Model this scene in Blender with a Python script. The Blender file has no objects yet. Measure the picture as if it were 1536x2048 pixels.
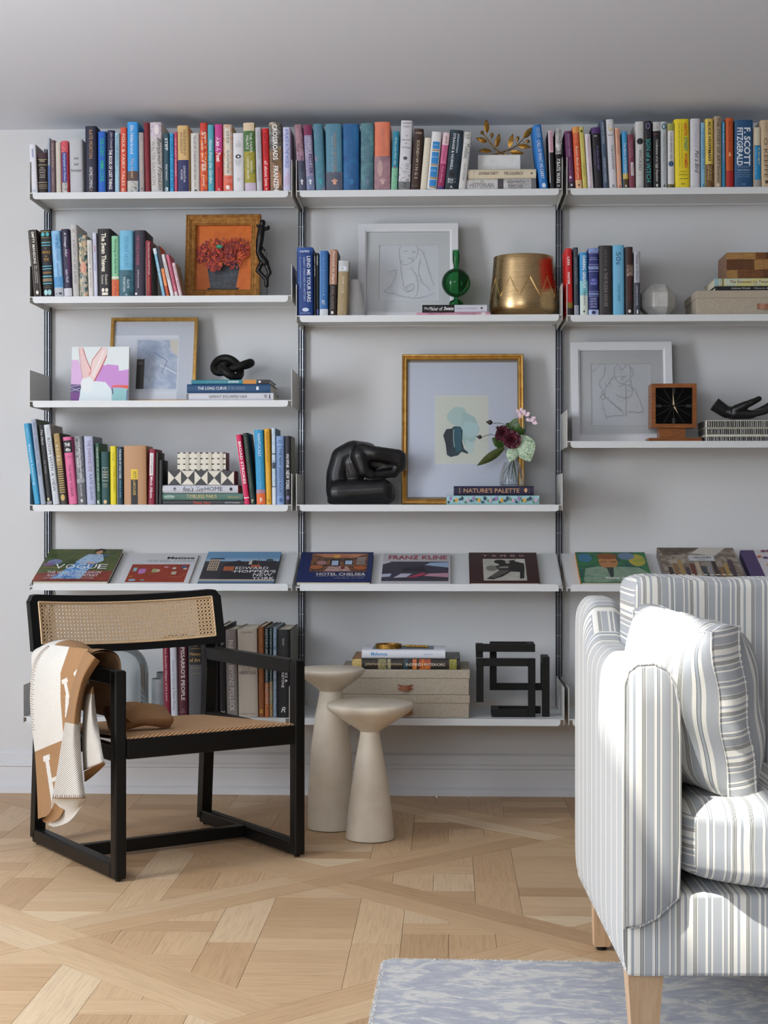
import bpy, bmesh, math, random
from mathutils import Vector, Matrix, noise as mnoise
from math import sin, cos, pi, radians, sqrt, atan2
random.seed(7)
sc = bpy.context.scene
col = sc.collection

# ------------------------------------------------------------------ camera
F_PX, V0, PSI, DIST, HCAM = 3200.0, 1022.0, math.atan(127/3200), 5.684, 1.0073
cam_d = bpy.data.cameras.new('camera'); cam = bpy.data.objects.new('camera', cam_d); col.objects.link(cam)
cam.location = (0, -DIST, HCAM); cam.rotation_euler = (pi/2, 0, PSI)
cam_d.sensor_fit = 'VERTICAL'; cam_d.sensor_height = 36; cam_d.lens = 36*F_PX/2048
cam_d.shift_y = -(1024-V0)/2048
cam_d.clip_start = .05
sc.camera = cam
# ------------------------------------------------------------------ world, sun, lights, exposure
w = bpy.data.worlds.new('sky'); sc.world = w; w.use_nodes = True
bg = w.node_tree.nodes['Background']; bg.inputs[0].default_value = (.62, .76, 1, 1); bg.inputs[1].default_value = 1.5
sun_d = bpy.data.lights.new('sun', 'SUN'); sun_d.energy = 5.6; sun_d.angle = radians(.8); sun_d.color = (1, .96, .89)
sun = bpy.data.objects.new('sun', sun_d); col.objects.link(sun)
SUN_DIR = Vector((.32, .28, -.90)).normalized()
sun.rotation_euler = SUN_DIR.to_track_quat('-Z', 'Y').to_euler(); sun.location = (-2, -6, 5)
def area(name, loc, direction, sx, sy, energy, color):
    d = bpy.data.lights.new(name, 'AREA'); d.shape = 'RECTANGLE'; d.size = sx; d.size_y = sy; d.energy = energy; d.color = color
    o = bpy.data.objects.new(name, d); col.objects.link(o); o.location = loc
    o.rotation_euler = Vector(direction).to_track_quat('-Z', 'Z' if abs(direction[2]) < .9 else 'Y').to_euler()
    return o
area('daylight_side_window', (-2.86, -3.0, 1.8), (1, 0, 0), 2.6, .95, 97, (.915, .955, 1))
area('added_rear_fill', (-1.5, -7.26, 1.85), (0, 1, 0), 2.2, .9, 41, (.92, .96, 1))  # added fill from behind the camera, gives the frontal light
sc.view_settings.view_transform = 'Standard'; sc.view_settings.look = 'None'
sc.view_settings.exposure = 0.40; sc.view_settings.gamma = 1; sc.view_settings.use_curve_mapping = False
sc.cycles.max_bounces = 10; sc.cycles.diffuse_bounces = 5; sc.cycles.transparent_max_bounces = 16
sc.cycles.sample_clamp_indirect = 6; sc.cycles.use_denoising = True

# ------------------------------------------------------------------ photo measure -> metres
_Fw = Vector((-sin(PSI), cos(PSI), 0)); _Rt = Vector((cos(PSI), sin(PSI), 0))
def ray(u, v): return _Fw + _Rt*((u-768)/F_PX) + Vector((0, 0, 1))*((V0-v)/F_PX)
def W(u, v, y):                      # point of the plane at depth y
    r = ray(u, v); t = (DIST+y)/r.y; return Vector((r.x*t, y, HCAM+r.z*t))
def G(u, v, z=0.0):                  # point of a horizontal plane
    r = ray(u, v); t = (z-HCAM)/r.z; return Vector((r.x*t, r.y*t-DIST, z))
def Z(u, v, d):                      # point at camera distance d
    r = ray(u, v)*d; return Vector((r.x, r.y-DIST, r.z+HCAM))

# ------------------------------------------------------------------ materials
def lin(h):
    h = h.lstrip('#'); c = [int(h[i:i+2], 16)/255 for i in (0, 2, 4)]
    return tuple(x/12.92 if x <= .04045 else ((x+.055)/1.055)**2.4 for x in c)
class NT:
    def __init__(s, name):
        s.m = bpy.data.materials.new(name); s.m.use_nodes = True; s.t = s.m.node_tree; s.n = s.t.nodes
        s.b = s.n['Principled BSDF']; s.out = s.n['Material Output']
    def new(s, typ, **kw):
        n = s.n.new(typ)
        for k, v in kw.items():
            if k.startswith('i_'): n.inputs[k[2:].replace('_', ' ')].default_value = v
            else: setattr(n, k, v)
        return n
    def l(s, a, b): s.t.links.new(a, b)
    def base(s, c): s.b.inputs['Base Color'].default_value = (*c, 1)
    def set(s, **kw):
        for k, v in kw.items(): s.b.inputs[k.replace('_', ' ')].default_value = v
    def coord(s, kind='Object', scale=(1, 1, 1), rot=(0, 0, 0)):
        tc = s.new('ShaderNodeTexCoord'); mp = s.new('ShaderNodeMapping'); mp.inputs['Scale'].default_value = scale; mp.inputs['Rotation'].default_value = rot
        s.l(tc.outputs[kind], mp.inputs[0]); return mp.outputs[0]
    def noise(s, vec, scale, detail=4, rough=.6, dist=0):
        n = s.new('ShaderNodeTexNoise'); n.inputs['Scale'].default_value = scale; n.inputs['Detail'].default_value = detail
        n.inputs['Roughness'].default_value = rough; n.inputs['Distortion'].default_value = dist
        if vec is not None: s.l(vec, n.inputs['Vector'])
        return n.outputs['Fac']
    def ramp(s, fac, stops, interp='LINEAR'):
        r = s.new('ShaderNodeValToRGB'); e = r.color_ramp.elements; r.color_ramp.interpolation = interp
        while len(e) < len(stops): e.new(1)
        for i, (p, c) in enumerate(stops): e[i].position = p; e[i].color = (*(lin(c) if isinstance(c, str) else c), 1)
        s.l(fac, r.inputs[0]); return r.outputs[0]
    def bump(s, fac, strength, dist=.002):
        b = s.new('ShaderNodeBump'); b.inputs['Strength'].default_value = strength; b.inputs['Distance'].default_value = dist
        s.l(fac, b.inputs['Height']); s.l(b.outputs[0], s.b.inputs['Normal'])
    def color(s, c): s.l(c, s.b.inputs['Base Color'])
_M = {}
def plain(h, rough=.5, metal=0, spec=.5, key=''):
    k = ('plain', h, rough, metal, spec)
    if k not in _M:
        n = NT('coloured_surface'); n.base(lin(h)); n.set(Roughness=rough, Metallic=metal); n.b.inputs['Specular IOR Level'].default_value = spec
        _M[k] = n.m
    return _M[k]
def mottled(cols, scale=60, rough=.5, stretch=(1, 1, 1)):
    k = ('mot', cols, scale, rough, stretch)
    if k not in _M:
        n = NT('mottled_print'); v = n.coord('Object', stretch); f = n.noise(v, scale, 3, .65, .6)
        m = len(cols); n.color(n.ramp(f, [(.28+.44*i/max(1, m-1), c) for i, c in enumerate(cols)])); n.set(Roughness=rough); _M[k] = n.m
    return _M[k]
def M(s):                            # 'rrggbb' or 'm:rrggbb,rrggbb[,...][@scale]'
    if not isinstance(s, str): return s
    if s.startswith('m:'):
        b, _, sca = s[2:].partition('@'); return mottled(tuple(b.split(',')), float(sca or 60))
    return plain(s, .55)

def make_mats():
    D = {}
    n = NT('wall_paint'); v = n.coord('Object'); f = n.noise(v, 180, 3); n.base(lin('d6d7d8')); n.bump(f, .06, .001); n.set(Roughness=.72); D['wall'] = n.m
    n = NT('bounce_cut_wall_grey'); n.base(lin('8d8c8a')); n.set(Roughness=.75); D['wall_grey'] = n.m  # darker tone for the unseen walls, picked to reduce bounce light
    n = NT('ceiling_paint'); n.base(lin('e4eaf5')); n.set(Roughness=.8); D['ceil'] = n.m
    n = NT('trim_paint'); n.base(lin('d9dbdf')); n.set(Roughness=.42); D['trim'] = n.m
    n = NT('shelf_powder_coat'); n.base(lin('d7dadb')); n.set(Roughness=.38); D['shelf'] = n.m
    n = NT('bracket_powder_coat'); n.base(lin('c9c8c3')); n.set(Roughness=.4); D['bracket'] = n.m
    D['alu'] = plain('b9bcc2', .32, .9); D['alu_dark'] = plain('4c5059', .4, .6); D['screw'] = plain('bdbdbd', .45, .8)
    n = NT('oak_plank'); v = n.coord('UV', (1, 1, 1))
    oi = n.new('ShaderNodeObjectInfo'); gi = n.new('ShaderNodeNewGeometry')
    add = n.new('ShaderNodeMath', operation='ADD'); n.l(oi.outputs['Random'], add.inputs[0]); n.l(gi.outputs['Random Per Island'], add.inputs[1])
    fr = n.new('ShaderNodeMath', operation='FRACT'); n.l(add.outputs[0], fr.inputs[0])
    off = n.new('ShaderNodeVectorMath', operation='ADD'); cmb = n.new('ShaderNodeCombineXYZ'); mul = n.new('ShaderNodeMath', operation='MULTIPLY'); mul.inputs[1].default_value = 37
    n.l(fr.outputs[0], mul.inputs[0]); n.l(mul.outputs[0], cmb.inputs[0]); n.l(mul.outputs[0], cmb.inputs[1]); n.l(v, off.inputs[0]); n.l(cmb.outputs[0], off.inputs[1])
    st = n.new('ShaderNodeMapping'); st.inputs['Scale'].default_value = (3, 60, 1); n.l(off.outputs[0], st.inputs[0])
    g = n.noise(st.outputs[0], 2.2, 6, .6, .8)
    basec = n.ramp(fr.outputs[0], [(0, 'b8956f'), (.25, 'cfae87'), (.45, 'c4a17a'), (.6, 'd4b58e'), (.8, 'c9a780'), (.9, 'dec5a2'), (1, 'be9971')])
    gr = n.ramp(g, [(.3, (.80, .77, .73)), (.55, (1, 1, 1)), (.8, (1.05, 1.04, 1.02))])
    mx = n.new('ShaderNodeMix', data_type='RGBA', blend_type='MULTIPLY'); mx.inputs[0].default_value = 1; n.l(basec, mx.inputs[6]); n.l(gr, mx.inputs[7])
    n.color(mx.outputs[2]); n.set(Roughness=.5); n.bump(g, .05, .001); D['oak'] = n.m
    D['subfloor'] = plain('96744f', .8)
    n = NT('black_stained_wood'); v = n.coord('Object', (30, 30, 3)); f = n.noise(v, 4, 4); n.color(n.ramp(f, [(.3, '070606'), (.7, '0d0c0b')])); n.set(Roughness=.4); n.b.inputs['Specular IOR Level'].default_value = .3; n.bump(f, .05, .001); D['black'] = n.m
    n = NT('cane'); v = n.coord('Object', (1, 1, 1)); f = n.noise(v, 300, 2); n.color(n.ramp(f, [(.3, 'd2ad80'), (.7, 'e6c9a0')])); n.set(Roughness=.5); D['cane'] = n.m
    n = NT('paper_cord'); v = n.coord('UV', (1, 1, 1)); wv = n.new('ShaderNodeTexWave', wave_type='BANDS', bands_direction='DIAGONAL'); wv.inputs['Scale'].default_value = 42; wv.inputs['Distortion'].default_value = 1.2; n.l(v, wv.inputs[0])
    n.color(n.ramp(wv.outputs['Fac'], [(0, 'ae7f54'), (.5, 'd0a274'), (1, 'e4bf94')])); n.bump(wv.outputs['Fac'], .7, .004); n.set(Roughness=.8); D['cord'] = n.m
    n = NT('cream_plaster'); v = n.coord('Object'); f = n.noise(v, 9, 5); n.color(n.ramp(f, [(.3, 'cfc3ae'), (.7, 'dfd5c3')])); n.set(Roughness=.45); D['cream'] = n.m
    n = NT('linen'); v = n.coord('Object'); f = n.noise(v, 420, 2); n.color(n.ramp(f, [(.3, '9a8f7e'), (.7, 'bcb2a0')])); n.bump(f, .3, .001); n.set(Roughness=.9); D['linen'] = n.m
    D['leather'] = plain('8d5a3e', .5)
    n = NT('brushed_brass'); v = n.coord('Object', (2, 2, 90)); f = n.noise(v, 6, 3); n.base(lin('bda176')); n.set(Metallic=1); r = n.ramp(f, [(.3, (.22, .22, .22)), (.7, (.36, .36, .36))]); n.l(r, n.b.inputs['Roughness']); n.bump(f, .12, .001); D['brass'] = n.m
    D['brass_line'] = plain('e2c486', .25, 1)
    n = NT('gold_frame'); v = n.coord('Object'); f = n.noise(v, 40, 3); n.color(n.ramp(f, [(.3, 'b88a45'), (.7, 'd8b069')])); n.set(Metallic=.85, Roughness=.32); D['gold'] = n.m
    n = NT('aged_gilt'); v = n.coord('Object'); f = n.noise(v, 160, 3); n.color(n.ramp(f, [(.3, '6d4716'), (.55, 'a87c35'), (.8, 'cfa65c')])); n.set(Metallic=.8, Roughness=.38); n.bump(f, .3, .001); D['gilt'] = n.m
    n = NT('bronze_gold_wood'); v = n.coord('Object', (40, 40, 40)); f = n.noise(v, 2, 3); n.color(n.ramp(f, [(.3, '8a5a2a'), (.7, 'b98a4a')])); n.set(Metallic=.25, Roughness=.4); D['oldframe'] = n.m
    n = NT('matte_black_cast'); v = n.coord('Object'); f = n.noise(v, 22, 4); n.color(n.ramp(f, [(.35, '0b0b0c'), (.7, '18181b')])); r = n.ramp(f, [(.3, (.3, .3, .3)), (.7, (.45, .45, .45))]); n.l(r, n.b.inputs['Roughness']); D['cast'] = n.m
    D['matblack'] = plain('0d0c0a', .55, 0, .3); D['dial'] = plain('050404', .4, 0, .08)
    n = NT('dark_bronze'); v = n.coord('Object'); f = n.noise(v, 30, 4); n.color(n.ramp(f, [(.3, '0c0b0b'), (.75, '24201e')])); n.set(Roughness=.3, Metallic=.5); D['bronze'] = n.m
    n = NT('walnut'); v = n.coord('Object', (6, 6, 50)); f = n.noise(v, 3, 4, .6, 1); n.color(n.ramp(f, [(.3, '6e3c17'), (.7, '9a5c2a')])); n.set(Roughness=.35); D['walnut'] = n.m
    n = NT('burl_wood'); v = n.coord('Object', (14, 14, 60)); f = n.noise(v, 3, 5, .7, 2); n.color(n.ramp(f, [(.3, '4f2d17'), (.5, '7d4f2b'), (.75, 'a9793f')])); n.set(Roughness=.35); D['burl'] = n.m
    n = NT('page_edges'); v = n.coord('Object', (400, 400, 3)); f = n.noise(v, 2, 2); n.color(n.ramp(f, [(.3, 'c9bfa9'), (.7, 'e8e1d1')])); n.set(Roughness=.85); D['pages'] = n.m
    def glass(name, tint, refl=.5, rough=.02, edge=.25):
        n = NT(name); n.n.remove(n.b); E_ = .86 if name in ('clear_glass', 'water', 'picture_glass', 'cloche_glass') else .55; tr = n.new('ShaderNodeBsdfTransparent'); gl = n.new('ShaderNodeBsdfGlossy'); lw = n.new('ShaderNodeLayerWeight'); lw.inputs[0].default_value = edge
        gl.inputs['Roughness'].default_value = rough; mul = n.new('ShaderNodeMath', operation='MULTIPLY'); mul.inputs[1].default_value = refl; n.l(lw.outputs['Fresnel'], mul.inputs[0])
        r = n.ramp(lw.outputs['Facing'], [(0, tint), (.75, tint), (1, tuple(x*E_ for x in (lin(tint) if isinstance(tint, str) else tint)))]); n.l(r, tr.inputs[0])
        mx = n.new('ShaderNodeMixShader'); n.l(mul.outputs[0], mx.inputs[0]); n.l(tr.outputs[0], mx.inputs[1]); n.l(gl.outputs[0], mx.inputs[2]); n.l(mx.outputs[0], n.out.inputs[0]); return n.m
    D['pane'] = glass('picture_glass', (.97, .98, .98), .9)
    D['clear'] = glass('clear_glass', (.98, .985, .985), .45); D['dim_pane'] = glass('dial_glass', (.98, .98, .98), .15)
    D['cloche'] = glass('cloche_glass', (.84, .87, .87), .9)
    D['green'] = glass('green_glass', (.16, .46, .24), .9)
    n = NT('water'); D['water'] = glass('water', (.93, .96, .97), .5)
    # sofa ticking: vertical stripes along UV.x (metres), period 97 mm
    def stripe(name, period=.097):
        n = NT(name); tc = n.new('ShaderNodeTexCoord'); sx = n.new('ShaderNodeSeparateXYZ'); n.l(tc.outputs['UV'], sx.inputs[0])
        dv = n.new('ShaderNodeMath', operation='DIVIDE'); dv.inputs[1].default_value = period; n.l(sx.outputs[0], dv.inputs[0])
        fr = n.new('ShaderNodeMath', operation='FRACT'); n.l(dv.outputs[0], fr.inputs[0])
        g, c, k = 'aeb1b4', 'e9e6dd', '50565b'
        L4 = lambda a: [x for q in range(4) for x in ((a+.0195*q, k), (a+.0195*q+.0105, c))]
        st = [(0, c)]+L4(.006)+[(.15, 'a9adb2'), (.20, c)]+L4(.32)+[(.405, g), (.55, c), (.60, k), (.609, 'a9adb2'), (.645, k), (.654, c), (.69, g), (.86, c), (.90, k), (.909, g), (.97, c)]
        f = n.ramp(fr.outputs[0], st, 'CONSTANT')
        v = n.coord('UV', (900, 900, 1)); nz = n.noise(v, 1, 2); t = n.ramp(nz, [(.3, (.9, .9, .9)), (.7, (1.04, 1.04, 1.04))])
        mx = n.new('ShaderNodeMix', data_type='RGBA', blend_type='MULTIPLY'); mx.inputs[0].default_value = 1; n.l(f, mx.inputs[6]); n.l(t, mx.inputs[7])
        n.color(mx.outputs[2]); n.set(Roughness=.9); n.bump(nz, .12, .0006); n.b.inputs['Sheen Weight'].default_value = .15; return n.m
    D['ticking'] = stripe('striped_ticking'); D['pipe'] = stripe('striped_piping', .05)
    n = NT('oak_leg'); v = n.coord('Object', (30, 30, 4)); f = n.noise(v, 2.5, 4, .6, .6); n.color(n.ramp(f, [(.3, 'c39d76'), (.7, 'd6b592')])); n.set(Roughness=.45); D['leg'] = n.m
    # rug
    n = NT('rug_pile'); v = n.coord('Object', (1, 1.5, 1)); f1 = n.noise(v, 8.0, 5, .6, 2.2); v2 = n.coord('Object', (60, 420, 60)); f2 = n.noise(v2, 1, 2); v3 = n.coord('Object', (1, 3.2, 1)); f3 = n.noise(v3, 14, 4, .7, 1.2)
    ad = n.new('ShaderNodeMath', operation='ADD'); n.l(f1, ad.inputs[0]); m3 = n.new('ShaderNodeMath', operation='MULTIPLY'); m3.inputs[1].default_value = .55; n.l(f3, m3.inputs[0]); n.l(m3.outputs[0], ad.inputs[1])
    c1 = n.ramp(ad.outputs[0], [(.62, 'bcbec8'), (.74, 'c6c8cf'), (.80, 'cfd0d4'), (.835, 'e2e0dc'), (.95, 'eae7e2')]); t = n.ramp(f2, [(.3, (.86, .86, .86)), (.7, (1.06, 1.06, 1.06))])
    mx = n.new('ShaderNodeMix', data_type='RGBA', blend_type='MULTIPLY'); mx.inputs[0].default_value = 1; n.l(c1, mx.inputs[6]); n.l(t, mx.inputs[7]); n.color(mx.outputs[2])
    f4 = n.noise(n.coord('Object'), 700, 2); n.bump(f4, .8, .004); n.set(Roughness=.95); D['rug'] = n.m
    D['rug_edge'] = plain('d9d8d4', .95)
    # blanket
    n = NT('white_felt'); f = n.noise(n.coord('Object'), 350, 3); n.color(n.ramp(f, [(.3, 'c8c4bc'), (.7, 'dad7d0')])); n.bump(f, .3, .001); n.set(Roughness=.95); D['felt'] = n.m
    n = NT('camel_felt'); f = n.noise(n.coord('Object'), 350, 3); n.color(n.ramp(f, [(.3, '936f4b'), (.7, 'a67f59')])); n.bump(f, .3, .001); n.set(Roughness=.95); D['camel'] = n.m
    def twill(name, a, b):
        n = NT(name); v = n.coord('UV'); wv = n.new('ShaderNodeTexWave', wave_type='BANDS', bands_direction='DIAGONAL'); wv.inputs['Scale'].default_value = 75; wv.inputs['Distortion'].default_value = .6; wv.inputs['Detail'].default_value = 1; n.l(v, wv.inputs[0])
        n.color(n.ramp(wv.outputs['Fac'], [(.25, a), (.5, b)])); n.bump(wv.outputs['Fac'], .4, .001); n.set(Roughness=.95); return n.m
    D['twill'] = twill('white_twill', '7c7066', 'd8d4cc'); D['camel_twill'] = twill('camel_twill', '77583a', 'a57e57')
    D['stitch'] = plain('7a5638', .9)
    D['leaf'] = mottled(('1d3312', '3c5a22', '56742f'), 40, .45); D['leaf_pale'] = mottled(('2f5230', 'a9c2a2', 'd5e0cc'), 160, .5); D['leaf_olive'] = mottled(('2e3a16', '55602c'), 60, .5)
    D['stem'] = plain('40502a', .5); D['maroon'] = mottled(('1e050c', '4c0c22', '6d1630'), 60, .6); D['bud'] = plain('2b2222', .6); D['pink'] = mottled(('c9a3b8', 'e3cbd6', 'efe4e6'), 60, .6)
    D['concrete'] = mottled(('b5b4b0', 'cdccc8'), 30, .8); D['whitestone'] = mottled(('cfcfce', 'dededd'), 30, .7); D['zinc'] = mottled(('6b7073', '878c8f'), 20, .45)
    D['bone'] = mottled(('cfc9b8', 'ded9ca'), 50, .4); D['ebony'] = plain('1b1a1b', .35)
    return D
MT = make_mats()

# ------------------------------------------------------------------ mesh helpers
class MB:
    def __init__(s): s.v = []; s.f = []; s.m = []; s.uv = []
    def add(s, vs, fs, mi=0, uvs=None):
        o = len(s.v); s.v += [tuple(p) for p in vs]
        for i, f in enumerate(fs):
            s.f.append(tuple(o+k for k in f)); s.m.append(mi if not isinstance(mi, (list, tuple)) else mi[i]); s.uv.append(uvs[i] if uvs else None)
    def quad(s, a, b, c, d, mi=0, uv=None): s.add([a, b, c, d], [(0, 1, 2, 3)], mi, [uv] if uv else None)
    def box(s, x0, x1, y0, y1, z0, z1, mi=0, T=None):
        vs = [Vector((x, y, z)) for x in (x0, x1) for y in (y0, y1) for z in (z0, z1)]
        if T is not None: vs = [T @ p for p in vs]
        s.add(vs, [(0, 1, 3, 2), (4, 6, 7, 5), (0, 4, 5, 1), (2, 3, 7, 6), (0, 2, 6, 4), (1, 5, 7, 3)], mi)
    def rbox(s, x0, x1, y0, y1, z0, z1, r=.004, seg=2, mi=0, T=None):
        bm = bmesh.new(); bmesh.ops.create_cube(bm, size=1)
        for p in bm.verts: p.co = Vector(((x0+x1)/2+p.co.x*(x1-x0), (y0+y1)/2+p.co.y*(y1-y0), (z0+z1)/2+p.co.z*(z1-z0)))
        bmesh.ops.bevel(bm, geom=bm.edges[:], offset=r, segments=seg, affect='EDGES', profile=.5)
        bm.verts.index_update(); vs = [T @ p.co if T is not None else p.co.copy() for p in bm.verts]
        s.add(vs, [tuple(q.index for q in f.verts) for f in bm.faces], mi); bm.free()
    def prism(s, pts, y0, y1, mi=0, T=None):         # polygon in x,z extruded along y
        n = len(pts); vs = [Vector((p[0], y0, p[1])) for p in pts]+[Vector((p[0], y1, p[1])) for p in pts]
        if T is not None: vs = [T @ p for p in vs]
        s.add(vs, [tuple(range(n)), tuple(range(2*n-1, n-1, -1))]+[((i+1) % n, i, n+i, n+(i+1) % n) for i in range(n)], mi)
    def grid(s, fn, nu, nv, mi=0, cu=False, cv=False, uvfn=None, flip=False, mfn=None):
        A = nu if cu else nu+1; B = nv if cv else nv+1
        vs = [fn(i/nu, j/nv) for i in range(A) for j in range(B)]; fs = []; uvs = []; ms = []
        for i in range(nu):
            for j in range(nv):
                a, b, c, d = i*B+j, ((i+1) % A)*B+j, ((i+1) % A)*B+(j+1) % B, i*B+(j+1) % B
                q = [(i/nu, j/nv), ((i+1)/nu, j/nv), ((i+1)/nu, (j+1)/nv), (i/nu, (j+1)/nv)]
                f = (a, b, c, d)
                if flip: f = f[::-1]; q = q[::-1]
                fs.append(f); uvs.append([uvfn(*t) for t in q] if uvfn else None); ms.append(mfn((i+.5)/nu, (j+.5)/nv) if mfn else mi)
        s.add(vs, fs, ms, uvs)
    def lathe(s, prof, n=32, c=(0, 0, 0), mi=0, cap=True):
        c = Vector(c); k = len(prof)
        vs = [c+Vector((r*cos(2*pi*i/n), r*sin(2*pi*i/n), z)) for (r, z) in prof for i in range(n)]
        fs = [(a*n+i, a*n+(i+1) % n, (a+1)*n+(i+1) % n, (a+1)*n+i) for a in range(k-1) for i in range(n)]
        if cap:
            if prof[0][0] > 1e-6: fs.append(tuple(range(n-1, -1, -1)))
            if prof[-1][0] > 1e-6: fs.append(tuple((k-1)*n+i for i in range(n)))
        s.add(vs, fs, mi)
    def tube(s, pts, r, n=8, mi=0, closed=False, flat=1.0, up=None):
        pts = [Vector(p) for p in pts]; k = len(pts); rs = r if isinstance(r, (list, tuple)) else [r]*k
        vs = []; nrm = None
        for i in range(k):
            t = (pts[(i+1) % k]-pts[i-1]) if closed else (pts[min(i+1, k-1)]-pts[max(i-1, 0)])
            t.normalize()
            if nrm is None:
                a = Vector(up) if up else (Vector((0, 0, 1)) if abs(t.z) < .9 else Vector((1, 0, 0)))
                nrm = (a-t*a.dot(t)).normalized()
            else: nrm = (nrm-t*nrm.dot(t)).normalized()
            b = t.cross(nrm)
            vs += [pts[i]+nrm*(rs[i]*flat*cos(2*pi*j/n))+b*(rs[i]*sin(2*pi*j/n)) for j in range(n)]
        fs = []
        for i in range(k if closed else k-1):
            for j in range(n): fs.append((i*n+j, i*n+(j+1) % n, ((i+1) % k)*n+(j+1) % n, ((i+1) % k)*n+j))
        if not closed: fs += [tuple(range(n-1, -1, -1)), tuple((k-1)*n+j for j in range(n))]
        s.add(vs, fs, mi)
    def build(s, name, mats, parent=None, loc=None, smooth=None, fix=False):
        me = bpy.data.meshes.new(name); me.from_pydata(s.v, [], s.f)
        mats = mats if isinstance(mats, (list, tuple)) else [mats]
        for m in mats: me.materials.append(M(m))
        me.polygons.foreach_set('material_index', s.m)
        if any(u for u in s.uv):
            ul = me.uv_layers.new(name='uv'); k = 0; buf = []
            for f, u in zip(s.f, s.uv):
                for q in range(len(f)): buf += list(u[q]) if u else [0, 0]
            ul.data.foreach_set('uv', buf)
        if smooth is not None:
            me.polygons.foreach_set('use_smooth', [True]*len(me.polygons))
            if smooth < 170: me.set_sharp_from_angle(angle=radians(smooth))
        if fix:
            bm = bmesh.new(); bm.from_mesh(me); bmesh.ops.recalc_face_normals(bm, faces=bm.faces[:]); bm.to_mesh(me); bm.free()
        me.update(); o = bpy.data.objects.new(name, me); col.objects.link(o)
        if parent is not None: o.parent = parent
        if loc is not None: o.location = loc
        return o
def thing(name, label, cat, loc=(0, 0, 0), rot=(0, 0, 0), group=None):
    o = bpy.data.objects.new(name, None); col.objects.link(o); o.empty_display_size = .05
    o.location = loc; o.rotation_euler = rot; tag(o, label, cat, group); return o
def tag(o, label, cat, group=None):
    o['label'] = label; o['category'] = cat
    if group: o['group'] = group
    return o
def struct(o): o['kind'] = 'structure'; return o
_TX = {}
def text_mesh(s, shear=0.0, bold=0.0):
    k = (s, shear, bold)
    if k not in _TX:
        cu = bpy.data.curves.new('t', 'FONT'); cu.body = s; cu.resolution_u = 2; cu.shear = shear; cu.offset = bold
        o = bpy.data.objects.new('t', cu); me = o.to_mesh()
        vs = [(v.co.x, v.co.y) for v in me.vertices]; fs = [tuple(p.vertices) for p in me.polygons]
        o.to_mesh_clear(); bpy.data.objects.remove(o); bpy.data.curves.remove(cu)
        x0 = min(v[0] for v in vs); x1 = max(v[0] for v in vs); y0 = min(v[1] for v in vs); y1 = max(v[1] for v in vs)
        _TX[k] = ([((x-x0)/(x1-x0), (y-y0)/(y1-y0)) for x, y in vs], fs)
    return _TX[k]
class Art:
    """Flat print on a surface: P(u, v, lift) maps print coordinates to 3-D."""
    def __init__(s, P, eps=.00022): s.mb = MB(); s.P = P; s.k = 0; s.eps = eps; s.mats = []; s.lift = eps
    def mi(s, c):
        m = M(c)
        if m not in s.mats: s.mats.append(m)
        return s.mats.index(m)
    def up(s): s.lift += s.eps; return s
    def rect(s, u0, u1, v0, v1, c, n=1):
        i = s.mi(c); l = s.lift
        for k in range(n):
            a = u0+(u1-u0)*k/n; b = u0+(u1-u0)*(k+1)/n
            s.mb.quad(s.P(a, v0, l), s.P(b, v0, l), s.P(b, v1, l), s.P(a, v1, l), i)
        s.lift += s.eps*.25; return s
    def poly(s, pts, c):
        s.mb.add([s.P(u, v, s.lift) for u, v in pts], [tuple(range(len(pts)))], s.mi(c)); s.lift += s.eps*.25; return s
    def ell(s, cu, cv, ru, rv, c, n=14, rot=0):
        return s.poly([(cu+ru*cos(t)*cos(rot)-rv*sin(t)*sin(rot), cv+ru*cos(t)*sin(rot)+rv*sin(t)*cos(rot)) for t in [2*pi*i/n for i in range(n)]], c)
    def blob(s, cu, cv, ru, rv, c, seed=1, n=30, j=.10):
        rn = random.Random(seed); k = [1+rn.uniform(-j, j) for _ in range(n)]; k = [(k[i-1]+2*k[i]+k[(i+1) % n])/4 for i in range(n)]
        return s.poly([(cu+ru*k[i]*cos(2*pi*i/n), cv+rv*k[i]*sin(2*pi*i/n)) for i in range(n)], c)
    def line(s, pts, w, c):
        i = s.mi(c)
        for (a, b), (d, e) in zip(pts, pts[1:]):
            L = math.hypot(d-a, e-b) or 1; nx, ny = -(e-b)/L*w/2, (d-a)/L*w/2
            s.mb.quad(s.P(a-nx, b-ny, s.lift), s.P(d-nx, e-ny, s.lift), s.P(d+nx, e+ny, s.lift), s.P(a+nx, b+ny, s.lift), i)
        s.lift += s.eps*.1; return s
    def text(s, t, c, u0, u1, v0, v1, vert=False, shear=0, bold=0):
        vs, fs = text_mesh(t, shear, bold)
        if vert: pts = [s.P(u0+(u1-u0)*y, v1-(v1-v0)*x, s.lift) for x, y in vs]
        else: pts = [s.P(u0+(u1-u0)*x, v0+(v1-v0)*y, s.lift) for x, y in vs]
        s.mb.add(pts, fs, s.mi(c)); s.lift += s.eps*.1; return s
    def build(s, name, parent): return s.mb.build(name, s.mats, parent) if s.mb.f else None
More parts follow.
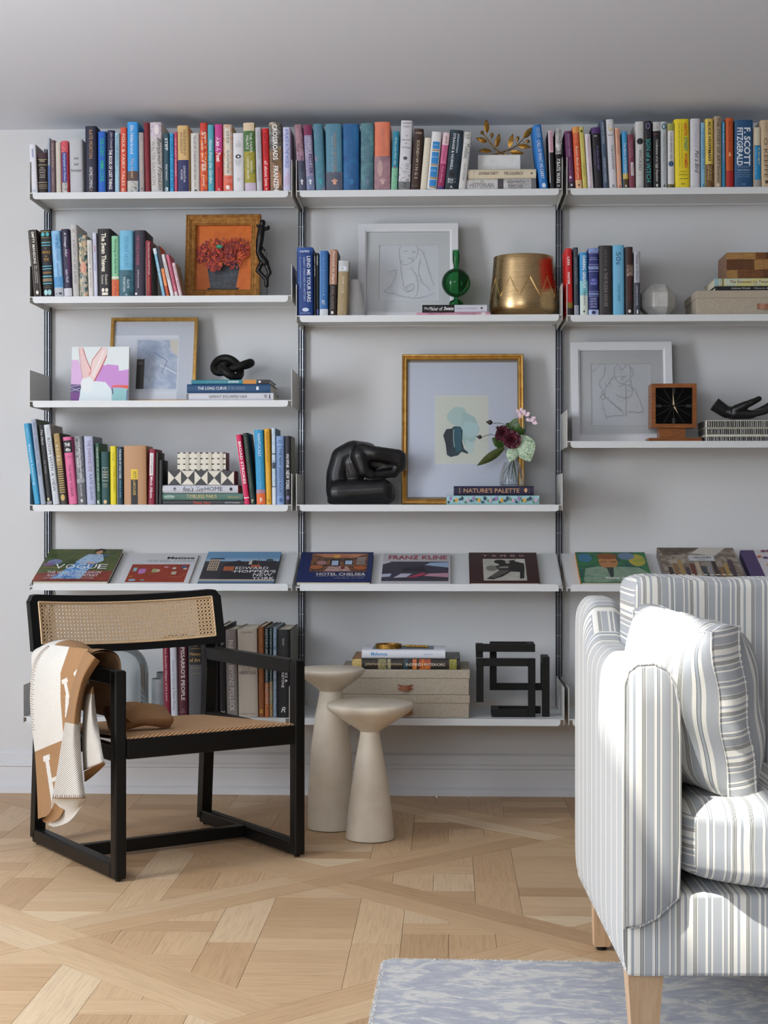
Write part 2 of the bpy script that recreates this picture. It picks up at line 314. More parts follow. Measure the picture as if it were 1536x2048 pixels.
# ------------------------------------------------------------------ room shell
XL, XR, YR, CEIL = -2.9, 3.2, -7.3, 2.375
def panel_with_hole(P, a0, a1, b0, b1, h, t):      # P(a, b, d): wall sheet with one rectangular opening h=(a0,a1,b0,b1)
    mb = MB()
    for (p, q, r, s) in ((a0, h[0], b0, b1), (h[1], a1, b0, b1), (h[0], h[1], b0, h[2]), (h[0], h[1], h[3], b1)):
        vs = [P(a, b, d) for a in (p, q) for b in (r, s) for d in (0, t)]
        mb.add(vs, [(0, 1, 3, 2), (4, 6, 7, 5), (0, 4, 5, 1), (2, 3, 7, 6), (0, 2, 6, 4), (1, 5, 7, 3)])
    return mb
mb = MB(); mb.box(XL-.12, XR+.12, 0, .12, 0, CEIL+.2); struct(mb.build('wall_back', MT['wall'], fix=True))
WIN1 = (-4.35, -1.65, 1.3, 2.3); WIN_ADDED = (-2.65, -.35, 1.38, 2.33); SKY = (-.43, -.07, -3.57, -2.91)
struct(panel_with_hole(lambda a, b, d: (XL-d, a, b), YR, 0, 0, CEIL+.2, WIN1, .12).build('wall_left', MT['wall'], fix=True))
struct(panel_with_hole(lambda a, b, d: (a, YR-d, b), XL-.12, XR+.12, 0, CEIL+.2, WIN_ADDED, .12).build('wall_rear', MT['wall_grey'], fix=True))
mb = MB(); mb.box(XR, XR+.12, YR, 0, 0, CEIL+.2); struct(mb.build('wall_right', MT['wall_grey'], fix=True))
struct(panel_with_hole(lambda a, b, d: (a, b, CEIL+d), XL, XR, YR, 0, SKY, .2).build('ceiling', MT['ceil'], fix=True))
def window(name, P, h, bars):
    mb = MB(); fw = .05
    def bar(a0, a1, b0, b1, d0=.02, d1=.08):
        vs = [P(a, b, d) for a in (a0, a1) for b in (b0, b1) for d in (d0, d1)]
        mb.add(vs, [(0, 1, 3, 2), (4, 6, 7, 5), (0, 4, 5, 1), (2, 3, 7, 6), (0, 2, 6, 4), (1, 5, 7, 3)])
    bar(h[0], h[0]+fw, h[2], h[3]); bar(h[1]-fw, h[1], h[2], h[3]); bar(h[0]+fw, h[1]-fw, h[2], h[2]+fw); bar(h[0]+fw, h[1]-fw, h[3]-fw, h[3])
    for k in range(1, bars): a = h[0]+(h[1]-h[0])*k/bars; bar(a-.02, a+.02, h[2]+fw, h[3]-fw)
    o = struct(mb.build(name, MT['trim'], fix=True))
    mb = MB(); mb.quad(P(h[0]+fw, h[2]+fw, .05), P(h[1]-fw, h[2]+fw, .05), P(h[1]-fw, h[3]-fw, .05), P(h[0]+fw, h[3]-fw, .05)); mb.build('pane', MT['pane'], o)
window('window_1', lambda a, b, d: (XL-d, a, b), WIN1, 3)
window('added_rear_window', lambda a, b, d: (a, YR-d, b), WIN_ADDED, 3)  # unseen opening added to house the frontal fill lamp
window('window_3', lambda a, b, d: (a, b, CEIL+d+.06), SKY, 1)
def baseboard(name, P, L):
    prof = [(0, 0), (.028, 0), (.028, .022), (.020, .027), (.016, .030), (.016, .092), (.021, .096), (.021, .106), (.014, .112), (.014, .140), (.006, .147), (0, .147)]
    mb = MB(); n = len(prof)
    vs = [P(0, d, z) for d, z in prof]+[P(L, d, z) for d, z in prof]
    mb.add(vs, [tuple(range(n)), tuple(range(2*n-1, n-1, -1))]+[(i, (i+1) % n, n+(i+1) % n, n+i) for i in range(n)])
    struct(mb.build(name, MT['trim'], fix=True))
baseboard('baseboard_back', lambda a, d, z: (XL+a, -d, z), XR-XL)
baseboard('baseboard_left', lambda a, d, z: (XL+d, -a-.03, z), -YR-.06)
baseboard('baseboard_right', lambda a, d, z: (XR-d, -a-.03, z), -YR-.06)

# ------------------------------------------------------------------ parquet floor: diagonal double bands, basket filling
mb = MB(); mb.box(XL, XR, YR, 0, -.05, -.011); floor = struct(mb.build('floor', MT['subfloor'], fix=True))
R2 = sqrt(2)
def clip(poly, planes):
    for (nx, ny, c) in planes:                  # keep nx*x+ny*y <= c
        out = []
        for i in range(len(poly)):
            a, b = poly[i], poly[(i+1) % len(poly)]; da = nx*a[0]+ny*a[1]-c; db = nx*b[0]+ny*b[1]-c
            if da <= 0: out.append(a)
            if (da < 0 < db) or (db < 0 < da): t = da/(da-db); out.append((a[0]+(b[0]-a[0])*t, a[1]+(b[1]-a[1])*t))
        poly = out
        if len(poly) < 3: return None
    ar = abs(sum(poly[i][0]*poly[(i+1) % len(poly)][1]-poly[(i+1) % len(poly)][0]*poly[i][1] for i in range(len(poly))))/2
    return poly if ar > 4e-5 else None
ROOM = [(-1, 0, -XL-.002), (1, 0, XR-.002), (0, -1, -YR-.002), (0, 1, -.002)]
PLANKS = []                                     # (polygon, grain direction)
PIT, BW, P0, Q0, GAP = .895, .0875, -1.15, -.677, .0005
def rect(cx, cy, hx, hy, d):                    # rectangle with long axis d
    n = (-d[1], d[0]); return [(cx+d[0]*a*hx+n[0]*b*hy, cy+d[1]*a*hx+n[1]*b*hy) for a, b in ((-1, -1), (1, -1), (1, 1), (-1, 1))]
def pq(p, q): return ((p-q)/R2, (p+q)/R2)
DP, DQ = (1/R2, 1/R2), (-1/R2, 1/R2)
for i in range(-8, 9):
    for j in range(-8, 9):
        p, q = P0+i*PIT, Q0+j*PIT
        cx, cy = pq(p, q)
        if not (XL-1.2 < cx < XR+1.2 and YR-1.2 < cy < 1.2): continue
        even = (i+j) % 2 == 0
        for s in (-1, 1):                       # bands: one direction runs through each crossing
            a0, a1 = (p-BW, p+PIT-BW) if even else (p+BW, p+PIT-BW)
            c = pq((a0+a1)/2, q+s*BW/2); PLANKS.append((rect(c[0], c[1], (a1-a0)/2-GAP, BW/2-GAP, DP), DP))
            b0, b1 = (q+BW, q+PIT-BW) if even else (q-BW, q+PIT-BW)
            c = pq(p+s*BW/2, (b0+b1)/2); PLANKS.append((rect(c[0], c[1], (b1-b0)/2-GAP, BW/2-GAP, DQ), DQ))
        ccx, ccy = pq(p+PIT/2, q+PIT/2); hs = PIT/2-BW-GAP
        cp, cq = p+PIT/2, q+PIT/2
        pl = [(1/R2, 1/R2, cp+hs), (-1/R2, -1/R2, -(cp-hs)), (-1/R2, 1/R2, cq+hs), (1/R2, -1/R2, -(cq-hs))]
        x = ccx-.111-.337*2
        while x < ccx+.6:
            y = ccy-.3-.6                          # column of short cross planks
            if abs(x+.111-ccx) > .1:
                y += .05
                for k in range(6):
                    PLANKS.append((clip(rect(x+.111, y+.05, .111-GAP, .05-GAP, (1, 0)), pl), (1, 0)))
                    for q in (.0555, .1665): PLANKS.append((clip(rect(x+q, y+.2, .1-GAP, .0555-GAP, (0, 1)), pl), (0, 1)))
                    y += .3
            else: 
              for k in range(18):
                PLANKS.append((clip(rect(x+.111, y+.05, .111-GAP, .05-GAP, (1, 0)), pl), (1, 0))); y += .1
            y = ccy-.62-.42
            for k in range(5):
                PLANKS.append((clip(rect(x+.222+.0575, y+.25, .25-GAP, .0575-GAP, (0, 1)), pl), (0, 1))); y += .5
            x += .337
rest = MB(); nvis = 0
for poly, d in PLANKS:
    if poly: poly = clip(poly, ROOM)
    if not poly: continue
    if sum(poly[i][0]*poly[(i+1) % len(poly)][1]-poly[(i+1) % len(poly)][0]*poly[i][1] for i in range(len(poly))) < 0: poly = poly[::-1]
    cx = sum(a for a, b in poly)/len(poly); cy = sum(b for a, b in poly)/len(poly)
    n = len(poly); jit = random.uniform(-.00015, .00015)
    vs = [(a, b, jit) for a, b in poly]+[(a, b, -.011) for a, b in poly]
    uv = [(a*d[0]+b*d[1], -a*d[1]+b*d[0]) for a, b in poly]
    fs = [tuple(range(n))]+[(i, n+i, n+(i+1) % n, (i+1) % n) for i in range(n)]
    uvs = [uv]+[[uv[i], uv[i], uv[(i+1) % n], uv[(i+1) % n]] for i in range(n)]
    dd = cy+DIST
    u = 768+F_PX*(cx+PSI*dd)/dd if dd > .5 else -9e9
    vv = V0+F_PX*HCAM/dd if dd > .5 else 9e9
    if -60 < u < 1300 and vv < 2110 and nvis < 297 and cy < -.02:
        nvis += 1; m = MB(); m.add([(a-cx, b-cy, c) for a, b, c in vs], fs, 0, uvs); m.build('plank', MT['oak'], floor, loc=(cx, cy, 0))
    else: rest.add(vs, fs, 0, uvs)
o = rest.build('plank_field', MT['oak'], floor); o['kind'] = 'stuff'
print('PLANKS', nvis, len(rest.f))

# ------------------------------------------------------------------ shelving system
POST = [-1.4275, -.5178, .3925, 1.3020]
for k, px_ in enumerate(POST):
    nm = ['slim grooved aluminium shelf post at the outer end of the shelving', 'aluminium post between the flower painting and the blue spined speech book', 'aluminium post between the brass pot and the red spined paperback', 'aluminium shelf post furthest from the armchair'][k]
    t = thing('shelf_post', nm, 'shelf post', (px_, 0, .30), group='aluminium posts of the wall shelving')
    m = MB(); m.box(-.011, .011, -.012, -.0005, 0, 2.0)
    for a in (-.011, -.0045, .0035, .0095): m.box(a, a+.0015, -.026, -.012, 0, 2.0)
    m.build('rail_body', MT['alu_dark'], t)
    for a in (-.0052, .0036): m = MB(); m.box(a, a+.0020, -.0275, -.0262, 0, 2.0); m.build('rail_rib', MT['alu'], t)
    m = MB(); z = .05
    while z < 1.98:
        for a in (-.0080, -.0008, .0066):
            m.add([(a+.0020*cos(q), -.0127, z+.0020*sin(q)) for q in [2*pi*i/8 for i in range(8)]], [tuple(range(7, -1, -1))])
        z += .0725
    m.build('fixing_holes', MT['screw'], t)
LIPH = .0225
def end_plate(x, y0, y1, z0, z1, parent):
    m = MB(); m.box(x-.0012, x+.0012, y0, y1, z0, z1); return m.build('end_plate', MT['bracket'], parent)
def make_shelf(bay, z, depth, label, plates=(1, 1)):
    x0, x1 = POST[bay]+.008, POST[bay+1]-.008
    t = thing('wall_shelf', label, 'shelf', (x0, 0, z), group='white shelves of the wall shelving'); L = x1-x0
    m = MB(); m.box(.002, L-.002, -depth, -.030, -.003, 0); m.box(.016, L-.016, -.034, -.030, -.008, -.003); m.build('tray', MT['shelf'], t)
    a = .012; r = .011; pts = [(a, 0), (L-a, 0), (L-a, -LIPH+r)]+[(L-a-r+r*cos(q), -LIPH+r-r*sin(q)) for q in (.4, .8, 1.2)]+[(L-a-r, -LIPH), (a+r, -LIPH)]+[(a+r-r*cos(q), -LIPH+r-r*sin(q)) for q in (1.2, .8, .4)]+[(a, -LIPH+r)]
    m = MB(); m.prism(pts, -depth-.0025, -depth); m.build('front_lip', MT['shelf'], t, fix=True)
    end_plate(0, -depth+.002, -.012, -.020, .105, t); end_plate(L, -depth+.002, -.012, -.020, .105, t)
    return t
def make_mag_shelf(bay, label):
    x0, x1 = POST[bay]+.008, POST[bay+1]-.008; L = x1-x0
    t = thing('display_shelf', label, 'shelf', (x0, 0, .738), group='sloping display shelves of the wall shelving')
    m = MB(); vs = [(a, y, z+dz) for a in (.002, L-.002) for (y, z) in ((-.300, .010), (-.028, .1165)) for dz in (0, .003)]
    m.add(vs, [(0, 1, 3, 2), (4, 6, 7, 5), (0, 4, 5, 1), (2, 3, 7, 6), (0, 2, 6, 4), (1, 5, 7, 3)]); m.build('sloping_tray', MT['shelf'], t, fix=True)
    a = .012; h = .0238; r = .009; pts = [(a, 0), (L-a, 0), (L-a, h-r)]+[(L-a-r+r*cos(q), h-r+r*sin(q)) for q in (.4, .8, 1.2)]+[(L-a-r, h), (a+r, h)]+[(a+r-r*cos(q), h-r+r*sin(q)) for q in (1.2, .8, .4)]+[(a, h-r)]
    m = MB(); m.prism(pts, -.3035, -.3005); m.build('front_lip', MT['shelf'], t, fix=True)
    for x in (0, L):
        m = MB(); m.add([(x+d, y, z) for d in (-.0012, .0012) for (y, z) in ((-.298, 0), (-.298, .016), (-.012, .122), (-.012, .045))], [(0, 1, 2, 3), (7, 6, 5, 4), (0, 4, 5, 1), (1, 5, 6, 2), (2, 6, 7, 3), (3, 7, 4, 0)]); m.build('end_plate', MT['bracket'], t, fix=True)
    return t
ZT = 2.0885; ZA2, ZA3, ZA4 = 1.7356, 1.3817, 1.0287; ZB2, ZB3 = 1.6668, 1.0287; ZC2, ZC3 = 1.664, 1.2413; ZBOT = .3195; YF = -.300; YFB = -.378
make_shelf(0, ZT, .30, 'white metal top shelf packed with novels above the flower painting')
make_shelf(1, ZT, .30, 'white metal top shelf carrying books and the gilt olive branch')
make_shelf(2, ZT, .30, 'white metal top shelf packed with books above the white polyhedron')
make_shelf(0, ZA2, .30, 'white metal shelf carrying the orange flower painting')
make_shelf(0, ZA3, .30, 'white metal shelf carrying the rabbit painting and black knot')
make_shelf(0, ZA4, .30, 'white metal shelf carrying two patterned black and white boxes')
make_shelf(1, ZB2, .30, 'white metal shelf carrying the brass pot and green bottle vase')
make_shelf(1, ZB3, .30, 'white metal shelf carrying the black crouching figure')
make_shelf(2, ZC2, .30, 'white metal shelf carrying the white polyhedron and linen box')
make_shelf(2, ZC3, .30, 'white metal shelf carrying the walnut clock and black hand')
make_shelf(0, ZBOT, .38, 'deep white bottom shelf behind the armchair')
make_shelf(1, ZBOT, .38, 'deep white bottom shelf carrying linen boxes and open cube sculpture')
make_shelf(2, ZBOT, .38, 'deep white bottom shelf mostly hidden behind the sofa')
make_mag_shelf(0, 'white sloping shelf displaying three art books above the armchair')
make_mag_shelf(1, 'white sloping shelf displaying three art books above the side tables')
make_mag_shelf(2, 'white sloping shelf displaying art books above the striped sofa')
# ------------------------------------------------------------------ books
def T(s, c, a, b, c0=.28, c1=.72, sh=0, bo=0): return ('t', s, c, a, b, c0, c1, sh, bo)
def H(s, c, a, b, c0=.12, c1=.88, sh=0, bo=0): return ('h', s, c, a, b, c0, c1, sh, bo)
def B(c, a, b, c0=0, c1=1): return ('b', c, a, b, c0, c1)
def E(c, a, b, c0=.3, c1=.7): return ('e', c, a, b, c0, c1)
NBOOK = [0]; LABELS = {}
def check_label(l):
    n = len(l.split())
    if l in LABELS or not 4 <= n <= 16: print('LABEL?', n, l)
    LABELS[l] = 1
def book_parts(root, w, h, t, cov, prints, hard=True, pages='pages', side=None):
    b = (min(.0035, w*.13) if w > .010 else .0004); n = 7 if w > .012 else 3
    ct = .0016 if w > .008 else .0008
    def sx(x, off=0): return -b*(1-(2*x/w-1)**2)-off
    out = [(0, t), (0, .003)]+[(w*(i+.5)/n, sx(w*(i+.5)/n)+.0005) for i in range(n)]+[(w, .003), (w, t)]
    inn = [(ct, t), (ct, .003+ct)]+[(max(ct, min(w-ct, w*(i+.5)/n)), max(.0005, sx(w*(i+.5)/n)+.0005+ct)) for i in range(n)]+[(w-ct, .003+ct), (w-ct, t)]
    k = len(out); vs = [(x, y, z) for z in (0, h) for (x, y) in out+inn]
    fs = []
    for i in range(k-1):
        o0, o1, i0, i1 = i, i+1, k+i, k+i+1; U = 2*k
        fs += [(o0, o1, o1+U, o0+U), (i1, i0, i0+U, i1+U), (o0+U, o1+U, i1+U, i0+U), (o1, o0, i0, i1)]
    fs += [(0, 2*k, 3*k, k), (k-1, 2*k-1, 4*k-1, 3*k-1)]
    m = MB(); m.add(vs, fs); m.build('cover', cov, root, smooth=50)
    ins = .003 if hard else .0004
    m = MB(); m.box(ct+.0001, w-ct-.0001, .006, t-(.004 if hard else .0005), ins, h-ins); m.build('pages', MT[pages] if pages in MT else M(pages), root)
    if prints:
        A = Art(lambda u, v, l: (u, sx(u, l)+.0005 if True else 0, v))
        nb = 6 if w > .012 else 2
        for p in prints:
            if p[0] == 'b': A.rect(w*p[4]+.0002, w*p[5]-.0002, h*(1-p[3])+.0002, h*(1-p[2])-.0002, p[1], nb).up()
        for p in prints:
            if p[0] == 'e': A.ell(w*(p[4]+p[5])/2, h*(1-(p[2]+p[3])/2), w*(p[5]-p[4])/2, h*(p[3]-p[2])/2, p[1]).up()
        for p in prints:
            if p[0] in 'th':
                A.lift = max(A.lift, .0006)
                A.text(p[1], p[2], w*p[5], w*p[6], h*(1-p[4]), h*(1-p[3]), p[0] == 't', p[7], p[8])
        A.build('spine_print', root)
    if side:
        A = Art(lambda u, v, l: (w+l, u, v)); side(A, t, h); A.build('cover_print', root)
def new_book(label, group, loc, rot=(0, 0, 0), name='book'):
    check_label(label); return thing(name, label, 'book', loc, rot, group)
def row(ox, oy, s, base, z, yf, where, group, items, dmul=.64):
    for it in items:
        xb0, xb1, xt0, yt, c, desc, prints = it[:7]; op = it[7] if len(it) > 7 else {}
        y = yf+op.get('y', random.uniform(.004, .012))
        pa = W(ox+xb0/s, oy+base/s, y); pb = W(ox+xb1/s, oy+base/s, y)
        w_ = pb.x-pa.x-.0006; dx = 0 if xt0 is None else (xt0-xb0)/s; hh = (W(ox, oy+yt/s, y)-W(ox, oy+base/s, y)).z
        ang = atan2(dx*(pb.x-pa.x)/((xb1-xb0)/s), hh)
        h = hh/cos(ang); w_ *= cos(ang); t = op.get('t', max(.10, min(.20, h*dmul)))
        z0 = z+.0003
        if ang > 0: loc = (pb.x-w_*cos(ang), y, z0+w_*sin(ang))
        else: loc = (pa.x, y, z0)
        r = new_book(desc+' '+where, group, loc, (0, ang, 0))
        book_parts(r, w_, h-(w_*abs(sin(ang)) if 0 else 0), t, M(c), prints, op.get('hard', True), op.get('pages', 'pages'), op.get('side'))
WA1, GA1 = 'on top shelf above flower painting', 'books on the top shelf above the flower painting'
row(40, 220, 5.12, 842, ZT, YF, WA1, GA1, [
 (115, 185, 92, 343, 'dedfe6', 'white paperback with grey-blue oblong, outermost', [B('a4a9c4', .09, .27, .36, .66), E('b9bcd0', .92, .98)], {'side': lambda A, t, h: A.rect(.002, t-.002, .002, h-.002, 'm:6d5c52,8a776a@30')}),
 (190, 283, 183, 430, '241a1a', 'squat black leatherbound volume with gold bands', [B('3d2028', 0, .14), B('c8b28c', .165, .18), H('WORKS', 'd8c49a', .195, .235, .2, .8), B('c8b28c', .30, .315), H('The', 'd9d2c2', .37, .40, .3, .7, .2), H('Complete', 'd9d2c2', .42, .455), H('PLAYS', 'd9d2c2', .48, .51, .2, .8), H('TALES', 'd9d2c2', .545, .575, .2, .8), H('POEMS', 'd9d2c2', .60, .63, .2, .8), B('c8b28c', .735, .75), B('c8b28c', .80, .81), B('c8b28c', .835, .845), B('c8b28c', .88, .89)]),
 (287, 314, 281, 276, 'a9b2bf', 'very thin blue-grey booklet leaning', [B('4a649c', .5, 1)], {'t': .15}),
 (318, 366, 310, 304, '6b545a', 'mauve-brown clothbound volume', [T('Sunday Lunch & Horse', 'c9bcbc', .06, .52, .3, .7, .2), T('Mary Mulvihill', 'b9a9a9', .62, .85, .3, .65, .2)]),
 (371, 426, 362, 326, 'c9c2b6', 'blank cream clothbound volume', []),
 (430, 501, 418, 310, 'c23a48', 'red speckled volume with violet-blue spine panel', [B('m:e06a76,c22f40,f0b8bd@300', 0, .22), B('3c4a92', .225, .80, .12, .82), B('m:141414,e9e6e0@120', .80, 1, .05, .85), T('Autobiography of a Wanderer', 'd5d9ee', .24, .79, .28, .7, .2)]),
 (515, 650, 503, 298, 'b9bbc0', 'fat silver volume lettered in black', [H('500', '2b2b2e', .345, .385, .35, .68), H('Self', '2b2b2e', .45, .495, .35, .68), H('Portraits', '2b2b2e', .56, .615, .12, .9)]),
 (672, 788, 667, 163, '23243a', 'tall navy hardback with tan and white capitals', [T('KATE MORTON', 'c79b6c', .06, .49, .36, .66), T('HOMECOMING', 'e3dfe2', .62, .94, .36, .66), H('H', 'c79b6c', .955, .98, .4, .6)]),
 (800, 885, 798, 216, '1f5fbe', 'blue hardback lettered in bright green', [T('THE GUEST', '1fb36c', .11, .41, .3, .75, 0, .01), T('EMMA CLINE', '1fb36c', .48, .82, .3, .75, 0, .01), B('0d3a2f', 0, 1, .88, 1)]),
 (891, 966, 891, 207, '272648', 'midnight-blue hardback with hand-drawn white title', [T('John Connolly', 'c9c7d6', .03, .30, .4, .8, .3), T('THE BOOK OF LOST THINGS', 'f2f0f0', .31, .95, .3, .75, 0, .015)]),
 (971, 1022, 970, 230, 'm:8db7cb,a7cbd9@20', 'pale sky-blue slim paperback', [T('THE SUMMER BEFORE US', '5c8297', .03, .55, .3, .7)]),
 (1028, 1094, 1028, 181, 'd8533c', 'orange-red hardback with cream capitals', [T('FOLK & FAIRY TALES', 'f1e3cf', .10, .90, .28, .74), H('E', 'f1e3cf', .94, .985, .3, .7)]),
 (1100, 1213, 1098, 126, '3c9be0', 'tallest bright blue novel with beach photograph at its foot', [B('5a4640', .70, .84), B('m:2d4152,c9c6bf,5f6f7c@90', .84, 1), T('Elin Hilderbrand', 'f0efe9', .05, .46, .3, .6, .15), T('The Hotel', 'd8b58a', .52, .80, .35, .6, .2)]),
 (1221, 1276, 1214, 233, 'a49a98', 'slim grey-mauve paperback', [T('THE POISONER OF LONDON', 'd9d0cd', .14, .62, .35, .65), B('6b6262', .93, .96, .35, .65)]),
 (1283, 1336, 1266, 134, '7c1a28', 'plain dark red clothbound volume', []),
 (1340, 1465, 1326, 129, 'c8c4c1', 'thick off-white biography with violet portrait patch', [B('m:9a86a0,d6cad2,75637d@60', .01, .215, .05, .95), E('e8dfe0', .03, .18, .4, .8), T('Benjamin Franklin', '3a3436', .22, .97, .52, .95, .5), T('WALTER ISAACSON', '8d8684', .27, .90, .14, .42)])])
row(320, 220, 5.12, 828, ZT, YF, WA1, GA1, [
 (42, 99, 35, 230, '2d4f5e', 'teal paperback with bold white top word', [T('STIFF', 'f0f2f0', .08, .29, .3, .8, 0, .02), T('MARY ROACH', 'e6ebea', .53, .80, .36, .68), E('d6e4e6', .92, .99, .2, .8)]),
 (103, 145, 97, 226, '2f9fd6', 'slim bright blue paperback', [T('A FAMILY LIFE AT SEA', '155a8a', .04, .95, .25, .75)]),
 (148, 181, 144, 215, 'c4486a', 'slim rose-red paperback', [T('THE LAST SUMMER', 'f1c6d0', .1, .75, .3, .7)]),
 (184, 300, 175, 150, 'd4b176', 'tall tan and navy two-tone hardback', [B('2b3160', .52, 1), T('THE EDUCATION OF', '5b4a38', .06, .45, .55, .78), T('AN IDEALIST', '5b4a38', .1, .42, .25, .48), T('SAMANTHA', 'd5d3de', .61, .86, .52, .72), T('POWER', 'd5d3de', .67, .82, .26, .46)]),
 (318, 409, 313, 229, 'cfccc6', 'off-white hardback with thin black hand lettering', [T('THE LOST ART OF READING NATURE\'S SIGNS', '38383a', .04, .80, .35, .65), T('GOOLEY', '6a6a6a', .83, .93, .4, .6), B('33332f', .965, .995, .4, .7)]),
 (413, 490, 408, 125, 'c93e2f', 'orange, red and navy patterned novel with white capitals', [B('m:16263f,e0742c,d23f2d,1b2c49@90', .10, 1), T('STILL LIVES', 'f1e7d8', .13, .70, .25, .8, 0, .02), T('a novel', 'f1e7d8', .76, .92, .35, .7, .2)]),
 (493, 558, 487, 147, '4fa3b5', 'light teal hardback with white script', [T('Notes from the Garden', 'e7f2f2', .22, .88, .25, .75, .35)]),
 (566, 641, 561, 142, 'c8202f', 'magenta and red hardback with bold white title', [B('c4408f', 0, .42), T('Also A Poet', 'f7eef0', .19, .56, .18, .8, 0, .02), T('ADA CALHOUN', '5c1626', .64, .92, .34, .66), H('A', 'f7eef0', .955, .985, .4, .7)]),
 (648, 746, 642, 142, 'm:8f93b4,c9c2b8,d8a070,7d86a8@70', 'painterly violet and cream hardback with cream label', [B('ded7c6', .06, .76, .24, .8), B('m:c0392b,e06a4f,c98a92@70', .76, 1), T('SUE ROE', '5a5650', .1, .28, .38, .68), T('IN MONTMARTRE', '5a5650', .39, .73, .38, .68), B('f0ece4', .91, .965, .32, .68)]),
 (752, 866, 747, 233, 'd9d9dd', 'white hardback with black radiating eye emblem', [H('THE', '9a9aa0', .14, .16, .4, .6), H('SECRET', '9a9aa0', .18, .205, .25, .75), H('HISTORY', '9a9aa0', .22, .245, .22, .78), E('2e2f33', .37, .44, .22, .72), E('d9d9dd', .39, .425, .38, .6), B('6c6e75', .46, .58, .44, .48), B('6c6e75', .45, .55, .30, .34), B('6c6e75', .45, .55, .58, .62), B('8c8e95', .45, .52, .18, .21), B('8c8e95', .45, .52, .71, .74), H('DARA', 'a2a2a8', .78, .80, .35, .65), H('KEY', 'a2a2a8', .815, .835, .38, .62)]),
 (872, 985, 852, 130, 'm:8a8a2e,a79a35,5c7a34@40', 'green and olive landscape-covered novel with white capitals', [B('d9c6a6', 0, .12), B('m:35602f,4b7a3f@50', .12, .42), B('c4b4c8', .88, 1), T('THE PAPER', 'f1efe4', .15, .44, .55, .78), T('PALACE', 'f1efe4', .19, .39, .22, .46), T('MIRANDA', 'f1efe4', .56, .73, .56, .74), T('COWLEY HELLER', 'f1efe4', .50, .82, .26, .44)]),
 (990, 1052, 973, 178, 'bfbfc6', 'pale grey slim hardback', [T('THE GREAT OFFSHORE GROUNDS', '9294a0', .05, .50, .3, .7), T('MELROSE', '9294a0', .6, .85, .35, .7)]),
 (1060, 1127, 1045, 188, 'c8171f', 'scarlet hardback with lowercase white title', [T('bell hooks', '7c0d14', .08, .46, .25, .75), T('all about love', 'f4eeee', .52, .92, .25, .75), E('f0dede', .95, .98, .4, .6)]),
 (1132, 1256, 1112, 128, 'm:4d4f50,8d8e88,3b3331,a89a80,cfcabd@38', 'thick mottled grey-brown novel with huge white capitals', [B('m:2e2a28,8a6a4c,5c4a3a@45', .40, 1), E('b07f5d', .70, .96, .1, .95), T('CROSSROADS', 'f3f2ef', .03, .55, .30, .70, 0, .02), T('FRANZEN', 'f3f2ef', .64, 1, .30, .70, 0, .02)]),
 (1262, 1340, 1258, 180, 'c3c4e0', 'pale lilac hardback with blue capitals', [T('A PLACE IN THE WORLD', '3a6bb8', .03, .64, .3, .75, 0, .01), T('FRANCES', 'c99ab4', .72, .9, .55, .8), T('MAYES', 'c99ab4', .78, .93, .2, .45)])])
WB1, GB1 = 'on top shelf above brass pot', 'books on the top shelf above the brass pot'
HOUSE = lambda c: [B(c, .865, .91, .42, .62), B(c, .84, .865, .34, .70), B(c, .82, .84, .48, .56)]
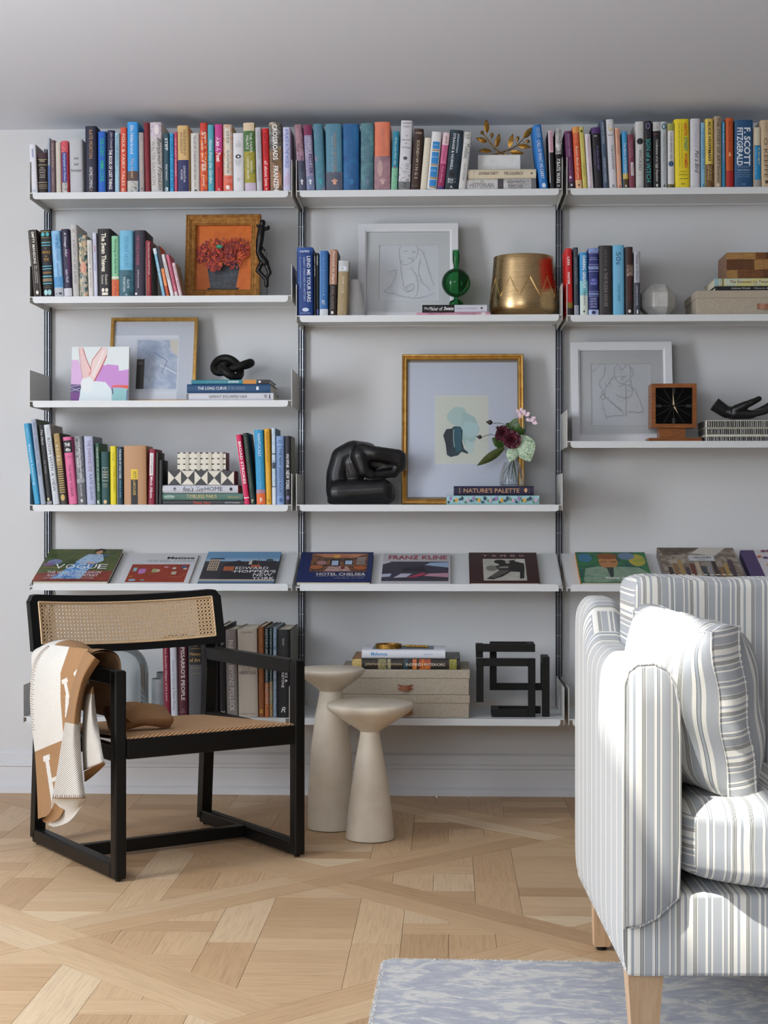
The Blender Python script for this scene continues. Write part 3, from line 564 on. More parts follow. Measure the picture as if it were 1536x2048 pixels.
row(580, 220, 5.12, 812, ZT, YF, WB1, GB1, [
 (90, 168, 45, 134, 'm:8a5f6a,a8808c,6d4b58@30', 'rose and slate children\'s novel at the row\'s end', [B('m:b58aa0,8f7a90@40', .40, .55), B('m:3c4358,55586c@40', .55, 1), T('HARRY', 'b59aa2', .16, .48, .50, .80), T('POTTER', '2c2a3c', .48, .72, .50, .85), T('THE STONE', '4b3f4c', .28, .70, .18, .40)]+HOUSE('e3dde3')),
 (172, 257, 135, 138, 'm:a9a3bc,8d86a6,c4bdce@30', 'magenta-topped lilac children\'s novel', [B('7f2a50', 0, .16), B('m:5b6b8c,8c8fae@40', .78, 1), T('HARRY', 'cfc4d6', .20, .45, .45, .85), T('POTTER', '4a3a58', .45, .74, .45, .9)]+HOUSE('d9e0ea')),
 (266, 367, 236, 130, 'm:a8779a,5b7f96,3f7f90,7d6a92@14', 'pink and teal swirled children\'s novel', [T('HARRY POTTER', '5fa0ae', .42, .75, .35, .8)]+HOUSE('3fa3aa')),
 (371, 541, 362, 128, 'm:4f7f97,5c8ea3@22', 'broad grey-blue children\'s novel with dark foot', [B('m:4b4f60,5e6272@40', .72, 1), T('HARRY POTTER', 'b08a72', .14, .72, .50, .64), T('AND THE GOBLET', '9fb4bd', .18, .74, .36, .46)]+HOUSE('d9a58c')),
 (546, 713, 541, 134, 'm:12406f,1d5c92,2a76ac@14', 'broad deep blue children\'s novel', [T('HARRY POTTER', '2f6ea4', .10, .70, .4, .6)]+HOUSE('2f76a8')),
 (719, 856, 723, 128, 'm:3c5566,4f7684,6faaa8@16', 'smoky aqua children\'s novel', [T('HARRY POTTER', '6a8f99', .30, .80, .35, .65)]+HOUSE('6a7f9a')),
 (863, 1028, 863, 112, 'm:d9694c,e08a6a@16', 'broad coral-topped children\'s novel', [B('m:8a6672,a58088,6f5866@24', .50, 1), E('b89a98', .56, .80, .2, .55), T('HARRY POTTER', 'c98a74', .1, .48, .4, .62)]+HOUSE('c9a8a4')),
 (1031, 1096, 1055, 213, 'm:1f7a9c,2c8fa6@30', 'slim blue-green novel with script title', [B('m:5fae90,86bf9a,3f9a90@60', .62, 1), T('I\'ll be you blue sky', 'd5ecec', .10, .58, .3, .7, .3), E('c24b33', .60, .63, .35, .6)]),
 (1105, 1226, 1137, 105, 'd0cfd4', 'tall white novel with inked plants at its foot', [B('m:d0cfd4,d0cfd4,2a2a2e@170', .62, 1), B('m:3a3f40,8d9090@120', .88, 1), H('ELIZABETH', '77777d', .03, .05), H('GILBERT', '77777d', .08, .10, .2, .8), H('The', '55555c', .21, .23, .38, .62), H('Signature', '55555c', .27, .295), H('of', '55555c', .32, .34, .42, .58), H('All Things', '55555c', .38, .405), E('4d4d52', .52, .57, .32, .68)]),
 (1229, 1326, 1272, 188, '3b2721', 'dark brown hardback with cream spaced capitals', [H('LEVEEN', 'd8cbb0', .06, .085, .15, .85), T('SOUND<', 'd8cbb0', .19, .47, .38, .68), T('W I N G S', 'd8cbb0', .48, .82, .38, .68), H('JAMES', '9c8d78', .93, .945, .1, .8)]),
 (1330, 1398, 1378, 282, 'd9d2bd', 'cream volume shelved with its page edges outward', [B('m:c3bba2,efe9da@400', .0, 1, .16, .84)])])
row(840, 220, 5.12, 803, ZT, YF, WB1, GB1, [
 (68, 170, 122, 216, 'dddcdd', 'white novel with four bright blue spine panels', [B('2f86c9', .17, .30, .18, .9), B('a27c4c', .31, .335, .18, .9), B('2f86c9', .35, .56, .18, .9), B('a27c4c', .565, .59, .18, .9), B('2f86c9', .605, .79, .18, .9), B('a27c4c', .795, .82, .18, .9), B('2f86c9', .835, .95, .18, .9), B('a27c4c', .955, .975, .2, .9), H('the', 'bfe0f5', .22, .24, .3, .8), H('blue book', 'bfe0f5', .42, .45, .25, .85), H('of tales', 'bfe0f5', .66, .69, .25, .85)]),
 (173, 241, 238, 222, 'cf6c94', 'slim pink and plum banded novel', [B('dcc2c6', 0, .22), B('9a2c5c', .55, .95), B('4a3a7a', .95, 1), T('JANE', '8a6a70', .06, .2, .3, .7), T('Persuasion', 'a83c64', .25, .50, .3, .7), T('Kate Davies', 'd89ab8', .60, .88, .35, .65)]),
 (244, 386, 305, 198, 'm:12181f,1d2c38,27485a@18', 'thick black and blue hardback with white two-line title', [T('JONATHAN', 'dce6ea', .06, .38, .56, .72, 0, .01), T('STRANGE & NORRELL', 'dce6ea', .06, .68, .28, .46, 0, .01), E('0a0c10', .70, .79, .25, .65), T('Susanna Clarke', 'e8eef0', .82, .90, .2, .8, .2), H('A', 'dce6ea', .94, .985, .4, .62)]),
 (391, 468, 456, 222, 'cbcac8', 'white paperback with large black lowercase title', [B('m:6a7060,cfcfca@120', .02, .12, .1, .8), T('Modoc', '2b2b2d', .20, .46, .25, .85), T('RALPH HELFER', '8d8d90', .55, .85, .35, .65)], {'y': .006}),
 (1228, 1316, 1155, 150, '2273bd', 'tall cobalt-blue poetry hardback leaning', [T('CALL US WHAT WE CARRY', 'e6edf2', .24, .84, .28, .68), T('AMANDA GORMAN', 'b9d2e6', .04, .2, .35, .8), E('d5e4f0', .91, .985, .3, .75)]),
 (1332, 1383, 1310, 208, '1a1517', 'slim volume split diagonally pink and black', [B('cfa8b4', 0, .38), B('d8d6d8', 0, .9, 0, .14), T('SOUND OF WATER', 'a5748a', .04, .34, .35, .7)]),
 (1387, 1452, 1385, 190, '17161a', 'black and white paperback with brushed lettering', [B('m:17161a,e8e6e4@60', .0, .42), T('PIRATE WARS', 'f3f1f0', .50, .90, .22, .78, 0, .015), H('M', 'e6e6e6', .93, .965, .35, .65)])])
WC1, GC1 = 'on top shelf above white polyhedron', 'books on the top shelf above the white polyhedron'
row(1090, 220, 6.144, 962, ZT, YF, WC1, GC1, [
 (282, 371, 240, 255, '5f2a55', 'plum hardback with pale lettering leaning', [T('ANTHONY MARRA', 'b58fae', .05, .45, .35, .65), T('A LIBRARY OF LIGHT', '9a6a90', .5, .84, .4, .62), B('2e2630', .88, 1), E('e9dfe6', .78, .83, .3, .6), E('d6cbd2', .92, .96, .4, .7)]),
 (378, 460, 336, 205, 'd4592f', 'orange novel with peach ends and white serif title', [B('dd9a52', 0, .10), B('e0b083', .86, 1), T('READ ALL', 'e6b08a', .11, .26, .35, .65), T('Rumi\'s Book of Love', 'f0dcc8', .32, .84, .3, .7), E('5a3a2a', .93, .965, .35, .65)]),
 (464, 526, 413, 205, 'c9bd62', 'slim pale mustard paperback', [B('3b3a25', .05, .09, .3, .7), T('NORWEGIAN', '8a8240', .58, .80, .35, .65)]),
 (530, 602, 488, 295, 'd3cdd2', 'white paperback with tiny rose lettering', [T('THREE DAUGHTERS OF', 'b06a84', .05, .5, .35, .65), T('WHISPERS IN THE VALE', 'b06a84', .52, 1, .35, .65)]),
 (607, 716, 566, 212, '171419', 'thick black hardback with purple head band', [B('4c2a6a', 0, .10), H('HB', 'd5d0da', .13, .155, .25, .6), T('The Queen of the Night', '8c79c0', .30, .70, .45, .72, .2), T('a novel in letters', '6c5a98', .38, .62, .2, .36)]),
 (720, 782, 676, 119, '46566b', 'tall slate-blue hardback', [T('WORLD OF HIDDEN', 'b7c0cc', .04, .35, .3, .7), T('UNDISCOVERED', 'b7c0cc', .55, .92, .3, .7)]),
 (787, 890, 743, 115, 'd2d1d6', 'tall white hardback with yellow crescent motif', [E('d9b93c', .06, .17, .25, .80), E('d2d1d6', .05, .14, .35, .80), H('Matthew', '55555c', .22, .24, .2, .75), T('A Year in the Art World', '4d4d55', .38, .72, .52, .74, 0, .01), E('2a2a2e', .945, .985, .4, .65), E('d2d1d6', .955, .975, .46, .59)]),
 (893, 953, 860, 220, 'd7a58b', 'slim peach hardback', [T('ELIZABETH GILBERT', 'a5674e', .03, .45, .3, .7), E('a5674e', .95, .985, .3, .7)]),
 (962, 1028, 945, 264, '3f93c4', 'slim blue novel with yellow foot', [B('c9a822', .74, .84), B('4c3f22', .84, 1), T('The Book of FORGIVING', 'e3eef2', .2, .82, .3, .7), E('d8d6c8', .94, .98, .35, .7)]),
 (1035, 1112, 1012, 304, '7c3a4c', 'mauve-red hardback with white paper label', [B('cfc8c6', .52, .77, .35, .85), T('HANYA ANGELL', 'b58896', .10, .42, .55, .8), T('THE PARIS HOURS', 'b58896', .14, .44, .25, .45), T('PARIS', '8a8486', .57, .72, .5, .7)]),
 (1115, 1222, 1113, 145, 'c6c6c4', 'thick white novel with black disc and framed title', [B('8f8f8d', .12, .125, .15, .85), B('8f8f8d', .805, .81, .15, .85), B('8f8f8d', .12, .81, .15, .17), B('8f8f8d', .12, .81, .83, .85), E('16191a', .25, .345, .12, .88), T('WICKED', '55585a', .42, .74, .35, .68), H('HB', '9a9a98', .96, .975, .3, .7)]),
 (1226, 1321, 1217, 140, '1c1a1f', 'black novel with large turquoise capitals', [E('8f86c0', .03, .12, .2, .8), E('1c1a1f', .045, .105, .3, .7), T('SON of a WITCH', '3fbdb8', .27, .91, .25, .80)]),
 (1326, 1426, 1322, 148, '17171a', 'black novel with white italic title and grey head', [B('m:8f8f92,c9c9ca,4b4b50@120', 0, .14), H('GREGORY', 'a04848', .18, .195, .15, .7), T('Confessions of an Ugly Stepsister', 'e9e6e0', .27, .91, .3, .68, .25), B('dcdad6', .935, .98, .4, .62)]),
 (1428, 1502, 1424, 150, 'b3b7ba', 'light grey novel with teal oval', [E('1f5d6b', .03, .12, .12, .88), E('c5d0d2', .05, .10, .35, .65), T('MIRROR MIRROR', '8f969c', .19, .61, .3, .7), T('Gregory', '9aa0a6', .64, .88, .35, .65, .25), B('33363a', .95, .985, .4, .65)])])
row(1300, 220, 6.508, 1013, ZT, YF, WC1, GC1, [
 (230, 323, 226, 174, 'd5d3d2', 'off-white novel with blue disc and olive ends', [B('m:b9a949,8a9a5a@90', 0, .115), B('m:8a8436,3f3f2a@90', .94, 1), T('A LION AMONG MEN', '50525a', .14, .56, .35, .65), E('3b5876', .58, .67, .12, .88), T('GREGORY', 'a9a8a8', .72, .92, .5, .66)]),
 (330, 521, 316, 119, 'e3cd1e', 'fat bright yellow hardback with rainbow capitals', [T('NINTH', 'd0452c', .065, .24, .64, .86, 0, .02), T('STREET', '3b8f7a', .265, .47, .64, .86, 0, .02), T('WOMEN', 'd0452c', .495, .71, .64, .86, 0, .02), T('Five Painters and the Movement That Changed Modern Art', '4a4632', .07, .72, .44, .52), T('Lee Elaine Grace Joan Helen', '4a4632', .07, .70, .26, .35), H('MARY', '8a7f2c', .755, .775, .35, .8), H('GABRIEL', '8a7f2c', .80, .82, .25, .85), B('4a4632', .865, .875, .3, .9), E('4a4632', .935, .955, .4, .5), E('4a4632', .935, .955, .55, .65)]),
 (527, 655, 527, 115, 'c9c9d0', 'tall white hardback with black handwriting', [T('Put a Bird', '2c2c31', .46, .79, .45, .85, .35), T('STEINKE', 'b4b4bc', .08, .42, .4, .65)]),
 (660, 720, 658, 167, '84b4cf', 'slim pale blue paperback', [T('THE UNTETHERED SOUL', '3a7ea8', .08, .72, .3, .75), E('3a6f92', .94, .98, .4, .7)]),
 (724, 831, 720, 118, 'm:cdb04a,d9bd58,a8843a@30', 'ochre and brown novel with black capitals', [B('m:a87c3a,5a3f22,8a6630@50', .66, 1), T('ALICE HOFFMAN', '1f1a14', .04, .61, .32, .66, 0, .02), T('THE RULES', 'e0c68a', .68, .9, .55, .74), T('OF MAGIC', 'e0c68a', .68, .9, .25, .44)]),
 (835, 936, 832, 85, 'a8957c', 'tallest tan hardback with black serif title', [T('THE STORY OF ART', '26211b', .02, .68, .35, .75), T('Gombrich', '2f2923', .69, .92, .4, .7), E('d6c8b0', .94, .99, .3, .7)]),
 (941, 986, 937, 155, 'm:2878a0,3a8ab0@40', 'slim turquoise-blue paperback', [B('m:8a7aa0,3a8ab0@90', .3, .6, .2, .8), T('Little Prince', 'bfe0ea', .03, .32, .3, .7)]),
 (992, 1091, 988, 110, 'c4571f', 'burnt orange novel shading to red foot', [B('a31c1c', .76, 1), T('NICOLE KRAUSS', '7a2c12', .05, .49, .3, .75), H('&', 'f0d8b8', .50, .55, .35, .65), T('HISTORY', '8a2a12', .57, .78, .35, .7)]),
 (1097, 1336, 1102, 138, '1f4d78', 'broad blue hardback with heavy white capitals', [T('F. SCOTT', 'dfe5ea', .115, .68, .50, .86, 0, .03), T('FITZGERALD', 'dfe5ea', .115, .68, .12, .44, 0, .02), H('CLASSIC', '9fb4c6', .69, .705, .15, .85), H('WORKS', 'c9d5df', .735, .755, .15, .85), H('TWO NOVELS', '8ba4b8', .775, .79, .15, .85), H('AND NINETEEN', '8ba4b8', .81, .822, .15, .85), H('SHORT STORIES', '8ba4b8', .84, .852, .15, .85), H('HB', '8ba4b8', .945, .965, .4, .6)]),
 (1352, 1446, 1350, 238, 'c9c0a8', 'cream and blue paperback with red edge', [B('1f84b8', .31, .88, .08, 1), B('1a2f3c', .30, .31), B('9c9894', .88, 1), B('b0201f', .0, 1, 0, .05), T('Largo', 'e3d8a0', .35, .63, .6, .85, 0, .02), T('Windward lines of the sea', '8cc4e0', .35, .8, .2, .4)]),
 (1450, 1590, 1437, 145, 'c0a98a', 'sand-coloured hardback with brown spaced capitals', [T('O KEEFFE', '5d4a3a', .27, .86, .28, .62), T('TWO', '8d7a64', .03, .18, .4, .62), B('4c3b2e', .90, .95, .35, .75)])])
GA2 = 'books beside the orange flower painting'; WA2 = 'on shelf with flower painting'
row(40, 420, 5.12, 880, ZA2, YF, WA2, GA2, [
 (138, 231, 80, 198, '2a221d', 'black hardback with white capitals between thin white rules', [B('d8cfc0', .0, 1, .14, .17), B('d8cfc0', .0, 1, .83, .86), T('EMPTY MANSIONS', 'f0ebe0', .03, .51, .38, .68, 0, .01), T('BILL DEDMAN', 'e6e0d4', .54, .80, .58, .7), T('PAUL CLARK NEWELL JR', 'e6e0d4', .54, .80, .36, .48), E('e6e0d4', .91, .97, .35, .65)]),
 (237, 347, 205, 200, '14161a', 'ornate black hardback banded in gold and turquoise', [B('8a7a3c', .02, .035, .08, .92), E('4fb0b8', .04, .10, .12, .45), E('4fb0b8', .04, .10, .55, .88), B('8a7a3c', .11, .12, .08, .92), B('8a7a3c', .17, .175, .06, .94), B('5fb6c4', .185, .20, .06, .94), B('5fb6c4', .225, .24, .06, .94), H('A', 'c9922c', .27, .29, .44, .56), H('WRINKLE', 'c9922c', .32, .36), H('IN', 'c9922c', .39, .41, .4, .6), H('TIME', 'c9922c', .43, .47, .25, .75), B('5fb6c4', .54, .555, .06, .94), B('5fb6c4', .58, .595, .06, .94), B('m:a8782c,14161a@260', .63, .66, .1, .9), B('5fb6c4', .69, .71, .06, .94), B('m:a8782c,3a6a72@260', .73, .78, .06, .94), B('5fb6c4', .80, .815, .06, .94), B('8a7a3c', .86, .865, .06, .94), E('9fd0d4', .90, .985, .15, .5), E('9fd0d4', .90, .985, .5, .85)]),
 (357, 452, 315, 208, 'm:5f9cca,86b8dc,a8cde6@26', 'sky-blue watercolour novel with grey foot', [B('m:3f86bc,5f9cca@30', .70, .86), B('b4b6bc', .87, 1), T('THE SPLIT COAST', '3f78b0', .06, .46, .45, .75), T('NIALL WILLIAMS', '3f78b0', .5, .7, .45, .65), E('2a3444', .94, .975, .15, .85)]),
 (455, 537, 418, 192, 'm:1f1a33,2c2444@30', 'dark indigo novel with white script and pale scalloped foot', [B('m:5a2456,2c2444@60', .30, .66, .6, 1), B('c9c9d2', .88, 1), T('A Vintage Affair', 'e4dff0', .05, .42, .3, .68, .2), T('Isabel Wolff', 'cfc6e0', .60, .80, .35, .68, .3)]),
 (541, 611, 513, 147, 'bdbab7', 'tall off-white hardback lettered in grey capitals', [T('A HISTORY OF ART & MUSIC', '6d6c6c', .21, .83, .32, .68), B('a9a6a4', .06, .11, .25, .7)]),
 (613, 696, 597, 255, 'm:1d3f4a,2a5560,d8c9a8,c9806a@70', 'dark teal novel with coral flowers and cream fronds', [E('d89a84', .44, .62, .15, .95), B('m:d9c08a,1d3f4a@150', .08, .45, .35, .65), B('m:d9d0c0,1d3f4a@150', .65, .95, .3, .7)]),
 (703, 757, 683, 304, 'd2cfc9', 'small white paperback with tiny grey capitals', [T('THE ESSAYS OF PASSAGE', '8f8c88', .06, .43, .35, .65), E('5c7a88', .50, .53, .38, .62), T('RAINER MARIA', '8f8c88', .56, .85, .35, .65)]),
 (759, 799, 742, 230, 'c9cbdc', 'very slim pale lilac paperback', [T('THE WAITING YEARS', '8a90b8', .1, .6, .3, .7), B('c98a9a', .2, .3, .3, .7)]),
 (801, 937, 793, 191, '1e1a1c', 'broad black novel with heavy cream title', [T('The Swan Thieves', 'efe9d6', .065, .635, .30, .66, 0, .025), T('Elizabeth', 'd9d3c4', .68, .83, .56, .74), T('Kostova', 'd9d3c4', .69, .82, .28, .46), E('e6e0cf', .88, .94, .28, .50), E('e6e0cf', .88, .94, .55, .78), B('e6e0cf', .945, .985, .3, .76)]),
 (940, 1017, 935, 264, '86c29a', 'mint-green novel with orange foot', [B('d9dccc', .67, .71), B('m:c4542c,e0744a@50', .72, 1), T('Nothing to See Here', '2f5c40', .06, .62, .3, .75), T('Kevin Wilson', '7c2c18', .74, .98, .3, .7, .2)]),
 (1020, 1162, 1016, 210, 'm:5fa6c9,78b8d4@16', 'broad pale blue novel with dark teal foot', [B('m:1c4454,2a6070,143440@40', .60, 1), T('DISTANT HOURS', '3b86ad', .09, .56, .36, .68), T('KATE', 'd0e0e4', .75, .88, .56, .72), T('MORTON', 'd0e0e4', .71, .93, .26, .44), H('A', 'd0e0e4', .96, .99, .4, .6)]),
 (1166, 1282, 1168, 208, '2a2436', 'dark plum-black hardback lettered in raspberry', [T('THE WORD IS MURDER', 'b0446a', .08, .53, .22, .46), T('anthony horowitz', 'c9b4c4', .60, .88, .26, .5), E('d9d0d9', .945, .985, .08, .3)]),
 (1290, 1348, 1283, 312, '8a2234', 'small crimson novel with white title', [T('The Many Lives of Small People', 'efdfe0', .03, .62, .45, .8), T('Timothy Pears', 'd99a3c', .66, .92, .4, .7), B('b8a89c', 0, 1, 0, .1)], {'side': lambda A, t, h: A.rect(.004, t-.004, .004, h-.004, 'm:2a1c18,6a4a38,a08468@40')}),
 (1456, 1492, 1360, 395, '7cb2cc', 'slim pale blue paperback leaning steeply', [T('THE RIVER', 'e6f0f4', .3, .8, .3, .7), B('d9dfe2', 0, .12)]),
 (1498, 1530, 1398, 372, 'c8562c', 'slim dark and orange paperback leaning steeply', [B('2c2a34', 0, .45), B('m:d9703c,f0a060@80', .45, .8)])])
row(320, 420, 5.12, 876, ZA2, YF, WA2, GA2, [
 (108, 148, 8, 452, 'd9d9d9', 'slim white paperback leaning steeply', [T('GILEAD ROADS', '8a8c90', .2, .6, .3, .7)]),
 (153, 188, 60, 455, 'cc6a80', 'slim rose-pink paperback leaning steeply', [B('d9d4d0', .9, 1), T('LITTLE SEED', '8a3048', .2, .75, .3, .7)]),
 (194, 232, 121, 538, 'd9bfc6', 'small blush paperback with kraft cover leaning on the row', [T('Small Rain', 'a87888', .1, .8, .3, .7)], {'side': lambda A, t, h: (A.rect(.002, t-.001, .002, h-.002, 'a58d76'), A.ell(t*.55, h*.45, t*.22, h*.22, '8a705c'), A.ell(t*.55, h*.45, t*.17, h*.17, 'a58d76'))})])
GB2 = 'books beside the white framed faint drawing'; WB2 = 'beside white tapered bookend'
row(580, 430, 5.12, 1026, ZB2, YF, WB2, GB2, [
 (76, 243, 69, 326, '12397c', 'broad royal-blue hardback with white capitals', [B('1d4a92', 0, .07), H('SAFIRE', 'dfe6f2', .045, .075, .2, .78, 0, .01), T('LEND ME YOUR EARS', 'e6ecf5', .13, .80, .62, .84, 0, .01), T('GREAT SPEECHES IN HISTORY', 'a9bfe0', .14, .79, .40, .52), T('Revised and Expanded Edition', '8fb4dc', .14, .60, .16, .26, .2), E('c9d5e8', .885, .94, .3, .72), B('12397c', .905, .92, .36, .66), H('NORTON', 'b4c4de', .955, .97, .2, .8)]),
 (247, 266, 245, 384, '1d1b1e', 'very thin black art monograph nearest blue hardback', [T('ANDY WARHOL', 'd8d8d8', .05, .38, .2, .8)]),
 (269, 298, 266, 384, '15151a', 'second thin black art monograph from blue hardback', [T('VERMEER', 'd8d8d8', .04, .20, .25, .75), B('4a5ab0', .9, .98, .2, .8)]),
 (303, 391, 303, 364, '2f67a6', 'mid-blue novel with white foot', [B('c9ced4', .90, 1), B('5c94c9', 0, .9, 0, .12), T('THE LIGHT BETWEEN OCEANS', '6b96c4', .07, .64, .35, .65), H('A', 'dfe6ee', .665, .69, .4, .6), H('ML', 'cfd8e4', .76, .83, .3, .7)]),
 (397, 474, 408, 350, '2c2322', 'rust and dark brown novel with white italic title', [B('a87c64', 0, .53), T('Portrait in Sepia', 'f0e6de', .02, .52, .3, .72, .25), T('ISABEL ALLENDE', '8a7a74', .56, .90, .35, .65), B('e6e0da', .935, .975, .3, .6)]),
 (480, 586, 496, 465, '9c8a66', 'short khaki novel with silver sticker', [B('b9bcc0', 0, .20), E('dfe3ea', .10, .19, .15, .85), T('SOME LUCK', 'ded2b4', .29, .6, .38, .62), T('Thomas Mann', 'c0b08c', .70, .92, .42, .6)], {'t': .055})])
GC2 = 'books between the brass pot and white polyhedron'; WC2 = 'beside white polyhedron'
row(1090, 430, 6.144, 1226, ZC2, YF, WC2, GC2, [
 (262, 346, 248, 405, 'c01a1c', 'red paperback with black foot and splayed front cover', [B('7a6a18', .81, .895), B('1a1412', .895, 1), T('LESS', 'f2e4e0', .13, .255, .3, .62, 0, .02), T('FASTER', 'f2e4e0', .36, .54, .3, .62, 0, .02)]),
 (357, 420, 345, 392, '3a3f48', 'charcoal paperback with silver foot', [B('9a9ca8', .85, 1), T('MAKE LIFE BEAUTIFUL', '8d96a4', .15, .55, .35, .65)], {'y': .012}),
 (432, 531, 425, 458, 'm:2c86c4,3a96cc@20', 'bright blue paperback fading to cream foot', [B('m:5fb0c4,8fcbd0@40', .45, .68), B('d2dcd0', .68, 1), T('DARING GREATLY', 'f0f6f8', .05, .57, .35, .75, 0, .025), T('BRENE BROWN', '3a5c68', .62, .84, .45, .65), E('2c3a40', .92, .96, .4, .6)]),
 (535, 662, 533, 400, '2b3270', 'navy history paperback with ornate pale bands', [B('m:9fb2dc,4a62a8@200', 0, .07), B('a9b6e0', .075, .082), B('a9b6e0', .245, .252), B('m:a9b9e0,38478c@260', .27, .32), B('a9b6e0', .345, .352), E('4a52a0', .45, .56, .12, .9), H('PETER', 'b4bde6', .145, .16, .25, .75), H('FRANKOPAN', 'b4bde6', .17, .185, .12, .88), H('SILK', 'aab4e6', .465, .495, .3, .7), H('ROADS', 'aab4e6', .52, .55, .2, .8), B('a9b6e0', .645, .652), B('m:a9b9e0,38478c@260', .67, .70), B('a9b6e0', .715, .722), H('A NEW', 'cfd6f2', .745, .77, .2, .8), H('HISTORY', 'cfd6f2', .785, .81, .2, .8), H('OF THE', 'cfd6f2', .825, .85, .2, .8), H('WORLD', 'cfd6f2', .865, .89, .2, .8), B('m:8fa6d6,c9d2ea@120', .92, 1), E('1f2a5c', .935, .99, .3, .7)]),
 (668, 828, 663, 374, '2f2b2c', 'broad charcoal-brown hardback', [T('John le Carre', '6d6664', .06, .30, .38, .65, .2), H('&', '8a8280', .335, .36, .4, .6), T('THE RUSSIA HOUSE', '8a8280', .39, .88, .38, .65)]),
 (833, 982, 826, 368, '6cb0d2', 'broad pale blue hardback with outlined numerals', [T('50s', '2f5c78', .10, .28, .3, .72), T('THE STORY OF A DECADE', '97c8de', .30, .54, .38, .62), T('THE NEW YORKER', '3a6f8c', .565, .80, .42, .62)]),
 (990, 1086, 984, 392, '2c2220', 'dark brown paperback with red lettering and face photograph', [T('STIEG LARSSON', '6e2c26', .03, .26, .4, .75), B('m:b8a494,7c6458,3a2c28@110', .26, .43, .2, 1), T('BRIDESHEAD', '7a2a22', .45, .80, .4, .72), E('e0d8d4', .92, .97, .35, .7)]),
 (1092, 1172, 1092, 447, 'a9abb4', 'slim grey and slate paperback nearest the polyhedron', [B('41444e', .49, 1), T('House of Ghosts', '55565e', .05, .46, .3, .7), T('DENISE DUHAMEL', 'b8bac4', .54, .86, .35, .62), B('dcdce0', .92, .98, .45, .7)])])
GA4 = 'books beside the patterned boxes'; WA4 = 'on shelf below rabbit painting'
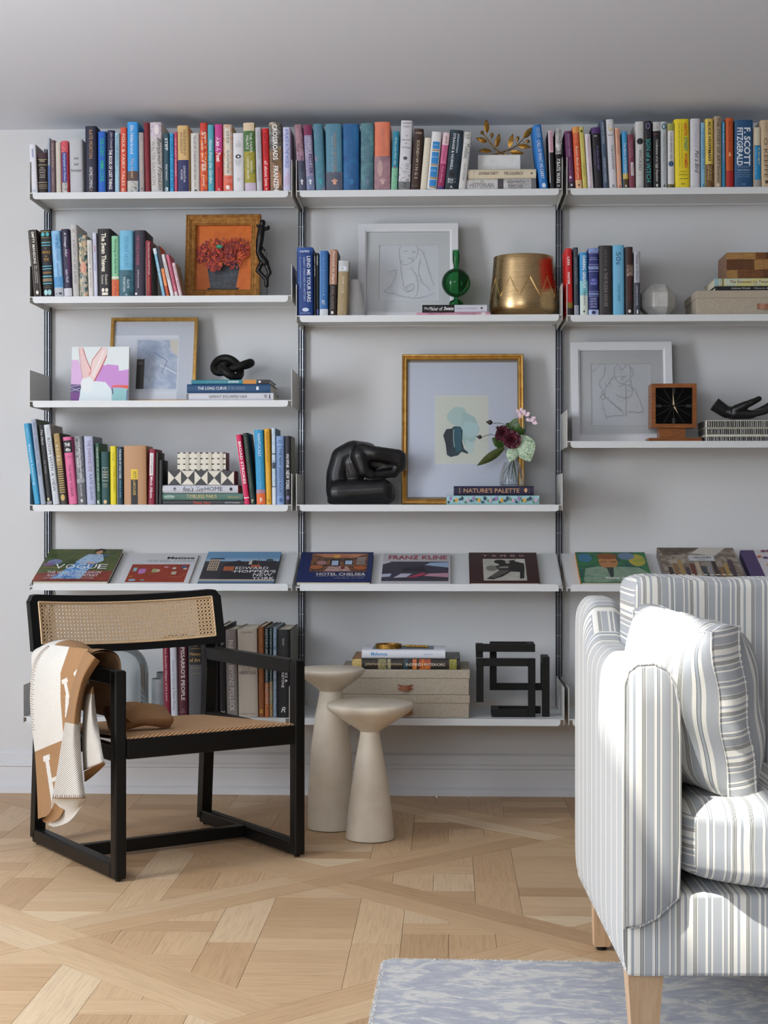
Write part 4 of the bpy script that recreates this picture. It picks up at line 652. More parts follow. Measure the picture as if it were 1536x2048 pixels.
row(30, 820, 5.12, 974, ZA4, YF, WA4, GA4, [
 (200, 257, 88, 146, '3f9fc9', 'turquoise-blue hardback leaning outermost', [T('Beyond Learning', 'cfe8f2', .26, .76, .3, .7), T('aperture', '9fd0e4', .06, .18, .35, .65)]),
 (264, 318, 162, 102, '9fa9bc', 'tall grey-blue hardback leaning', [T('MENTOR DREAMERS AND TRADERS', '5c6a88', .04, .66, .3, .7)], {'side': lambda A, t, h: A.rect(.002, t-.002, .002, h-.002, '5c6a4c')}),
 (326, 384, 238, 160, '1f2022', 'slim black hardback leaning', [T('The Hare', 'c9c9cc', .06, .25, .3, .7, .2), T('DE WAAL', '8f9094', .45, .62, .35, .65), E('c9c48a', .915, .955, .2, .6), B('8f9094', .96, 1)]),
 (390, 458, 292, 160, 'ced3d8', 'tall white paperback with wide black capitals leaning', [T('ROOM WITH A VIEW', '33383f', .165, .84, .3, .72), T('PENGUIN', 'a5abb2', .04, .14, .35, .65), T('E M Forster', 'a5abb2', .87, .98, .4, .6)], {'side': lambda A, t, h: A.rect(.002, t-.002, h*.6, h-.002, 'a39a90')}),
 (466, 540, 388, 250, '3c3a34', 'gold chevron-patterned hardback', [B('m:c9a964,6a5a38@200', .0, .14, .1, .9), B('a88f58', .14, .46, .1, .9), H('BAR', 'ece2c8', .16, .19, .35, .65), H('ART', 'ece2c8', .21, .24, .3, .7), H('IN', 'ece2c8', .26, .28, .4, .6), H('TIMES', 'ece2c8', .31, .34, .25, .75), H('SPIRIT', 'ece2c8', .36, .39, .25, .75)]+[('b', 'c9a964', .47+.032*k, .485+.032*k, .1, .9) for k in range(12)]+[E('c9a964', .86, .95, .2, .8)]),
 (553, 642, 488, 286, 'd86a96', 'pink hardback with black panel', [B('1d1b1f', .05, .235), H('THE', 'f4f0f2', .09, .14, .15, .8, 0, .02), H('40s', 'f4f0f2', .165, .215, .2, .8, 0, .02), T('THE NEW YORKER', '6e2c4c', .41, .89, .35, .66), H('STORIES', 'a8436c', .29, .31, .2, .8)]),
 (648, 732, 602, 278, 'm:3a3b40,8f9196,1f2024@40', 'greyscale photographic novel with white capitals', [B('9a9ca0', .63, .68), B('5f6166', .69, 1), T('THREE-MARTINI AFTERNOONS', 'efefef', .04, .62, .52, .70, 0, .01), T('AT THE RITZ', 'efefef', .24, .46, .24, .42, 0, .01), T('CROWTHER', 'd0d0d2', .70, .88, .4, .6), E('c9c9cc', .92, .97, .35, .65)]),
 (738, 834, 703, 278, 'b0b4cf', 'lilac-grey hardback with maroon and slate capitals', [T('THE DIAMOND EYE', '7c5a7a', .06, .52, .35, .72), T('KATE QUINN', '5a648c', .56, .93, .35, .72)], {'side': lambda A, t, h: A.rect(.002, t-.002, .002, h-.002, 'm:8c98a8,55606c@30')}),
 (838, 882, 820, 345, '28503c', 'slim forest-green hardback', [T('THE SHORT STORY OF WOMEN ARTISTS', 'cfe0d4', .06, .78, .3, .7), H('K', 'eef4f0', .93, .985, .2, .8, 0, .03)]),
 (884, 972, 876, 434, '1f4a4c', 'small dark teal hardback with cream framed lettering', [B('c9d0b8', .30, .31, .2, .85), B('c9d0b8', .545, .555, .2, .85), B('c9d0b8', .30, .555, .16, .19), B('c9d0b8', .30, .555, .86, .89), H('A', 'e3e0c4', .33, .35, .45, .6), H('THOUSAND', 'e3e0c4', .37, .40, .24, .82), H('SHIPS IN', 'e3e0c4', .42, .45, .24, .82), H('THE BAY', 'e3e0c4', .47, .50, .24, .82), H('HARRIET', 'b9c0a4', .61, .63, .2, .85), H('EVANS', 'b9c0a4', .65, .67, .3, .75), E('d9b98a', .91, .99, .3, .7)]),
 (977, 1042, 973, 377, 'e0d01f', 'bright lemon-yellow hardback', [T('CHERI STREET', 'b0a010', .35, .78, .5, .78), T('Marie Kondo', 'a89a1c', .12, .25, .4, .7)]),
 (1047, 1107, 1044, 384, '1c3a4c', 'dark navy paperback with pale capitals', [T('THE BOOK OF COLD CASES', 'dce6ea', .04, .55, .42, .75, 0, .01), T('SIMONE ST JAMES', '6fc0d8', .58, .88, .4, .7), B('d8d8d4', .02, 1, .0, .08)]),
 (1117, 1347, 1112, 374, 'b98d66', 'very fat kraft-coloured dictionary with yellow and black label', [B('e0c12c', .40, .575, .32, .63), B('1c1a18', .575, 1, .32, .63), T('PETIT', '6a5a1c', .44, .56, .42, .56), T('LAROUSSE', 'dcc06a', .59, .84, .42, .54)]),
 (1362, 1432, 1372, 408, '8a1f3a', 'crimson hardback with white label', [B('d5d2d4', .07, .48, .12, .7), T('Little Tragedies', '6b3a4c', .12, .44, .3, .55), T('Mitch Albom', 'f0e0e4', .50, .88, .25, .65, 0, .01)]),
 (1436, 1466, 1440, 440, '2c241c', 'slim brown-black album', []),
 (1470, 1508, 1476, 520, '191a1c', 'slim black binder nearest the patterned boxes', [B('3a3c40', 0, 1, .02, .1)])])
row(310, 850, 5.12, 817, ZA4, YF, WA4, GA4, [
 (918, 975, 826, 105, 'd02058', 'hot-pink hardback leaning beside patterned boxes', [B('f0e6e8', .90, .915), T('BROAD STROKES', 'f6eef0', .10, .71, .3, .78, 0, .02), B('f0d8e0', 0, .9, 0, .06), B('e85a88', .06, .065, .2, .8)]),
 (979, 1032, 897, 88, '1f332c', 'black-green hardback leaning', [T('ESTABLISHING HOME STORIES', '5c6c5a', .07, .78, .3, .7), H('P', 'd8d09a', .93, .98, .3, .7)]),
 (1042, 1136, 1014, 55, '2c93c4', 'blue hardback with orange jagged foot', [B('e0682c', .84, 1), B('m:2c93c4,e0682c@120', .80, .85), T('NANTUCKET', 'e0eef4', .05, .36, .38, .68), T('the story of an island', '9fd0e4', .40, .78, .45, .6), H('p', 'f6ece4', .91, .97, .4, .65, 0, .02)]),
 (1140, 1196, 1117, 44, 'e0a522', 'golden-yellow hardback', [T('REBECCA MOSES', 'a8741c', .04, .44, .3, .7), T('A LIFE OF STYLE', 'f0cc6a', .55, .82, .3, .7), H('H', '6a4a14', .93, .97, .35, .65)]),
 (1200, 1241, 1193, 36, 'm:9fbad0,c4d4e0,7c98b4@60', 'slim pale blue photographic hardback', [B('2c3444', .33, .345), B('2c3444', .76, .77), B('d5dce4', .78, 1), B('3a4454', .45, .53, .1, .9)], {'side': lambda A, t, h: A.rect(.002, t-.002, .002, h-.002, '5c7a9a')}),
 (1244, 1328, 1240, 118, '7d9cc8', 'periwinkle hardback with boxed navy title', [B('2c3f6a', .15, .157, .16, .84), B('2c3f6a', .855, .862, .16, .84), B('2c3f6a', .15, .862, .14, .18), B('2c3f6a', .15, .862, .82, .86), T('THE NEW DESIGN RULES', '2c3f6a', .18, .83, .36, .66), E('4a64a0', .905, .965, .35, .75), H('EH', '2c3f6a', .06, .08, .3, .7), B('2c3f6a', .095, .10, .1, .9)]),
 (1331, 1394, 1329, 118, '1c1a26', 'midnight-black paperback nearest post', [T('WALK WITH ME', 'e9e6e4', .26, .46, .25, .7, .2, .01), T('NEW YORK', 'efecea', .5, .78, .2, .78, 0, .01), E('7c74a0', .87, .93, .25, .75)], {'side': lambda A, t, h: A.rect(.002, t-.002, .002, h-.002, 'm:5c6048,8a8c74@20')})])
GBT = 'books on the bottom shelf behind the armchair'; WBT = 'on bottom shelf behind armchair'
row(280, 1220, 4.267, 935, ZBOT, YFB, WBT, GBT, [
 (206, 262, 190, 262, '7c1230', 'wine-red hardback with white serif title', [T('The Most Beautiful Villages of the Loire', 'e0c0c8', .02, .80, .3, .65, .15)]),
 (266, 326, 252, 262, 'c3c6d0', 'white paperback with grey serif title', [T('Mabel', '6c7080', .0, .10, .3, .65), T('Versions of Chuck & Other Works', '6c7080', .28, .92, .3, .65)]),
 (333, 412, 325, 262, '4c1424', 'maroon hardback with wide white capitals', [T("PISSARRO'S PEOPLE", 'e6dede', .12, .79, .30, .72, 0, .005), H('THE', 'b89aa4', .90, .915, .3, .6), H('MUSEUM', 'b89aa4', .93, .945, .2, .7)]),
 (416, 538, 412, 270, '55555a', 'thick grey clothbound volume with black label', [B('171417', .05, .33, .06, .94), H('H W', 'a89468', .08, .10, .4, .65), H('JANSON', 'a89468', .115, .135, .2, .85), H('History', 'c9a45c', .17, .225), H('of Art', 'c9a45c', .245, .295, .1, .85), H('REVISED', '8a7f5c', .36, .38, .2, .8), H('SECOND', '8a7f5c', .43, .45, .3, .85)]),
 (541, 605, 538, 262, '1f211f', 'black hardback with gold serif title nearest grey volume', [T('FROM POUSSIN TO MATISSE', 'a8a27a', .0, .72, .2, .55)]),
 (607, 676, 606, 262, '131214', 'plain black hardback behind chair post', []),
 (680, 738, 676, 160, '18171a', 'black hardback with small white foot lettering', [T('MUTU WANGECHI', 'd8d8d8', .04, .2, .3, .65), H('M', 'dcdcdc', .93, .98, .3, .75)], {'t': .27}),
 (741, 838, 722, 190, '8f8886', 'warm grey hardback with white block capitals', [T('PAINTING BEYOND POLLOCK', 'dcd9d8', .12, .93, .3, .72, 0, .01)], {'t': .26}),
 (843, 1008, 832, 183, 'bcb2a4', 'thick beige volume with brown serif lettering', [H('COLIN EISLER', '5c5248', .03, .05, .2, .8), H('PAINTINGS', '4c443c', .385, .425, .1, .9), H('IN THE', '6a6056', .44, .46, .35, .68), H('HERMITAGE', '4c443c', .475, .515, .08, .92), H('STEWART TABORI', '6a6056', .955, .97, .1, .9)], {'t': .26}),
 (1012, 1064, 1006, 165, '8a4f24', 'slim cinnamon hardback with yellow rectangle mark', [T('WOMEN THE COLLECTION', 'b07c4c', .03, .62, .3, .7), B('d9a824', .915, .955, .3, .7), B('8a4f24', .925, .945, .4, .6)], {'t': .27}),
 (1067, 1101, 1063, 172, 'm:1f2a33,3a4a4c@60', 'slim dark art history with red foot', [B('m:a83c24,c9743c,27424a@90', .62, 1), T('HISTORY AND THE GREAT MASTERS', 'b8c4c8', .02, .85, .25, .75)], {'t': .27}),
 (1104, 1133, 1102, 172, 'm:1d3038,2c4a4a@60', 'slim dark art history with green foot', [B('m:3a8a70,c9a060,8a3c2c@90', .6, 1), T('HISTORY AND THE GREAT MASTERS', 'b8c4c8', .02, .85, .25, .75)], {'t': .27}),
 (1136, 1168, 1136, 172, 'm:4a6a94,9fb4c9,2c3a54@70', 'slim blue marbled art history', [T('THE GREAT MASTERS TITIAN', 'cfd8e0', .25, .9, .25, .75)], {'t': .27}),
 (1171, 1284, 1170, 187, '131316', 'black architecture hardback with white capitals', [T('BRICKS &', 'efefef', .38, .6, .6, .8, 0, .01), T('BROWNSTONE', 'efefef', .36, .66, .34, .54, 0, .01), T('Charles Lockwood', 'a9a9ac', .1, .18, .4, .6), H('R', 'f0f0f0', .88, .94, .3, .65, .3)], {'t': .27, 'side': lambda A, t, h: A.rect(.002, t-.002, .002, h-.002, 'm:4a5040,6f7260@20')})])

def stack(where, group, z, items):
    """lying books, lowest first: (x0, x1, ytop, ybottom, y_front, colour, description, prints, options)"""
    for x0, x1, yt, yb, yf, c, desc, prints, op in items:
        a = W(x0, yb, yf); b = W(x1, yt, yf); th = b.z-a.z
        r = new_book(desc+' '+where, group, (b.x, yf, z+.0002), (0, -pi/2, 0))
        book_parts(r, th-.0004, b.x-a.x, op.get('t', .18), M(c), prints, op.get('hard', False), op.get('pages', 'pages'), op.get('side'))
        z += th
    return z
zz = stack('under white plinth on top shelf', 'books under the gilt olive branch', ZT, [
 (931, 1072, 353.5, 377, -.285, 'm:b9b7b4,cfcdca,a8a6a6@24', 'off-white lying hardback, lower of two', [B('4a464c', .455, .54), B('m:8a8a8e,c4c2c0@90', .60, .92), B('6a6a70', .93, 1), T('HISTORIAN', '77757a', .06, .40, .22, .62), T('The', '8f8d90', .20, .26, .68, .88, .2), T('ELIZABETH', '6a686e', .59, .84, .60, .82), T('KOSTOVA', '6a686e', .61, .81, .22, .46)], {'t': .16}),
 (935.7, 1072, 332.7, 353.3, -.285, 'd3c7ae', 'cream lying paperback with handwritten title, upper of two', [B('8f8670', .03, .035, .1, .9), B('8f8670', .085, .09, .1, .9), T('DONNA TARTT', '4a4034', .16, .45, .38, .7, .2), T('THE GOLDFINCH', '4a4034', .53, .81, .35, .7, .25), E('4a4034', .92, .95, .42, .6)], {'t': .16})])
Z_PLINTH = zz
Z_GREEN = stack('under green bottle vase', 'books under the green vase', ZB2, [
 (833.3, 980, 623.7, 630.2, -.29, 'd194a6', 'pale pink lying book with grey capitals, lower of two', [T('PRETTY', '8a5c6c', .16, .40, .05, .8), T('CITY', 'b07c8c', .41, .52, .2, .6), T('LONDON', '8a5c6c', .55, .81, .05, .8), B('e0d8d8', .88, .94, .1, .95)], {'t': .16}),
 (844.3, 974, 607.2, 623.5, -.285, 'c9c9d4', 'black and white lying book with white italic title, upper of two', [B('17151b', 0, .50), T('The', 'f0eef0', .03, .10, .38, .66, .2), T('Maker of', 'f0eef0', .11, .315, .25, .72, .2), T('Swans', 'f0eef0', .335, .485, .28, .74, .2, .02), T('PARAIC O DONNELL', '9a9aac', .52, .86, .4, .62), E('22222a', .90, .935, .42, .66)], {'t': .15})])
Z_KNOT = stack('under black knot sculpture', 'books under the black knot', ZA3, [
 (372.7, 547, 783, 799, -.285, 'ccccd2', 'white lying hardback with grey serif capitals, lowest', [T('GREAT ESCAPES USA', '55565c', .26, .70, .34, .68), B('7c7c84', .0, .03, .1, .9), E('9a9aa0', .89, .93, .3, .8), B('4a4a50', .95, .965, .2, .8)], {'t': .2, 'hard': True}),
 (374, 541, 764.5, 782.6, -.285, '1f4a72', 'deep blue lying hardback with white capitals, middle', [T('THE LONG CURVE', 'eef2f5', .13, .475, .34, .68), T('150 Years of Visionary', 'b8c8d6', .49, .70, .55, .68), T('at the Gallery', 'b8c8d6', .49, .70, .36, .48), B('dfe6ea', .83, .86, .3, .7)], {'t': .21, 'hard': True}),
 (382.9, 539, 754.5, 764, -.28, '2f7f90', 'teal lying hardback with orange end, topmost', [B('c98a44', .66, .83), B('3a3436', .84, 1), T('ACTION ABSTRACTION', '8fc0c8', .2, .45, .3, .7), T('REDEFINED', 'e6f0f2', .47, .61, .28, .72, 0, .02), B('e6e6e4', .86, .89, .25, .75)], {'t': .21, 'hard': True})])
Z_BOXES = stack('under patterned boxes', 'books under the patterned boxes', ZA4, [
 (319, 489, 1001.3, 1009.8, -.285, '3c3c40', 'charcoal lying hardback with red title, lowest', [T('Peter Saul', 'c04a34', .40, .60, .1, .8, 0, .02), T('Hall Art Foundation', 'c9c9cc', .77, .95, .3, .72)], {'t': .2, 'hard': True}),
 (320, 486, 986.8, 1001.2, -.285, '55776c', 'sage-green lying hardback with gold title, middle', [T('TIMELESS PARIS', 'd8c07a', .32, .685, .34, .82), T('ELEGANCE', 'b8a870', .36, .65, .14, .24), E('9ab0a4', .05, .18, .25, .75), T('Flammarion', 'd0b86a', .82, .95, .36, .6)], {'t': .2, 'hard': True}),
 (323.3, 476, 970.2, 986.6, -.285, 'c6c8d0', 'white lying hardback with lowercase and capital title, topmost', [T('feels like', '3a3a42', .28, .55, .22, .84, .3), T('HOME', '3a3a42', .565, .80, .30, .80), E('55565e', .155, .19, .25, .75), E('2a2a30', .89, .93, .3, .72)], {'t': .19, 'hard': True})])
Z_VASE = stack('under flower vase', 'books under the flower vase', ZB3, [
 (893, 1078.5, 990.5, 1009, -.29, 'm:8fbcc0,a4ccce,7aa8b0@40', 'turquoise floral lying book, lower of two', [p for k in range(16) for p in ([E(['2c4a5c', '3f6a4c', '24485a', '5c8a5a'][k % 4], .01+k*.061, .035+k*.061, .12+.3*(k % 3)/2, .42+.3*(k % 3)/2), E(['9a78b0', 'd9a23c', '2c4a5c', 'c9a8c4'][k % 4], .03+k*.061, .062+k*.061, .45-.2*(k % 2), .9-.2*(k % 2))])], {'t': .135, 'hard': True}),
 (907.5, 1067.5, 971.5, 990.3, -.29, '1f1c3a', 'dark navy lying hardback with gold serif title, upper of two', [T("NATURE'S PALETTE", 'c99a72', .125, .82, .28, .76), B('c99a72', .07, .078, .15, .85), E('c99a72', .88, .92, .3, .8), B('c99a72', .94, .943, .2, .8)], {'t': .135, 'hard': True})])
# ------------------------------------------------------------------ organic bodies: overlapping capsules fused into one skin
def fused(name, caps, mat, parent=None, voxel=.004, smooth=6, cut=None, loc=None):
    bm = bmesh.new()
    for (p, r, q, s) in caps:
        p, q = Vector(p), Vector(q); d = q-p; L = max(d.length, 1e-5); rings = []
        ax = d/L if d.length > 1e-5 else Vector((0, 0, 1)); n = ax.orthogonal().normalized(); b = ax.cross(n); K = 14
        prof = [(-r*cos(t), r*sin(t)) for t in (.25, .6, 1.0, pi/2)]+[(L+s*sin(t), s*cos(t)) for t in (0, .55, .95, 1.3)]
        for a, rr in prof: rings.append([bm.verts.new(p+ax*a+n*(rr*cos(2*pi*i/K))+b*(rr*sin(2*pi*i/K))) for i in range(K)])
        for A, Bv in zip(rings, rings[1:]):
            for i in range(K): bm.faces.new((A[i], A[(i+1) % K], Bv[(i+1) % K], Bv[i]))
        bm.faces.new(rings[0][::-1]); bm.faces.new(rings[-1])
    bmesh.ops.recalc_face_normals(bm, faces=bm.faces[:])
    me = bpy.data.meshes.new(name); bm.to_mesh(me); bm.free()
    o = bpy.data.objects.new(name, me); col.objects.link(o)
    md = o.modifiers.new('r', 'REMESH'); md.mode = 'VOXEL'; md.voxel_size = voxel
    if smooth: ms = o.modifiers.new('s', 'SMOOTH'); ms.iterations = smooth; ms.factor = .5
    bpy.context.view_layer.update(); dg = bpy.context.evaluated_depsgraph_get()
    new = bpy.data.meshes.new_from_object(o.evaluated_get(dg)); o.modifiers.clear(); o.data = new; bpy.data.meshes.remove(me)
    if cut is not None:
        for v in new.vertices:
            if v.co.z < cut: v.co.z = cut
    new.materials.clear(); new.materials.append(mat); new.polygons.foreach_set('use_smooth', [True]*len(new.polygons)); new.name = name
    if parent is not None: o.parent = parent
    if loc is not None: o.location = loc
    return o

# ------------------------------------------------------------------ pictures
def frame_rings(w, h, prof):
    mb = MB(); vs = []; k = len(prof)
    for ins, y in prof: vs += [(ins, y, ins), (w-ins, y, ins), (w-ins, y, h-ins), (ins, y, h-ins)]
    fs = [(a*4+i, a*4+(i+1) % 4, (a+1)*4+(i+1) % 4, (a+1)*4+i) for a in range(k-1) for i in range(4)]
    mb.add(vs, fs); return mb
def picture(name, label, cat, px, z, yb, yt, fw, fmat, mat_col, fdepth=.018, art=None, glass=True, opening=None, group=None, prof=None):
    l, r, t, b = px; A = W(l, b, yb); Bp = W(r, t, (yb+yt)/2); w_ = W(r, b, yb).x-A.x; h0 = Bp.z-z
    ang = atan2(yt-yb, h0); h = h0/cos(ang)
    root = thing(name, label, cat, (A.x, yb, z+.0003), (-ang, 0, 0), group)
    F = fw/(r-l)*w_
    P = prof(F, fdepth) if prof else [(0, 0), (0, -fdepth+.002), (.0015, -fdepth), (F*.8, -fdepth), (F, -fdepth+.004), (F, -.003)]
    frame_rings(w_, h, P).build('frame', fmat, root, fix=False)
    m = MB(); m.box(.001, w_-.001, -.002, 0, .001, h-.001); m.build('backing_board', plain('8a8378', .8), root)
    s = w_/(r-l)
    if mat_col:
        if opening:
            a, bb, c, d = opening; a, bb = a*w_, bb*w_; c, d = c*h, d*h; mm = MB(); y = -.0065
            for (p, q, u, v) in ((F*.9, a, F*.9, h-F*.9), (bb, w_-F*.9, F*.9, h-F*.9), (a, bb, F*.9, c), (a, bb, d, h-F*.9)): mm.quad((p, y, u), (q, y, u), (q, y, v), (p, y, v))
            e = .002
            for (p, q) in (((a, c), (bb, c)), ((bb, c), (bb, d)), ((bb, d), (a, d)), ((a, d), (a, c))):
                ia = (p[0]+(e if p[0] == a else -e), p[1]+(e if p[1] == c else -e)); ib = (q[0]+(e if q[0] == a else -e), q[1]+(e if q[1] == c else -e))
                mm.quad((p[0], y, p[1]), (q[0], y, q[1]), (ib[0], -.003, ib[1]), (ia[0], -.003, ia[1]))
            mm.build('mat_board', plain(mat_col, .85), root)
    if art: A_ = Art(lambda u, v, l_: (u*w_, -.0028-l_, v*h), .0002); art(A_); A_.build('artwork', root)
    if glass: m = MB(); m.quad((F*.9, -.0095, F*.9), (w_-F*.9, -.0095, F*.9), (w_-F*.9, -.0095, h-F*.9), (F*.9, -.0095, h-F*.9)); m.build('glass_pane', MT['pane'], root)
    return root
def flowers(A):
    rnd = random.Random(3); A.rect(.1, .9, .1, .9, 'm:b8560f,c9661a,d0702a@14').up()
    A.poly([(.30, .10), (.70, .10), (.71, .15), (.29, .15)], '2a2528').up()
    A.poly([(.33, .14), (.67, .14), (.72, .42), (.60, .47), (.40, .46), (.28, .42)], 'm:2c2d33,3c3f46,4a4e56@60').up(); A.rect(.1, .9, .10, .105, '6b4a52')
    for cx, cy, R in ((.20, .55, .12), (.36, .60, .16), (.55, .60, .17), (.72, .60, .16), (.32, .48, .14), (.66, .48, .15), (.5, .5, .15), (.42, .40, .08), (.38, .36, .05)):
        for k in range(85):
            t = rnd.uniform(0, 2*pi); d = R*sqrt(rnd.random()); x, y = cx+d*cos(t)*.95, cy+d*sin(t)*.8
            A.ell(x, y, rnd.uniform(.014, .032), rnd.uniform(.006, .013), rnd.choice(['8a1f1c', 'a8301c', 'b8401c', '6e1622', '7a2430', 'c4521f', '94281c']), 7, t)
    A.up().ell(.46, .60, .045, .024, '1f7a5c'); A.ell(.455, .605, .02, .01, '4fa58a')
pf = picture('framed_painting', 'orange oil painting of red flowers in a bronze coloured wooden frame', 'painting', (371, 521, 431, 590), ZA2, -.17, -.13, 20, MT['oldframe'], None, .03, flowers, False,
    prof=lambda F, d: [(0, 0), (0, -d+.004), (F*.12, -d), (F*.2, -d+.003), (F*.32, -d+.001), (F*.62, -d+.010), (F*.7, -d+.008), (F*.8, -d+.010), (F*.86, -d+.008), (F, -d+.014), (F, -.002)])
def photo(A):
    A.rect(.03, .97, .02, .98, 'c3c6cf').up(); A.rect(.03, .78, .02, .80, 'dadbe2').up(); A.rect(.29, .79, .14, .77, 'd2d3da'); A.rect(.31, .775, .17, .745, 'm:8f9db8,a8b2c6,c4cad4@24').up()
    A.poly([(.31, .17), (.40, .17), (.40, .52), (.31, .52)], '2c2725'); A.ell(.345, .47, .012, .02, '6a5550'); A.ell(.375, .47, .010, .02, '6a5550')
    A.poly([(.68, .745), (.775, .745), (.775, .55), (.70, .62)], 'cfc8bd'); A.line([(.58, .45), (.77, .35)], .014, 'd9dce2'); A.line([(.44, .19), (.56, .40), (.70, .52)], .01, 'b9c0cc'); A.line([(.5, .60), (.66, .50), (.60, .36)], .008, '76829a')
picture('framed_photograph', 'hazy blue photograph in a slim gold frame behind the rabbit painting', 'picture', (216, 391, 635, 800), ZA3, -.12, -.05, 7, MT['gold'], None, .016, photo, True)
def scribble(seed, cx, cy, parts):
    def f(A):
        rnd = random.Random(seed); A.rect(.10, .90, .09, .91, 'dadde1').up()
        for pts in parts:
            n_ = len(pts)
            def cr(t):
                i = min(int(t), n_-2); f_ = t-i; P = [pts[max(0, i-1)], pts[i], pts[i+1], pts[min(n_-1, i+2)]]
                return tuple(.5*(2*P[1][k]+(P[2][k]-P[0][k])*f_+(2*P[0][k]-5*P[1][k]+4*P[2][k]-P[3][k])*f_*f_+(3*P[1][k]-P[0][k]-3*P[2][k]+P[3][k])*f_**3) for k in (0, 1))
            q = [(cx+a+rnd.gauss(0, .002), cy+b+rnd.gauss(0, .002)) for a, b in (cr((n_-1)*k/(7*n_)) for k in range(7*n_+1))]
            for _ in range(n_//2):
                a, b = rnd.choice(q); z = [(a, b)]
                for k in range(7): z.append((z[-1][0]+rnd.gauss(0, .012), z[-1][1]+rnd.gauss(0, .012)))
                A.line(z, .0013, 'a9abb0')
            A.line(q, .0021, '9d9fa4'); A.line([(x+.006, y+.004) for x, y in q[2:-1]], .0013, 'b6b8bc'); A.line([(x+rnd.gauss(0, .004), y-.006) for x, y in q[::2]], .0012, 'b6b8bc')
    return f
SEATED = [[(-.10, .10), (-.11, .22), (-.06, .29), (.02, .30), (.07, .25), (.06, .14), (.0, .08), (-.06, .06), (-.10, .10)], [(-.06, .20), (-.03, .21)], [(.02, .20), (.05, .19)], [(-.02, .13), (.03, .12)], [(.07, .22), (.12, .20), (.16, .08), (.20, -.06), (.24, -.16)], [(-.10, .12), (-.09, -.02), (-.07, -.14), (-.04, -.22), (.04, -.19)], [(-.22, -.02), (-.14, .0), (-.18, -.14), (-.26, -.22)], [(-.26, -.22), (-.10, -.26), (.06, -.29), (.24, -.24)], [(.0, .04), (.06, -.06), (.08, -.18), (.05, -.28)], [(.10, .12), (.08, .0), (.12, -.12), (.20, -.2)], [(-.04, -.17), (.02, -.14), (.03, -.19), (-.02, -.22), (-.04, -.17)]]
picture('framed_drawing', 'very faint pencil figure drawing in a wide white frame behind the green vase', 'drawing', (715, 917, 446.5, 630), ZB2, -.13, -.06, 17, MT['trim'], 'd6d7d8', .022, scribble(5, .52, .52, SEATED), True, (.21, .80, .20, .79))
READER = [[(-.02, .12), (-.03, .20), (.02, .27), (.09, .28), (.13, .22), (.12, .12), (.06, .07), (.0, .09), (-.02, .12)], [(.02, .25), (.05, .21), (.09, .26), (.10, .29)], [(.03, .15), (.06, .14), (.09, .15)], [(.13, .24), (.16, .18), (.13, .10), (.15, .02)], [(-.03, .14), (-.10, .06), (-.13, -.04), (-.08, -.10), (.02, -.18), (.06, -.24)], [(-.22, .20), (-.16, .27), (-.12, .24), (-.13, .16), (-.18, .08), (-.15, .0), (-.18, -.08)], [(-.30, .14), (-.22, .22)], [(-.17, -.06), (-.14, -.04), (-.12, -.07), (-.15, -.09), (-.17, -.06)], [(-.16, -.1), (-.13, -.22), (-.11, -.28)], [(-.12, -.26), (-.02, -.25), (.08, -.25)], [(.08, .05), (.08, -.08), (.08, -.24)], [(.17, .02), (.22, -.12), (.24, -.21), (.10, -.21)], [(.01, .04), (.07, .06), (.14, .03), (.13, -.06), (.05, -.07), (-.02, -.04)], [(-.08, -.1), (-.02, -.16), (.04, -.2)]]
picture('framed_drawing', 'white framed pencil sketch of two figures behind the walnut clock', 'drawing', (1143, 1347, 684, 882), ZC3, -.112, -.05, 18, MT['trim'], 'd6d7d8', .022, scribble(9, .46, .52, READER), True, (.20, .79, .17, .79))
def abstract(A):
    A.rect(.05, .95, .05, .95, 'c9cdda').up(); A.rect(.272, .712, .270, .726, 'dcdcd4').up(); A.rect(.276, .708, .274, .722, 'd3d5cb').up()
    A.blob(.46, .585, .085, .065, 'b4cac7', 2); A.poly([(.50, .62), (.60, .58), (.64, .50), (.60, .42), (.53, .38), (.48, .46)], 'a9c3c2'); A.blob(.56, .50, .07, .055, 'b2cdcf', 3, 30, .2); A.poly([(.53, .43), (.60, .40), (.58, .34), (.52, .34)], 'c0d2cf'); A.up()
    A.poly([(.34, .46), (.365, .50), (.41, .505), (.43, .52), (.48, .518), (.50, .49), (.495, .42), (.51, .37), (.545, .345), (.54, .335), (.49, .35), (.46, .325), (.40, .315), (.37, .33), (.36, .40)], 'm:17333d,1f3d48@40').up()
    A.poly([(.345, .46), (.37, .498), (.415, .50), (.41, .42), (.405, .36), (.375, .35), (.362, .41)], '262d38'); A.poly([(.435, .515), (.478, .512), (.49, .48), (.485, .40), (.49, .36), (.45, .345), (.43, .40)], 'm:1a5060,2a6472@50'); A.line([(.428, .50), (.424, .44), (.432, .38)], .006, 'a9c3c2')
    A.ell(.312, .30, .003, .003, '9a9a8a', 6)
picture('framed_painting', 'tall gold framed abstract of dark teal brushstrokes behind the flower vase', 'painting', (803, 1048.5, 708, 1008), ZB3, -.14, -.06, 11, MT['gold'], None, .02, abstract, True,
    prof=lambda F, d: [(0, 0), (0, -d+.003), (F*.15, -d), (F*.35, -d+.001), (F*.5, -d+.005), (F*.7, -d+.003), (F*.85, -d+.005), (F, -d+.008), (F, -.003)])
